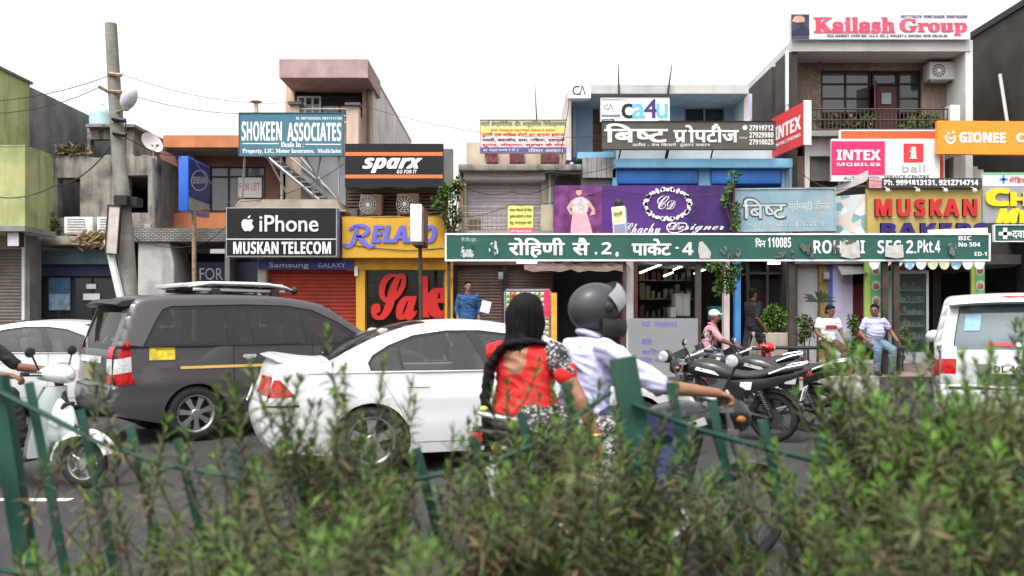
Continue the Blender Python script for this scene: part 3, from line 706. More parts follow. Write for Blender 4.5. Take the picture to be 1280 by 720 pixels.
for a, b_, side in ((1080,1101,0),(1213,1230,1)):
    s = Sign('menu_panel', 'yellow green food picture panel left of the bakery counter' if not side else 'green food picture panel right of the bakery counter', 'panel', a, b_, 326, 428, 19.9, .06)
    s.board(m_grn); s.rect(*((a, a+7) if not side else (a, a+5)), 326, 428, m_lime2, 'stripe')
    for j in range(5):
        s.poly(ell(a+ (14 if not side else 11), 338+j*19, 5.5, 6.5, 14), M('pale_plate', (.55,.6,.5), .5), 'picture'); s.poly(ell(a+(14 if not side else 11), 339+j*19, 4, 4, 12), M('food_brown', (.36,.15,.09), .6, .5, 14), 'picture')

# --- dark neighbour on the right
b9 = root('dark_building', 'tall dark brick building at the right end of the parade', 'building', (13.5, 21, .54))
q = MB(); q.box((11.6,19.4,3.3),(16,27,8.55)); q.build('wall', m_dbrick, b9)
q = MB(); q.box((11.55,19.3,8.55),(16,27,8.7)); q.build('coping', m_black, b9)
q = MB(); q.tube([(11.5,20.4,5.9),(11.42,20.6,7.2)], .04, 6); q.build('wall_tube', m_white, b9)  # plain white pipe standing in for an upright tube light, unlit
q = MB(); q.box((11.58,19.9,.54),(16,20.2,3.3)); q.build('shop_front', m_dark, b9)
# ================================================================= signs
m_ink = M('sign_ink', (.02,.02,.022), .6, 0); m_sw = M('sign_white', (.66,.66,.66), .45, .03, 4, dirt=(.5,.49,.47), dirt_amt=.25)
m_let = M('letter_white', (.70,.70,.69), .4, 0)
m_teal = M('teal_board', (.055,.15,.20), .45, .08, 2, dirt=(.1,.18,.2), dirt_amt=.3)
m_gold = M('gold_ink', (.5,.38,.12), .5, 0); m_silver = M('silver_letter', (.60,.61,.62), .35, 0, metal=.3)

# teal board on poles
s = Sign('shop_sign', 'teal board in white capitals on poles in front of the peach house', 'sign', 300, 429, 142, 195, 20.0, .1)
s.board(m_teal).frame(M('sign_edge', (.07,.13,.16), .5), .012)
s.text('SHOKEEN', 303, 353, 152.5, 176.5, m_let, 'b', .01).text('ASSOCIATES', 360, 427, 154, 177, m_let, 'b', .01)
s.text('M. 9871344334, 9811111186', 371, 428, 147, 150.6, m_let, 'b').text('Deals In :', 352, 380, 178, 184.5, m_let, 's', .012)
s.text('Property, LIC, Motor Insurance,  Mediclaim', 304, 427, 186.5, 193.2, m_let, 's', .01)
s.rect(304, 349, 179.5, 180.6, m_let, 'rule').rect(382, 427, 180.5, 181.6, m_let, 'rule')
q = MB(); c0 = Vector((0,0,0))
for a, b_ in ((-60,-70),(-34,-10),(14,40),(36,20),(58,58)): q.tube([(a/F*20, .1, -22/F*20), (b_/F*20, .5 if a != b_ else .1, -75/F*20)], .022, 6)
q.build_each('support_pole', M('pole_grey', (.30,.28,.27), .6, .2, metal=.3), s.o, world=False)

# black board with apple mark
s = Sign('shop_sign', 'black box sign with white apple mark under a tan concrete canopy', 'sign', 288, 423, 262, 321, 19.5, .5)
s.board(M('black_board', (.012,.012,.013), .3, .1)).frame(M('alu_edge', (.5,.5,.5), .4, metal=.6), .010, .004)
s.rect(288, 423, 299.6, 300.8, m_silver, 'rule')
s.text('iPhone', 329, 401, 271, 291, m_silver, '', .012, ext=.02)
s.text('MUSKAN', 296.5, 352, 303.5, 318.5, m_let, 'b', .012, ext=.015).text('TELECOM', 356, 416.5, 303.5, 318.5, m_let, 'b', .012, ext=.015)
ap = [(314.5,276.8),(311.3,275.5),(308.3,276.6),(306.5,280),(306.9,284.5),(309,289),(311.6,290.8),(314.2,289.8),(317,290.8),(320,288.5),(322,285),(320,283),(319.3,280),(321.2,277.5),(318.2,275.6)]
s.poly(ap, m_silver, 'emblem', .02); s.poly([(314.3,275),(314.8,272.4),(317.6,270.8),(317.4,273.6)], m_silver, 'emblem', .02)
q = MB(); q.box((s.e[1]+.012,-.24,s.e[2]), (s.e[1]+.02,.25,s.e[3])); q.build('side_panel', M('blue_side', (.22,.23,.42), .5, .3, 2), s.o, world=False)

s = Sign('shop_sign', 'narrow blue strip sign above the closed red shutter', 'sign', 323, 443, 325.5, 337, 19.85, .06)
s.board(M('strip_blue', (.03,.045,.20), .4, .1)); s.text('Samsung', 337, 386, 328, 336.4, M('strip_letter', (.45,.50,.62), .5), '', .012).text('GALAXY', 398, 432, 329, 334.5, M('strip_letter', (1,1,1)), '', .006)

# projecting blue box sign on a rusty pole
xr = X(235,19.5); q0 = root('projecting_sign', 'deep blue projecting box sign with silver oval on a rusty pole', 'sign', (xr-.1, 20.2, .38))
q = MB(); q.box((xr-.21,19.5,Z(263,19.5)),(xr,20.9,Z(195,19.5))); q.build('box', M('box_blue', (.035,.13,.55), .35, .06), q0, bevel=.01)
m_nv = M('navy_face', (.028,.035,.15), .35, .1)
q = MB(); q.box((xr,19.54,Z(262,19.5)),(xr+.006,20.86,Z(197,19.5))); q.build('face', m_nv, q0)
q = MB(); q.box((xr+.006,19.54,Z(262,19.5)),(xr+.011,20.86,Z(246,19.5))); q.build('lower_panel', M('grey_face', (.27,.26,.25), .5, .2), q0)
yc, zc = 20.2, Z(221,19.7); q = MB(); n = 32
for r0, r1, dx in ((1,.9,.012),):
    for i in range(n):
        t0, t1 = 2*math.pi*i/n, 2*math.pi*(i+1)/n
        f = lambda r, t: (xr+dx, yc+.55*r*math.cos(t), zc+.24*r*math.sin(t)+.10*r*math.cos(t))
        q.quad(f(r0,t0), f(r0,t1), f(r1,t1), f(r1,t0))
q.build('oval', M('oval_grey', (.36,.36,.38), .5), q0)
o = bpy.data.objects.new('lettering', None)
me = text_mesh('SAMSUNG', 'b', .01); xs = [v.co.x for v in me.vertices]; ys = [v.co.y for v in me.vertices]
for v in me.vertices:
    a = (v.co.x-min(xs))/(max(xs)-min(xs)) if False else v.co.x/ max(xs)
    v.co = (xr+.013, yc-.44+.88*a, zc-.07+.16*v.co.y/max(ys)+.14*(a-.5))
me.materials.append(M('oval_grey', (1,1,1))); link_mesh('lettering', me, q0, True)
q = MB(); q.tube([(X(243,19.9),19.9,.38),(X(242.5,19.9),19.9,Z(263,19.9))], .05, 10); q.tube([(X(243,19.9),19.9,Z(263,19.9)),(X(243,19.9),20.9,Z(255,19.9))], .03, 6); q.build('pole', m_rust, q0, smooth=True)

# black board with two orange bars
s = Sign('shop_sign', 'black board with two orange bars above the yellow shoe shop', 'sign', 432.5, 554.5, 181, 235, 19.65, .25)
s.board(M('black_board', (1,1,1))).rect(433, 554, 191.5, 196, M('bar_orange', (.62,.16,.05), .5), 'bar').rect(433, 554, 219.5, 224, M('bar_orange', (1,1,1)), 'bar')
s.text('sparx', 455, 528, 199, 217, m_let, 'i', .03, shear=.15).text('GO FOR IT', 497, 522, 213.5, 218, m_let, 'i')

# yellow fascia with blue lettering
s = Sign('shop_sign', 'bright yellow fascia with raised blue capitals', 'sign', 430, 556, 272, 322, 19.7, .3)
s.board(m_yel).frame(m_yeld, .012, .006)
m_bl = M('letter_blue', (.12,.12,.48), .45, 0)
rr = stroke([(447,284),(446,296),(442,305),(436,309),(430,306)],[5,6,6,4,2]) + stroke([(438,288),(445,283.5),(454,283),(461,286),(460,292),(453,296),(447,296)],[3,4,4,5,5,4,3]) + stroke([(450,296),(456,303),(463,309),(470,307)],[5,6,5,2])
s.polys(rr, m_bl, 'lettering', .03); s.text('ELAXO', 466, 546, 283, 304, m_bl, 'i', .03, ext=.03)
q = MB(); q.tube([(s.lx(432), -.16, s.lz(306)), (s.lx(470), -.17, s.lz(311)), (s.lx(510), -.17, s.lz(314)), (s.lx(555), -.16, s.lz(311))], .008, 5); q.build('cable', m_ink, s.o, world=False)
# sale letters on the window
s = Sign('sale_lettering', 'large red curly word on the shoe shop display window', 'lettering', 467, 562, 340, 400, 20.02, .02)
m_red = M('sale_red', (.44,.022,.018), .35, .04)
s.text('Sa', 466, 520, 343, 399, m_red, 'c', .03, ext=.04, y=-.03).text('l', 526, 536, 346, 396, m_red, 's', .03, ext=.04, y=-.03).text('e', 536, 561, 361, 396, m_red, 's', .035, ext=.04, y=-.03)

# lollipop box sign on a post
s0 = root('post_sign', 'white slim box sign on a dark post before the yellow fascia', 'sign', (X(523,18.0),18.0,.375))
q = MB(); bx(q, 513, 527, 255, 302, 18.0, 18.16); q.build('box', M('opal_plastic', (1,1,1)), s0, bevel=.012)
xq = X(527,18); q = MB(); q.box((xq,18.02,Z(303,18)),(xq+.04,18.95,Z(258,18))); q.build('side_face', M('dim_face', (.16,.10,.09), .5, .4, 5), s0)
q = MB(); q.tube([P(525,302,18.3)+Vector((0,0,0)), (X(527,18.3),18.3,.375)], .04, 8); q.box((X(515,18),18.0,Z(306,18)),(xq+.04,18.95,Z(302,18))); q.build('post', M('dark_post', (.05,.038,.033), .6, .3), s0)

# stacked notice board (clinic)
s = Sign('clinic_sign', 'pale yellow and pink striped clinic board above the lilac shutter shop', 'sign', 600.5, 707.5, 150.5, 191.5, 20.5, .06)
s.board(m_sw).frame(m_rust, .01)
s.rect(600.5, 707.5, 150.5, 160, M('sand_band', (.58,.54,.34), .5, .05), 'band').rect(600.5, 707.5, 160, 168, M('lemon_band', (.70,.56,.16), .5, .05), 'band').rect(600.5, 707.5, 168, 184.5, M('rose_band', (.68,.50,.50), .5, .05), 'band').rect(600.5, 707.5, 184.5, 191.5, M('purple_band', (.10,.08,.24), .5, .1), 'band')
m_dr = M('dark_red_ink', (.45,.03,.06), .5, 0); m_grnk = M('green_ink', (.12,.17,.10), .5, 0)
s.text('वर्मी होम्योपैथिक और आयुर्वेदिक चिकित्सालय', 601.5, 706.5, 151, 159.2, m_grnk, '', .012)
s.text('B-34, Pocket-4, First Floor, Sector-2, Rohini', 614, 694, 161.5, 164.5, m_dr, 'b')
s.text('पुराने एवं जटिल रोगों का सफल इलाज', 602, 706, 166, 171.5, m_dr, '', .012).text('पथरी, बवासीर, दमा, गठिया, एलर्जी', 603, 706, 173, 178, m_ink, '', .015).text('शुगर, मोटापा, त्वचा के रोग', 603, 706, 179.3, 184, m_dr, '', .014)
s.text('डा. वर्मा समय 9 से 2', 604, 648, 186, 190.5, m_let, '').text('रविवार अवकाश', 660, 704, 186, 190.5, m_let, '')
for a in (606, 702):
    q = MB(); bx(q, a, a+2, 191, 206, 20.53, 20.57); q.build('leg', m_rust, s.o)

s = Sign('balcony_notice', 'yellow paper banner with pink foot tied to the balcony grille', 'notice', 635, 666.5, 257, 292, 19.6, .012)
s.board(M('banner_yellow', (.66,.62,.16), .6, .08), 'sheet'); s.rect(635.5, 666.5, 284.5, 292, M('banner_pink', (.66,.10,.14), .6), 'band')
for j, t in enumerate(('मकान किराये के लिए', 'दुकान खरीदने व बेचने', 'हेतु सम्पर्क करें')): s.text(t, 637, 664.5, 260+j*8, 265+j*8, M('banner_ink', (.12,.14,.10), .6, 0), '', .014)
s.text('फोन 9810012345', 638, 664, 287, 290.5, m_let)

# CA boards
s = Sign('accountant_box', 'small square white box sign with thin black monogram on grey parapet', 'sign', 709.5, 738, 106.5, 124.5, 19.95, .25)
s.board(m_sw).text('C', 715, 724, 109, 120.5, m_ink, '', 0).text('Λ', 723.5, 731.5, 109, 120.5, m_ink, '', 0)
s = Sign('accountant_board', 'white board with big black and blue lower case letters', 'sign', 750, 837, 121.5, 153, 19.7, .05)
s.board(m_sw).frame(m_black, .008)
m_cb = M('sky_ink', (.13,.42,.75), .5, 0); m_pu = M('plum_ink', (.06,.03,.13), .5, 0)
s.text('c', 777, 790.5, 130, 148, m_ink, '', .012).text('a', 790, 806, 130, 148, m_cb, '', .012).text('4', 805, 821, 124.5, 147.5, m_pu, '', .014).text('u', 820.5, 834, 130, 148, m_cb, '', .012)
s.text('C', 755, 760, 131, 137.5, m_pu, '').text('Λ', 760, 766, 131, 137.5, m_pu, '').text('Chartered Accountants for you', 752, 784, 124, 126.2, m_ink)
s.rect(752, 774.5, 143.6, 146.2, m_nv, 'label').rect(752, 767.5, 149, 152, m_nv, 'label').text('Tax Audit Service', 753, 773, 144.1, 145.8, m_let).text('First Floor', 753, 766, 149.5, 151.5, m_let).text('ca4u.in', 823, 834, 149.5, 151.5, m_ink)
for a in (773, 834):
    q = MB(); q.tube([P(a,154,20.15), P(a+.6,118,20.15), P(a+(0 if a < 800 else 6),80,20.15)], [.03,.025,.008], 6); q.build('pole', M('dark_post', (1,1,1)), s.o)

s = Sign('property_sign', 'long olive brown board with thick white Hindi lettering', 'sign', 752, 968, 152.5, 187, 19.6, .08)
s.board(M('olive_board', (.075,.068,.055), .5, .15, 3, dirt=(.11,.095,.07))).frame(m_black, .01)
s.text('बि|ष्|ट', 756, 833.5, 155.5, 178, m_let, '', .035, ext=.012).text('/प|ो|प|^टी|ज', 842, 922, 155.5, 178, m_let, '', .03, ext=.012)
s.text('खरीद - बेच किराये  दुकान मकान', 790, 887, 179, 184.5, m_let, '', .006)
for j, t in enumerate(('27919712', '27929980', '27910025')): s.text(t, 936, 966, 157+j*8.8, 163.6+j*8.8, m_let, 'b', .005)
s.poly(ell(930.5,160,3.2,3.2,16), m_silver, 'emblem'); s.text('Rohini', 924, 933, 171, 174, m_silver)
for a in (776, 834, 836, 891):
    q = MB(); q.tube([P(a,187,19.65), P(a-3,200,19.9)], .018, 5); q.build('leg', m_black, s.o)

# purple designer board
m_pur = M('purple_board', (.075,.025,.16), .4, .18, .8)
s = Sign('boutique_sign', 'wide purple boutique board with white wreath and dress picture', 'sign', 692.5, 918, 232, 300, 19.4, .06)
s.board(m_pur)
s.rect(693, 752, 232.5, 299, M('magenta_photo', (.14,.035,.14), .5, .5, 4), 'picture')
s.rect(858, 918, 232.5, 299, M('violet_photo', (.045,.018,.10), .5, .4, 2), 'picture')
sk = M('poster_skin', (.50,.30,.25), .5, 0)
s.poly([(713,252),(719,248),(726,246),(731,248),(737,252),(735,262),(733,267),(716,267),(714,260)], M('bodice', (.50,.42,.42), .5, .5, 30), 'figure')
s.polys([[(713,252),(717,254),(712,262),(708,260)],[(708,260),(712,262),(717,267),(713,269)],[(737,252),(733,255),(740,263),(743,261)],[(740,263),(743,261),(744,268),(737,270)]], sk, 'figure')
s.poly(ell(723.5,240.5,3.6,4.6,16), sk, 'figure'); s.poly([(720,238),(721,235.5),(726,235.5),(727.4,239),(726,237.5),(721,238)], m_ink, 'figure')
s.poly([(715.5,267),(733.5,267),(738,282),(742,299),(713,299),(713.5,282)], M('pink_gown', (.64,.33,.38), .5, .12, 9), 'figure')
wr = []
for i in range(28):
    t = 2*math.pi*i/28
    rx = 27*(abs(math.cos(t))**.9)*(1 if math.cos(t) > 0 else -1); rz = 18*(abs(math.sin(t))**.9)*(1 if math.sin(t) > 0 else -1)
    wr.append(ell(834+rx, 255.5+rz, 2.9+.9*(i % 2), 2.0, 9, 60*i))
for a, b_ in ((806,255),(862,255),(829,237),(839,237),(829,274),(839,274),(810,246),(858,246),(810,265),(858,265)): wr.append(ell(a, b_, 3, 3, 10))
s.polys(wr, m_let, 'wreath'); s.text('C', 821, 836, 245, 262, m_let, 'c', -.006, shear=.2).text('D', 832, 844, 251, 262, m_let, 'c', -.01, shear=.2)
s.text('Chachu', 781, 825.5, 279, 292, m_let, 'c', .0, shear=.25).text('Designer', 834, 904, 278, 292, m_let, 'c', .0, shear=.25)
sw = stroke([(846,281),(838,279),(833,284),(836,290),(846,291),(856,286),(857,280),(848,279)], [1,1.2,1.4,1,1,1,1.2,1]); s.polys(sw, m_let, 'flourish')
s = Sign('box_sign', 'small tilted yellow box sign on a stand before the purple board', 'sign', 766.5, 783, 259, 294, 18.4, .25, rz=R(-16), ry=R(-4))
s.board(m_sw, bevel=.01); s.rect(767.5, 782, 262, 279, M('pale_yellow', (.60,.56,.25), .5, .2), 'panel').rect(768, 782, 281, 293, M('slate_panel', (.20,.22,.30), .5), 'panel'); s.text('दर्जी', 769, 780, 265, 272, m_grnk, '', .01)
q = MB(); q.ball((0,0,s.e[3]+.08), (.09,.06,.1)); q.build('knob', m_black, s.o, world=False)
# faded blue board
s = Sign('faded_sign', 'weathered pale blue board with outlined Hindi letters, right of purple board', 'sign', 918, 1042, 237, 288, 19.35, .1, ry=R(-.6))
s.board(M('faded_blue', (.19,.30,.36), .7, .25, 1.5, dirt=(.30,.31,.30), dirt_amt=.8, dscale=1.8, streak=.3)).frame(M('pale_frame', (.27,.31,.33), .6, .2), .03)
m_out = M('brown_outline', (.10,.07,.06), .6, 0); m_fl = M('faded_letter', (.38,.45,.46), .6, .15)
s.text('बि|ष्|ट', 927, 982, 247, 274, m_out, '', .045).text('बि|ष्|ट', 928, 981, 248.5, 273, m_fl, '', .012, y=-.062)
s.text('प्रोपर्टी डीलर', 985, 1036, 252, 266, m_fl, '', .015).text('खरीद बेच किराये', 932, 1030, 277, 284, m_fl)

# DDA board
m_dg = M('board_green', (.022,.085,.07), .45, .1, 2, dirt=(.05,.10,.09), dirt_amt=.5)
YD = 17.4
s = Sign('market_sign', 'very long green market name board with white Hindi and English lettering', 'sign', 558.5, 1234.5, 294, 324.5, YD, .07)
s.board(m_dg).frame(M('frame_white', (.68,.68,.66), .5, .08, 4, dirt=(.3,.25,.2), dirt_amt=.5, dscale=3), .035, .015)
s.text('रोहिणी', 636.5, 705, 298, 322.5-.5, m_let, '', .03).text('सै', 716, 736, 298, 319, m_let, '', .03).text('.', 743, 746.5, 315, 318.5, m_let, 'b').text('2', 751.5, 764, 303, 318, m_let, 'b').text('.', 769, 773, 315, 321, m_let, 'b').text('पाकेट', 790, 838, 299, 319, m_let, '', .03).text('-', 844, 848, 309, 311, m_let, 'b').text('4', 852.5, 866, 303, 319, m_let, 'b')
s.text('दि.वि.प्रा.', 577, 596, 297, 303.5, M('dim_letter', (.42,.45,.44), .6), '', .01)
s.text('पिन', 943.5, 956, 298, 309, m_let, '', .02).text('110085', 959, 988, 297, 309.5, m_let, 'b')
s.text('ROHINI', 1016, 1080, 300.5, 317, m_let, 'b').text('SEC 2.', 1096, 1144, 300.5, 317, m_let, 'b').text('Pkt.4', 1146, 1174, 300, 316, m_let, 'b')
s.text('BIC', 1197, 1213, 295.3, 300.5, m_let, 'b').text('No 504', 1197, 1224, 303, 308.5, m_let, 'b').text('ED-1', 1217, 1232, 315, 320, m_let, 'b')
m_peel = M('peeled_patch', (.085,.098,.085), .9, .5, 12, dirt=(.1,.08,.06), dscale=6); m_pap = M('torn_paper', (.40,.39,.37), .9, .2, 9)
random.seed(21)
def patch(cx, cy, rx, ry, mm, nm='patch'):
    """a cluster of small ragged scraps"""
    many = []
    for k in range(6):
        ux, uy = cx+rx*random.uniform(-.7,.7), cy+ry*random.uniform(-.7,.7); n = 9; a_, b_ = rx*random.uniform(.18,.5), ry*random.uniform(.18,.5)
        many.append([(ux+a_*random.uniform(.5,1.2)*math.cos(2*math.pi*i/n), max(294.6, min(324, uy+b_*random.uniform(.5,1.2)*math.sin(2*math.pi*i/n)))) for i in range(n)])
    y = s.lay()
    m = MB()
    for k, pts in enumerate(many): m.prism([(s.lx(u), s.lz(v)) for u, v in pts], y-.003-.0004*k, y+.001)
    m.build(nm, mm, s.o, world=False)
patch(583, 312, 11, 10, M('dim_letter', (1,1,1)), 'emblem'); patch(576, 311, 6, 11, m_dg, 'emblem_gap'); patch(587, 318, 6, 5, m_pap, 'emblem'); patch(592, 308, 4, 4, m_dg, 'emblem_gap')
patch(614, 310, 4, 11, M('dim_letter', (1,1,1)), 'emblem'); patch(621, 311, 4, 11, M('dim_letter', (1,1,1)), 'emblem'); patch(618, 309, 4, 7, m_dg, 'emblem_gap')
s.poly([(873,303),(877,302),(884,310),(888,316),(887,323.5),(874,323.5),(872,315)], m_pap, 'torn_paper')
patch(904, 313, 5, 6, M('grime', (.12,.13,.12), .9)); patch(912, 316, 5, 8, m_peel); patch(922, 314, 3, 9, M('grime', (1,1,1)))
patch(970, 318, 17, 4.5, m_peel); patch(985, 318, 8, 6, m_peel); patch(1004, 310, 9, 12, m_peel); patch(1012, 313, 5, 11, m_peel); patch(1042, 311, 6, 11, m_peel)
s.poly([(1050,304),(1058,302),(1072,304),(1073,322),(1062,324),(1049,321)], m_pap, 'torn_paper'); patch(1056, 303, 9, 6, m_peel)
s.poly([(1104,308),(1126,306),(1127,322),(1118,323.5),(1104,321)], m_pap, 'torn_paper'); patch(1186, 312, 8, 9, M('grime', (1,1,1)))
for a, wd in ((873,7),(990,7),(1107,7),(1121,7)):
    q = MB(); bz(q, a-wd/2, a+wd/2, .375, Z(296,YD)-.02, YD+.05, YD+.15); q.build('post', M('dark_post', (1,1,1)), s.o)
for a in (561, 781):
    q = MB(); bz(q, a-2, a+2, .375, Z(296,YD)-.02, YD+.05, YD+.1); q.build('post', M('dark_post', (1,1,1)), s.o)

# red and pink phone shop boards
m_cr = M('signal_red', (.58,.045,.05), .4, .06)
q0 = root('projecting_sign', 'red projecting board with white capitals beside the stone clad building', 'sign', (6.25, 19.6, 5.2), R(-90))
# built along local x: far end 0 .. near end 1.6, faces -y after the turn
q0.location = (6.06, 20.4, 5.21); q0.rotation_euler = (0, 0, R(-82.5))
MB().box((0,-.03,0),(1.6,.03,.91)).build('board', m_cr, q0, world=False)
MB().box((1.6,-.04,-.02),(1.64,.12,.93)).build('edge', m_sw, q0, world=False)
place_text(q0, 'INTEX', .15, 1.45, .36, .66, -.031, m_let, 'b', .02); place_text(q0, 'MOBILE PHONES', .2, 1.45, .2, .28, -.031, m_let, '', .01)
s = Sign('orange_board', 'orange red board with white rim partly hidden behind the pink board', 'sign', 1050, 1178, 164.5, 232, 19.75, .08)
s.board(M('orange_red', (.66,.10,.04), .45, .06)).frame(m_let, .03, .01)
s = Sign('phone_shop_sign', 'pink and white board, left half pink, with red square mark', 'sign', 1038.5, 1173.5, 174, 227, 19.5, .1)
s.board(m_sw); s.rect(1038.5, 1105, 177, 219.5, M('hot_pink', (.66,.03,.12), .4, .04), 'panel')
s.text('INTEX', 1045, 1099, 188, 200.5, m_let, 'b', .02).text('MOBILES', 1045, 1099, 204, 208, m_let, 'b')
s.rect(1128, 1153, 180, 203.5, m_cr, 'square').text('i', 1136, 1144.5, 184.5, 198.5, m_let, 's', .03).text('ball', 1126, 1154.5, 206, 215.5, M('grey_ink', (.35,.35,.36), .6, 0), '', 0)
s.text('AUTHORISED', 1053, 1098, 221, 225.5, m_ink, '').text('SERVICE CENTRE', 1104, 1160, 219.5, 224.5, m_ink, '')
s = Sign('phone_brand_sign', 'bright orange board with white capitals at the right edge', 'sign', 1170.5, 1300, 152, 193.5, 19.3, .12, ry=R(.5))
m_or = M('bright_orange', (.80,.26,.03), .4, .05); s.board(m_or)
s.text('GIONEE', 1197.5, 1254.5, 166.5, 179, m_let, 'b', .03).text('C', 1269, 1278, 167, 178, m_let, 'b', .03)
s.polys(stroke([(1181,170),(1181.5,176),(1186,180),(1191,177),(1191.5,170)], 2.6), m_let); s.polys([ell(1183.5,168,1.7,1.7,10), ell(1189.5,166.5,1.7,1.7,10)], m_let)
s.polys(stroke([(1184.5,172),(1186,175),(1189,173)], 1.6), m_let)

# bakery
m_mu = M('mustard_board', (.38,.29,.085), .5, .1, 2, dirt=(.24,.19,.08), dirt_amt=.4)
s = Sign('bakery_sign', 'mustard board with raised red and navy capitals over the bakery', 'sign', 1083, 1225, 236, 300, 19.2, .12)
s.board(m_mu); s.rect(1083, 1225, 272, 273, m_beige, 'rule')
s.text('MUSKAN', 1092, 1217.5, 249.5, 271, M('letter_red', (.45,.025,.03), .4, 0), 'b', .025, ext=.06, spacing=1.25).text('BAKERS', 1099, 1231, 279.5, 298, M('letter_navy', (.03,.02,.13), .4, 0), 'b', .03, ext=.06, spacing=1.15)
for a in (1102, 1139, 1173, 1209):
    q = MB(); q.ball((s.lx(a), -.32, s.lz(241)), .05, 8); q.tube([(s.lx(a), -.32, s.lz(239)), (s.lx(a), -.05, s.lz(233))], .012, 5); q.build('spot_lamp', m_silver, s.o, world=False, smooth=True)
s = Sign('phone_number_strip', 'black strip of white telephone numbers above the mustard board', 'sign', 1085, 1226, 223, 235.5, 19.1, .1)
s.board(M('strip_black', (.05,.045,.045), .5, .2)); s.rect(1085, 1101, 223, 235.5, M('faded_pink', (.55,.25,.28), .5, .3, 6), 'panel'); s.text('Ph. 9891813131, 9212714714', 1104, 1221, 225, 233, m_let, 'b', .02)
s = Sign('side_board', 'angled white picture board at the left end of the bakery sign', 'sign', 1044, 1084, 244, 294, 19.5, .06, rz=R(-30))
s.board(M_blobs('pastry_print', [(.55,.58,.58),(.42,.5,.5),(.15,.3,.33),(.5,.45,.4),(.6,.6,.6)], 5)); q = MB(); q.prism([(s.e[0],s.e[3]+.02),(s.e[1],s.e[3]+.30),(s.e[1],s.e[3]+.52),(s.e[0],s.e[3]+.2)], -.04, .04); q.build('top_panel', M('dull_grey', (.38,.36,.34), .7, .2), s.o, world=False)
s = Sign('loose_board', 'small grey plank lying across the lower letters of the bakery sign', 'board', 1160, 1234, 286, 297, 18.9, .05, ry=R(-2)); s.board(m_sw)
# chemist
s = Sign('chemist_sign', 'grey board with rounded yellow capitals at the right edge', 'sign', 1226.5, 1310, 233, 279, 19.25, .1)
s.board(M('chemist_grey', (.27,.27,.29), .5, .1)); m_yl = M('letter_yellow', (.72,.50,.02), .4, 0)
s.text('C', 1231, 1258, 237.5, 257.5, m_yl, 'b', .06, ext=.05).text('H', 1261, 1282, 241.5, 257.5, m_yl, 'b', .06, ext=.05).text('M', 1244, 1270, 262, 279, m_yl, 'i', .05, ext=.05).text('E', 1272, 1287, 264, 279, m_yl, 'b', .05, ext=.05)
s = Sign('chemist_top_board', 'narrow white and green board with a small blue cross', 'sign', 1227.5, 1310, 216, 232.5, 19.3, .08)
s.board(m_sw); s.rect(1227.5, 1310, 216, 219, m_grn, 'band'); m_bc = M('cross_blue', (.08,.25,.45), .5, 0)
s.polys([[(1251.5,219.5),(1254.5,219.5),(1254.5,229.5),(1251.5,229.5)],[(1248,223),(1258,223),(1258,226),(1248,226)]], m_bc, 'cross').text('मेडिकल', 1260, 1290, 221, 229, m_cr, '', .01)
s = Sign('medicine_sign', 'small dark green board with a white cross at the right edge', 'sign', 1242, 1310, 282, 301.5, 19.0, .08)
s.board(m_dg).frame(m_let, .018); s.polys([[(1252.5,285),(1257.5,285),(1257.5,299),(1252.5,299)],[(1247,290),(1263,290),(1263,294.5),(1247,294.5)]], m_let, 'cross').text('दवाईयाँ', 1264, 1296, 285, 299, m_let, '', .02)

# roof board with serif lettering
s = Sign('rooftop_sign', 'long white rooftop board with pink and red serif lettering', 'sign', 988.5, 1211.5, 18.5, 49.5, 19.9, .06)
s.board(m_sw); s.rect(988.5, 1011, 18.5, 49.5, M('dusk_photo', (.05,.05,.10), .5, .5, 3), 'picture'); s.poly([(989,27),(993,21),(1000,20),(1005,23),(1005,28),(996,29)], M('dusk_cloud', (.55,.30,.20), .5, .3, 6), 'cloud')
s.poly([(989,40),(997,36),(1004,33),(1011,38),(1011,44),(989,44)], M('dusk_hill', (.03,.03,.05), .6), 'hill')
m_kr = M('rose_red', (.62,.07,.12), .5, .25, 3)
s.text('Kailash', 1017, 1117, 22.5, 41.5, m_kr, 's', .035).text('Group', 1124, 1207, 24.5, 44.5, m_kr, 's', .035)
s.text('9971776276, 9990155928, 9868162866', 1125, 1208, 19.5, 23.5, m_pu, 'b').text('DDA MARKET, SHOP NO. CSC-4, SEC-2, POCKET-4, ROHINI, NEW DELHI-85', 1033, 1183, 43.8, 47.4, m_ink, 'b', .004)

# grey hand written board on the pavement
s = Sign('hand_written_board', 'grey upright board with faded blue hand writing on the pavement', 'board', 785.5, 872, 398, 470, 16.9, .05)
s.board(M('board_grey', (.20,.205,.21), .7, .08, 2, dirt=(.2,.2,.2))); m_hw = M('blue_chalk', (.10,.12,.42), .8, 0)
s.text('NO', 802, 812, 402, 408, m_hw).text('PARKING', 818, 846, 402, 408, m_hw).text('बाल', 802, 814, 424, 431, m_hw).text('कटिंग', 802, 828, 436, 443, m_hw).text('शेविंग मसाज', 800, 836, 446, 453, m_hw)
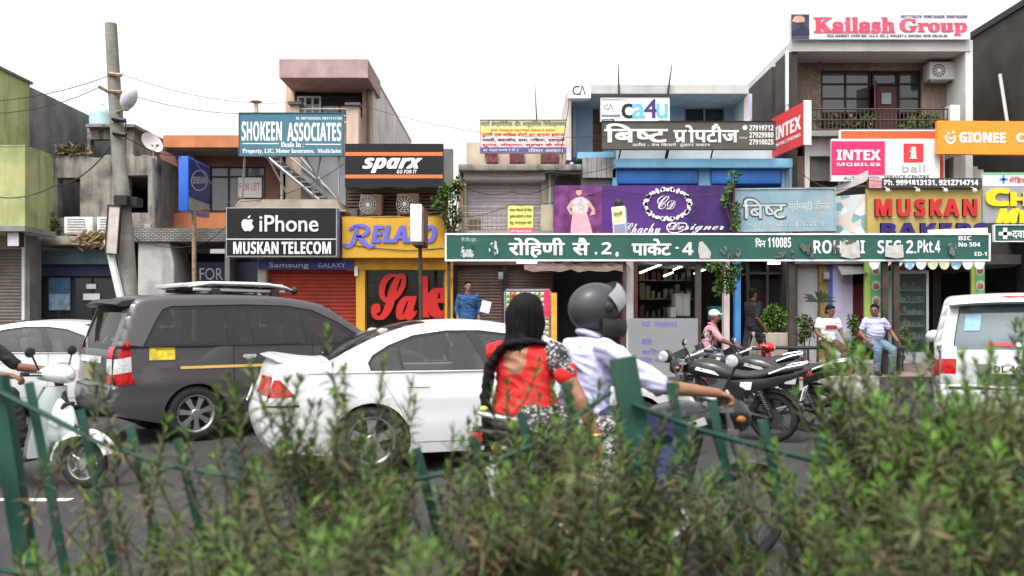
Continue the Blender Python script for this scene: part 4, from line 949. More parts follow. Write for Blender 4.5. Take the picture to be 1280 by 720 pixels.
# ================================================================= cars
def spline(pts, n=6):
    p = [Vector((*q, 0)) for q in pts]; out = []
    for i in range(len(p)-1):
        a, b, c, d = p[max(i-1,0)], p[i], p[i+1], p[min(i+2,len(p)-1)]
        for k in range(n):
            t = k/n; v = .5*((2*b)+(-a+c)*t+(2*a-5*b+4*c-d)*t*t+(-a+3*b-3*c+d)*t**3); out.append((v.x, v.y))
    out.append((p[-1].x, p[-1].y)); return out
class Shell:
    """a car body: side view outline (tail to nose over the roof), half width given by plan and tumblehome"""
    def __init__(s, top, L, W, belt, roof, arches, sill=.2, tumble=.19, rr=.07, tail=.10, nose=.16):
        s.key = top; s.top = spline(top, 6); s.L, s.W, s.belt, s.roof, s.arches, s.sill, s.tumble, s.rr, s.tail, s.nose = L, W, belt, roof, arches, sill, tumble, rr, tail, nose
        s.T = [Vector((*q, 0)) for q in s.top]
    def dist(s, x, z):
        p = Vector((x, z, 0)); best = 9
        for a, b in zip(s.T, s.T[1:]):
            if min(a.x,b.x)-.12 > x or max(a.x,b.x)+.12 < x: continue
            ab = b-a; t = max(0, min(1, (p-a).dot(ab)/max(ab.length_squared, 1e-9))); best = min(best, (a+ab*t-p).length)
        return best
    def w(s, x, z):
        h = s.W/2; k = 1.0
        if x < .75: k -= s.tail*((.75-x)/.75)**2.4
        if x > s.L-1.0: k -= s.nose*((x-s.L+1.0)/1.0)**2.2
        zb = s.belt
        if z > zb: k -= s.tumble*((z-zb)/(s.roof-zb))**1.15
        elif z > zb-.25: k -= .012*((z-zb+.25)/.25)
        if z < .5: k -= .06*((.5-z)/.35)**1.6 if z > .15 else .06
        k += .010*math.exp(-((z-.72)/.10)**2)                      # shoulder crease
        d = min(s.dist(x, z)/s.rr, 1)
        return h*k - s.rr*.9*(1-math.sqrt(max(0, 1-(1-d)**2)))
    def normal(s, x, z, side):
        e = .006; dx = (s.w(x+e,z)-s.w(x-e,z))/(2*e); dz = (s.w(x,z+e)-s.w(x,z-e))/(2*e)
        return Vector((-dx, side, -dz)).normalized()
    def side_poly(s):
        """whole side outline with wheel arches cut out"""
        lo = []; 
        for ax, ar in sorted(s.arches):
            z0 = s.sill; c0 = .31
            hw = math.sqrt(max(.001, ar*ar-(z0-c0)**2))
            t0 = math.atan2(z0-c0, -hw); t1 = math.atan2(z0-c0, hw)
            if t0 < 0: t0 += 2*math.pi
            lo += [(ax+ar*math.cos(t0+(t1-t0)*i/16), c0+ar*math.sin(t0+(t1-t0)*i/16)) for i in range(17)]
        return s.top + lo[::-1]
    def panel(s, name, polys, mat, parent, side, off=0.0, step=.055, lip=False, holes=()):
        """polys: (x,z) outlines bent onto the side of the car"""
        if isinstance(polys[0][0], (int, float)): polys = [polys]
        bm = bmesh.new()
        for poly in polys:
            lst = [[Vector((a, b, 0)) for a, b in poly]] + [[Vector((a, b, 0)) for a, b in h] for h in holes]
            flat = [v for l in lst for v in l]; vs = [bm.verts.new(v) for v in flat]
            for t in tessellate_polygon(lst):
                try: bm.faces.new([vs[i] for i in t])
                except ValueError: pass
        xs = [v.co.x for v in bm.verts]; zs = [v.co.y for v in bm.verts]
        def cuts(lo, hi, no):
            n = int((hi-lo)/step)
            for i in range(1, n+1):
                q = lo+(hi-lo)*i/(n+1)
                bmesh.ops.bisect_plane(bm, geom=bm.verts[:]+bm.edges[:]+bm.faces[:], dist=1e-6, plane_co=(q,q,0), plane_no=no)
        cuts(min(xs), max(xs), (1,0,0)); cuts(min(zs), max(zs), (0,1,0))
        for f in bm.faces:
            f.normal_update()
            if (f.normal.z > 0) == (side > 0): f.normal_flip()
        nrm = []
        for v in bm.verts:
            x, z = v.co.x, v.co.y; n = s.normal(x, z, side); nrm.append(n); y = s.w(x, z)*side
            v.co = Vector((x, y, z)) + n*off
        me = bpy.data.meshes.new(name); bm.to_mesh(me); bm.free(); me.materials.append(mat); me.shade_smooth()
        me.normals_split_custom_set_from_vertices(nrm)
        return link_mesh(name, me, parent)
    def cross(s, name, t0, t1, mat, parent, v0=-1, v1=1, off=0.0, crown=.05, nv=14, extra=None, skip=None):
        """a strip over the car between outline indices t0..t1 and across v0..v1"""
        m = MB(); idx = list(range(t0, t1+1)); vs = []
        for i in idx:
            a = s.T[max(i-1,0)]; b = s.T[min(i+1,len(s.T)-1)]; d = (b-a).normalized(); n = Vector((-d.y, d.x)); p = s.T[i]
            w_ = s.w(p.x, p.y)
            for j in range(nv+1):
                v = v0+(v1-v0)*j/nv; c = (crown*(1-v*v) if not callable(crown) else crown(i)*(1-v*v)) + off
                vs.append((p.x+n.x*c, -v*w_, p.y+n.y*c))
        fs = []
        for i in range(len(idx)-1):
            for j in range(nv):
                v = v0+(v1-v0)*(j+.5)/nv
                if skip and skip(idx[i], v): continue
                fs.append((i*(nv+1)+j, i*(nv+1)+j+1, (i+1)*(nv+1)+j+1, (i+1)*(nv+1)+j))
        m.add(vs, fs); return m.build(name, mat, parent, smooth=True, world=False, ang=60)
    def lips(s, name, mat, parent, side, depth=.1):
        m = MB()
        po = s.side_poly()[len(s.top):]; po = [s.top[-1]] + po + [s.top[0]]
        for a, b in zip(po, po[1:]):
            ya, yb = s.w(*a)*side, s.w(*b)*side
            m.quad((a[0],ya,a[1]), (b[0],yb,b[1]), (b[0],yb-side*depth,b[1]), (a[0],ya-side*depth,a[1]))
        return m.build(name, mat, parent, world=False)
m_tyre = M('tyre', (.022,.021,.021), .85, .2, 12); m_alloy = M('alloy', (.52,.52,.54), .3, .05, metal=.85); m_disc = M('brake_dark', (.05,.05,.052), .5, .1, metal=.5)
m_under = M('under_black', (.012,.012,.012), .9, .1); m_chrome = M('chrome', (.78,.78,.79), .22, 0, metal=.55)
m_seat = M('seat_cloth', (.10,.095,.09), .9, .15); m_plast = M('black_plastic', (.028,.028,.03), .45, .1)
def wheel(parent, x, y, side, r, rim, spokes, w_=.19, split=False):
    """tyre with a spoked rim as its sub-part"""
    m = MB(); prof = [(rim,-w_/2),(rim+.03,-w_/2-.006),(r-.035,-w_/2-.004),(r-.008,-w_/2+.025),(r,-w_/2+.06),(r,w_/2-.06),(r-.008,w_/2-.025),(r-.035,w_/2+.004),(rim+.03,w_/2+.006),(rim,w_/2)]
    m.lathe(prof, (x, y, r), 'y', 36); t = m.build('wheel', m_tyre, parent, smooth=True, world=False, ang=50)
    q = MB(); f = side*w_/2
    q.lathe([(rim+.004,f),(rim-.012,f-side*.002),(rim-.03,f-side*.03),(rim-.035,-f)], (x,y,r), 'y', 36)
    for k in range(spokes):
        a = 2*math.pi*k/spokes+.3
        for da in ((-.13,.13) if split else (0,)):
            R_ = Matrix.Rotation(-(a+da*.6), 4, 'Y'); L_ = rim-.03
            vs = []
            for rr_, ww, dd in ((.03,.028 if split else .045,.012),(L_*.55,.017 if split else .034,.018),(L_,.022 if split else .05,.02)):
                for sy in (f-side*.035, f-side*dd):
                    for sz in (-1, 1): vs.append(Vector((x,y,r)) + R_.to_3x3() @ Vector((rr_, sy, sz*ww)))
            q.add(vs, [(2,3,7,6),(6,7,11,10),(0,2,6,4),(4,6,10,8),(3,1,5,7),(7,5,9,11)])
    q.lathe([(0,f-side*.004),(.045,f-side*.006),(.06,f-side*.02),(.06,f-side*.05)], (x,y,r), 'y', 16)
    q.build('rim', m_alloy, t, smooth=True, world=False, ang=30)
    d = MB(); d.lathe([(0,f-side*.09),(rim-.06,f-side*.09),(rim-.06,f-side*.11)], (x,y,r), 'y', 24); d.build('brake_disc', m_disc, t, world=False)
    return t
def seats(parent, xs, ys, zf, mat):
    q = MB()
    for x in xs:
        for y in ys:
            m_ = Matrix.Rotation(R(-14), 4, 'Y')
            q.obox((x,y,zf+.18), (.5,.46,.18)); q.obox((x-.27,y,zf+.5), (.14,.46,.62), m_); q.obox((x-.37,y,zf+.92), (.10,.26,.18), m_)
    return q.build('seat', mat, parent, world=False, bevel=.04)

def people_carrier(label, paint, old=False, rack=True, rear_only=False):
    """tall three row car, tail at x=0"""
    o = root('people_carrier', label, 'car')
    top = [(.07,.36),(.02,.42),(.0,.56),(.03,.68),(.055,.72),(.06,.95),(.08,1.10),(.17,1.36),(.27,1.62),(.36,1.70),(.6,1.735),(1.1,1.755),(1.6,1.76),(2.1,1.745),(2.5,1.69),(2.72,1.63),(3.05,1.43),(3.4,1.19),(3.58,1.09),(3.85,1.04),(4.2,.97),(4.42,.87),(4.53,.72),(4.57,.52),(4.54,.30)]
    sh = Shell(top, 4.58, 1.77, 1.14, 1.76, [(.97,.385),(3.72,.385)], .24, .15, .065, .07, .17)
    N = 6; iw0, iw1 = 13*N, 17*N; ir0, ir1 = 6*N, 8*N   # windscreen and tail glass ranges
    lower = 1.145
    dlo = [(.36,1.15),(.40,1.22),(.50,1.42),(.60,1.575),(.70,1.615),(1.6,1.645),(2.15,1.635),(2.5,1.585),(2.85,1.43),(3.2,1.22),(3.30,1.15)]
    wins = [[(.46,1.185),(.53,1.33),(.63,1.53),(.72,1.575),(1.36,1.60),(1.36,1.175)], [(1.50,1.17),(1.50,1.60),(1.62,1.605),(1.70,1.17)], [(1.73,1.17),(1.655,1.605),(2.15,1.59),(2.32,1.565),(2.40,1.165)], [(2.52,1.165),(2.45,1.545),(2.60,1.48),(2.88,1.34),(3.14,1.19),(3.16,1.165)]]
    body = MB(); m_body = paint
    def b_skip(i, v): return (ir0 <= i < ir1 and abs(v) < .82) or (iw0 <= i < iw1 and abs(v) < .92)
    sh.cross('body', 0, len(sh.T)-1, m_body, o, crown=lambda i: .03+.05*(i < 5*N)*(i/(5*N)) + .04*(5*N <= i < 9*N)*(1-(i-5*N)/(4*N)) + (.05 if i > 17*N else 0)*min(1,(i-17*N)/12), skip=b_skip, nv=24)
    for sd in (-1, 1):
        sh.panel('body_side', sh.side_poly(), m_body, o, sd, holes=[dlo]); 
        sh.lips('arch_lip', m_under, o, sd, .25)
        fr = sh.panel('window_frame', dlo, m_plast, o, sd, -.012, holes=wins)
        for wn in wins: sh.panel('window', wn, m_carglass, fr, sd, -.016)
        for x0 in (1.42, 2.47): sh.panel('door_gap', [(x0,.36),(x0+.008,.36),(x0+.008,1.15),(x0,1.15)], m_under, o, sd, .002)
        if sd == -1 or True:
            for x0 in (1.52, 2.57):
                h = sh.panel('handle', [(x0,1.005),(x0+.03,1.03),(x0+.17,1.03),(x0+.19,1.01),(x0+.16,.985),(x0+.03,.985)], m_chrome, o, sd, .03)
                sh.panel('handle_bowl', ell(x0+.10,.995,.055,.035,14), m_chrome, o, sd, .006)
        sh.panel('sill_trim', [(1.42,.27),(3.28,.27),(3.28,.34),(1.42,.34)], m_plast, o, sd, .012)
        if rack: sh.panel('side_stripe', [(.78,.872),(3.2,.872),(3.2,.905),(.78,.905)], M('stripe_yellow', (.62,.40,.10), .5, .05), o, sd, .004)
        # tail lamp: red, clear, red
        tl_ = root_part('tail_lamp', o)
        L1 = [(.085,1.10),(.30,1.13),(.30,1.0),(.07,.97)]; L2 = [(.07,.97),(.30,1.0),(.285,.85),(.06,.85)]; L3 = [(.06,.85),(.285,.85),(.30,.72),(.055,.70)]
        if not old:
            sh.panel('red_lens', [(.12,1.09),(.17,1.19),(.21,1.225),(.235,1.03),(.09,1.0)], m_lens, o, sd, .008); sh.panel('clear_lens', [(.07,1.0),(.235,1.03),(.24,.86),(.06,.83)], m_clear, o, sd, .008); sh.panel('red_lens', [(.06,.83),(.24,.86),(.275,.72),(.05,.71)], m_lens, o, sd, .008)
        else:
            sh.panel('red_lens', [(.08,1.14),(.23,1.25),(.27,1.02),(.07,.99)], m_clear, o, sd, .008); sh.panel('clear_lens', [(.07,.99),(.27,1.02),(.25,.80),(.06,.80)], m_lens, o, sd, .008); sh.panel('red_lens', [(.06,.80),(.25,.80),(.24,.70),(.05,.68)], m_clear, o, sd, .008)
        v0, v1 = (.80, 1) if sd == -1 else (-1, -.80)
        A_, B_ = (m_clear, m_lens) if old else (m_lens, m_clear)
        sh.cross('red_lens', 5*N+2, 6*N+1, A_, o, v0, v1, .010, crown=.05, nv=4); sh.cross('clear_lens', 4*N+3, 5*N+2, B_, o, v0, v1, .011, crown=.05, nv=4); sh.cross('red_lens', 4*N, 4*N+3, A_, o, v0, v1, .012, crown=.05, nv=4)
        sh.panel('headlamp', [(4.22,.90),(4.45,.80),(4.47,.66),(4.25,.68)], m_clear, o, sd, .006)
    sh.cross('tail_glass', ir0, ir1, m_carglass2 if old else m_carglass, o, -.82, .82, -.008, crown=.055); sh.cross('windscreen', iw0, iw1, m_carglass, o, -.92, .92, -.006, crown=.05)
    sh.cross('tailgate_gap', 4*N-2, 4*N-1, m_under, o, -.9, .9, .004, crown=.06)
    for v in (-.32, .0) : pass
    sh.cross('reflector', 4*N+5, 5*N-1, m_lens if not old else m_chrome, o, .38, .80, .014, crown=.05) if not old else None
    sh.cross('chrome_strip', 5*N, 5*N+3, m_chrome, o, -.62, .62, .022, crown=.05)
    sh.cross('bumper_line', 2*N+4, 2*N+6, m_plast, o, -.9, .9, .008, crown=.05)
    if not old: sh.cross('number_plate', 4*N+1, 5*N-1, M('olive_plate', (.24,.21,.12), .5, .1), o, -.30, .30, .03, crown=.05)
    if old:
        sh.cross('plate_recess', 4*N-1, 5*N, M('garnish_grey', (.14,.14,.145), .5), o, -.52, .52, .012, crown=.08)
    sh.cross('bumper_shadow_line', N-4, N, m_plast, o, -.95, .95, .01, crown=.03)
    if rack or True:
        q = MB()   # roof spoiler with its lamp
        for yy in (-1, 1): pass
        vs = []; n = 12
        for i in range(n+1):
            v = -1+2*i/n; y = v*.70; dx = .08*v*v
            vs += [(.40,y,1.705),(.10+dx,y,1.70-.03*v*v),(.04+dx,y,1.655-.03*v*v),(.10+dx,y,1.63-.03*v*v),(.34,y,1.64)]
        q.add(vs, [(i*5+j, (i+1)*5+j, (i+1)*5+(j+1)%5, i*5+(j+1)%5) for i in range(n) for j in range(5)]); q.add([vs[k] for k in range(5)], [(0,1,2,3,4)]); q.add(vs[-5:], [(4,3,2,1,0)])
        q.build('spoiler', m_plast if not old else paint, o, smooth=True, world=False)
    if old: 
        q = MB(); q.ball((.33,0,1.712),(.05,.20,.018)); q.build('brake_lamp', m_lens, o, smooth=True, world=False)
        sh.cross('sticker', ir0+1, ir0+2, M('sticker_red', (.36,.05,.05), .5), o, -.40, -.05, .002, crown=.055, nv=4); sh.cross('sticker', ir0+1, ir0+2, m_let, o, -.04, .35, .002, crown=.055, nv=4)
        sh.cross('sticker', ir1-7, ir1-3, M('sticker_blue', (.20,.36,.48), .4, .3, 6), o, -.72, -.50, .002, crown=.055, nv=4)
    else:
        sh.panel('permit_sticker', [(.43,.985),(.72,.985),(.72,1.135),(.43,1.135)], M('sticker_yellow', (.62,.48,.04), .5, .4, 22), o, -1, .005)
        q = MB(); q.tube([(.10,.18,1.12),(.16,.05,1.26),(.19,-.1,1.30)], .01, 5); q.build('wiper', m_plast, o, world=False)
    # interior and underside
    q = MB(); q.box((.3,-.7,.42),(3.5,.7,.5)); q.box((.4,-.62,.22),(4.2,.62,.44)); q.box((1.5,-.78,.25),(3.2,.78,.45)); q.build('underbody', m_under, o, world=False)
    seats(o, (1.15, 1.95, 2.75), (-.38, .38), .55, m_seat)
    q = MB(); q.box((3.1,-.68,.6),(3.6,.68,1.12)); q.lathe([(.17,-.012),(.185,0),(.17,.012),(.155,0)], (3.0,-.38,1.12), 'x', 20, True); q.build('dashboard', m_plast, o, world=False)
    for x in (.97, 3.72):
        for sd in (-1, 1): wheel(o, x, sd*.77, sd, .335, .225, 7, .205, True)
    for sd in (-1, 1):
        q = MB(); q.ball((3.12, sd*1.02, 1.21), (.09,.13,.095)); q.tube([(3.18,sd*.84,1.14),(3.14,sd*.94,1.17)], .03, 6); q.build('wing_mirror', paint, o, smooth=True, world=False)
    if rack:
        k = root_part('roof_rack', o)
        m_rk = M('rack_silver', (.55,.55,.56), .35, .05, metal=.3)
        q = MB()
        for sd in (-1, 1):
            q.tube([(1.0,sd*.50,1.86),(1.25,sd*.55,1.905),(1.75,sd*.56,1.905),(2.0,sd*.55,1.90),(2.25,sd*.52,1.87),(2.38,sd*.48,1.835)], [.03,.055,.06,.06,.05,.03], 8, flat=.5)
            q.tube([(1.05,sd*.52,1.83),(2.25,sd*.52,1.82)], .025, 8)
        q.obox((1.04,0,1.88),(.26,1.0,.05)); q.obox((1.3,0,1.915),(.3,1.02,.03)); q.obox((1.9,0,1.91),(.7,.98,.035), Matrix.Rotation(R(2),4,'Y'))
        rk = q.build('roof_rack', m_rk, o, world=False, bevel=.012)
        q = MB()
        for x in (1.2,1.42,1.64,1.86,2.08): q.obox((x,0,1.85),(.05,1.06,.05))
        for x in (1.32, 2.1):
            for sd in (-1,1): q.obox((x,sd*.55,1.79),(.10,.06,.10))
        q.ball((2.40,-.49,1.84),.05,8); q.ball((2.40,.49,1.84),.05,8); q.build('rack_foot', m_plast, rk, world=False)
    return o
def root_part(name, o): return o
m_lens = M('red_lens', (.36,.008,.010), .12, .35, 28, coat=.6); m_clear = M('clear_lens', (.60,.60,.62), .12, .25, 30, metal=.3)
m_carglass = M_glass('car_glass', (.02,.022,.022), .35); m_carglass2 = M_glass('car_glass_pale', (.09,.125,.14), .15)
m_grey = M('grey_metal_paint', (.075,.069,.072), .38, .05, 1, coat=.6, metal=.25); m_wp = M('white_car_paint', (.58,.59,.59), .3, .02, 1, coat=.5); m_silv = M('pearl_paint', (.50,.51,.51), .3, .03, 1, coat=.6)
m_greyin = M('pale_seat', (.30,.29,.27), .9, .1)

def sedan(label, paint, spoiler=True):
    o = root('sedan_car', label, 'car')
    top = [(.14,.24),(.06,.30),(.01,.44),(.0,.58),(.05,.72),(.10,.88),(.12,1.0),(.20,1.045),(.42,1.045),(.62,1.06),(.82,1.16),(1.1,1.29),(1.4,1.385),(1.75,1.428),(2.1,1.432),(2.4,1.40),(2.62,1.35),(2.95,1.20),(3.3,1.02),(3.52,.93),(3.85,.87),(4.2,.76),(4.42,.63),(4.52,.47),(4.52,.33),(4.46,.20)]
    sh = Shell(top, 4.54, 1.75, .955, 1.43, [(.99,.37),(3.69,.37)], .19, .22, .075, .16, .22)
    N = 6; ir0, ir1 = 9*N, 12*N+3; iw0, iw1 = 16*N-2, 19*N-2
    dlo = [(.98,.975),(.955,1.05),(1.0,1.12),(1.16,1.215),(1.40,1.305),(1.72,1.35),(2.05,1.352),(2.35,1.318),(2.65,1.215),(2.95,1.06),(3.07,.965)]
    wins = [[(1.0,.985),(.985,1.05),(1.02,1.10),(1.19,1.20),(1.23,1.21),(1.27,.985)], [(1.30,.985),(1.26,1.225),(1.42,1.285),(1.72,1.33),(1.93,1.333),(2.10,.98)], [(2.21,.98),(2.03,1.333),(2.33,1.30),(2.62,1.195),(2.90,1.05),(2.99,.975)]]
    def b_skip(i, v): return (ir0 <= i < ir1 and abs(v) < .86) or (iw0 <= i < iw1 and abs(v) < .93)
    sh.cross('body', 0, len(sh.T)-1, paint, o, crown=lambda i: .03+.09*max(0,1-abs(i-4*N)/(5*N)) + (.10 if i > 19*N else 0)*min(1,max(0,(i-19*N))/24), skip=b_skip, nv=24)
    for sd in (-1, 1):
        sh.panel('body_side', sh.side_poly(), paint, o, sd, holes=[dlo]); sh.lips('arch_lip', m_under, o, sd, .25)
        fr = sh.panel('window_frame', dlo, m_plast, o, sd, -.010, holes=wins)
        for wn in wins: sh.panel('window', wn, m_sedglass, fr, sd, -.014)
        m_gap = M('gap_grey', (.16,.16,.16), .8, 0)
        sh.panel('door_gap', [(2.115,.30),(2.121,.30),(2.15,.6),(2.146,.96),(2.140,.96),(2.144,.6)], m_gap, o, sd, .002); sh.panel('door_gap', [(1.33,.46),(1.25,.62),(1.14,.80),(1.05,.965),(1.056,.965),(1.146,.80),(1.256,.62),(1.336,.46)], m_gap, o, sd, .002)
        sh.panel('door_gap', [(3.1,.3),(3.106,.3),(3.106,.955),(3.1,.955)], m_gap, o, sd, .002)
        for x0 in (1.32, 2.28):
            sh.panel('handle', [(x0,.83),(x0+.02,.845),(x0+.20,.845),(x0+.22,.835),(x0+.20,.822),(x0+.02,.822)], paint, o, sd, .035); sh.panel('handle_gap', [(x0,.812),(x0+.22,.812),(x0+.22,.818),(x0,.818)], m_gap, o, sd, .003)
        sh.panel('sill_trim', [(1.42,.20),(3.25,.20),(3.25,.285),(3.2,.29),(1.47,.29),(1.42,.285)], paint, o, sd, .02)
        sh.panel('sill_crease', [(1.42,.292),(3.25,.292),(3.25,.30),(1.42,.30)], m_gap, o, sd, .003)
        sh.panel('red_lens', [(.12,.90),(.17,.90),(.31,.745),(.05,.735)], m_lens, o, sd, .006); sh.panel('clear_lens', [(.05,.735),(.31,.745),(.335,.68),(.03,.67)], m_clear, o, sd, .006); sh.panel('lens_edge', [(.03,.665),(.335,.675),(.34,.655),(.03,.65)], m_plast, o, sd, .007)
        v0, v1 = (.55, 1) if sd == -1 else (-1, -.55)
        sh.cross('red_lens', 4*N+1, 5*N+2, m_lens, o, v0, v1, .008, crown=.12, nv=6)
        sh.panel('headlamp', [(4.0,.80),(4.3,.68),(4.36,.57),(4.1,.62)], m_clear, o, sd, .006)
    sh.cross('tail_glass', ir0, ir1, m_carglass, o, -.86, .86, -.006, crown=.05); sh.cross('windscreen', iw0, iw1, m_carglass, o, -.93, .93, -.006, crown=.05)
    sh.cross('number_plate', 3*N+2, 4*N+2, m_let, o, -.28, .28, .015, crown=.13)
    if spoiler:
        q = MB(); vs = []; n = 12
        for i in range(n+1):
            v = -1+2*i/n; y = v*.70; z = 1.095+.02*(1-v*v); x = .02+.10*v*v
            vs += [(x+.42,y,1.055),(x+.05,y,z+.015),(x-.015,y,z),(x+.03,y,z-.035),(x+.20,y,1.03)]
        q.add(vs, [(i*5+j, (i+1)*5+j, (i+1)*5+(j+1)%5, i*5+(j+1)%5) for i in range(n) for j in range(5)]); q.add(vs[:5], [(0,1,2,3,4)]); q.add(vs[-5:], [(4,3,2,1,0)])
        q.build('spoiler', paint, o, smooth=True, world=False)
    q = MB(); q.box((.3,-.6,.34),(3.4,.6,.4)); q.box((1.45,-.77,.2),(3.2,.77,.36)); q.box((.4,-.52,.2),(4.2,.52,.36)); q.build('underbody', m_under, o, world=False)
    seats(o, (1.55, 2.45), (-.36, .36), .36, m_greyin)
    q = MB(); q.box((2.95,-.66,.5),(3.4,.66,.90)); q.lathe([(.17,-.012),(.185,0),(.17,.012),(.155,0)], (2.86,-.36,.93), 'x', 20, True); q.build('dashboard', m_plast, o, world=False)
    for x in (.99, 3.69):
        for sd in (-1, 1): wheel(o, x, sd*.755, sd, .325, .225, 5, .205)
    for sd in (-1, 1):
        q = MB(); q.ball((2.85, sd*1.0, 1.02), (.08,.12,.075)); q.tube([(2.92,sd*.84,.97),(2.88,sd*.93,.99)], .03, 6); q.build('wing_mirror', paint, o, smooth=True, world=False)
    return o
m_sedglass = M_glass('sedan_glass', (.075,.078,.078), .58)
def place(o, px, Y, deg, z=0): o.location = (X(px, Y), Y, z); o.rotation_euler = (0, 0, R(deg))
def place_tail(o, px, Y, deg, halfw):
    """put the near tail corner of a car at pixel column px, depth Y"""
    a = R(deg); o.rotation_euler = (0, 0, a); c = Vector((X(px, Y), Y, 0)); o.location = c + Vector((-math.sin(a), math.cos(a), 0))*halfw
c1 = people_carrier('dark grey tall car with silver roof rack and yellow side stripe', m_grey); place_tail(c1, 136, 9.9, 39, .84)
c2 = sedan('glossy white saloon with boot spoiler in front of the dark grey car', m_wp); place_tail(c2, 326, 8.0, 17, .75)
c3 = people_carrier('white tall car seen from behind at the right edge', m_silv, old=True, rack=False)
a_ = R(61); c3.rotation_euler = (0, 0, a_); c3.location = Vector((X(1166,10.2), 10.2, 0)) - Vector((-math.sin(a_), math.cos(a_), 0))*.86
def rear_text(parent, t, u0, u1, z0, z1, x, mat, st='b'):
    """lettering on a tail, read from behind"""
    me = text_mesh(t, st); xs = [v.co.x for v in me.vertices]; ys = [v.co.y for v in me.vertices]
    for v in me.vertices: v.co = (x, -(u0+(u1-u0)*(v.co.x-min(xs))/(max(xs)-min(xs))), z0+(z1-z0)*(v.co.y-min(ys))/(max(ys)-min(ys)))
    me.materials.clear(); me.materials.append(mat); return link_mesh('lettering', me, parent)
MB().box((-.075,-.26,.845),(-.04,.26,.96)).build('number_plate', m_let, c3, world=False, bevel=.006); rear_text(c3, 'DL 4C   7U', -.235, .235, .865, .94, -.078, m_ink)
c4 = sedan('white saloon parked behind the scooter at the left edge', m_silv, False); c4.location = (X(72,13)-2.3, 13.9, 0)
# ================================================================= motorcycles and scooter
def loft(m, secs, n=14, p=2.4, cap=True):
    """rounded cross-sections (x, z centre, half width, half height) along x"""
    vs = []
    for (x, z, hw, hh) in secs:
        for j in range(n):
            t = 2*math.pi*j/n; c, s_ = math.cos(t), math.sin(t)
            vs.append((x, math.copysign(abs(c)**(2/p), c)*hw, z+math.copysign(abs(s_)**(2/p), s_)*hh))
    fs = [(i*n+j, i*n+(j+1)%n, (i+1)*n+(j+1)%n, (i+1)*n+j) for i in range(len(secs)-1) for j in range(n)]
    fs = [f[::-1] if secs[-1][0] < secs[0][0] else f for f in fs]
    if cap: fs.append(tuple(range(n))); fs.append(tuple((len(secs)-1)*n+j for j in range(n))[::-1])
    return m.add(vs, fs)
def bike_wheel(name, parent, x, r, w_, mat_rim, spokes=6, wire=False):
    m = MB(); k = 10
    m.lathe([(r-.055+ .052*math.sin(math.pi*i/k)*1.05, -w_/2*math.cos(math.pi*i/k)) for i in range(k+1)] + [(r-.075,w_/2-.01),(r-.075,-w_/2+.01)], (x,0,r), 'y', 32, True)
    t = m.build(name, m_tyre, parent, smooth=True, world=False, ang=60); q = MB()
    q.lathe([(r-.06,-.03),(r-.085,-.025),(r-.095,0),(r-.085,.025),(r-.06,.03)], (x,0,r), 'y', 32); q.lathe([(0,-.06),(.05,-.06),(.055,0),(.05,.06),(0,.06)], (x,0,r), 'y', 14)
    for i in range(36 if wire else spokes):
        a = 2*math.pi*i/(36 if wire else spokes); d = Vector((math.cos(a),0,math.sin(a)))
        if wire: q.tube([Vector((x,.04*(-1)**i,r))+d*.045, Vector((x,0,r))+d*(r-.09)], .0035, 4)
        else: q.tube([Vector((x,0,r))+d*.04, Vector((x,0,r))+d*(r-.085)], [.026,.017], 6, flat=.6)
    q.lathe([(0,.062),(.11,.062),(.11,.068),(0,.068)], (x,0,r), 'y', 20)
    q.build('rim', mat_rim, t, smooth=True, world=False); return t
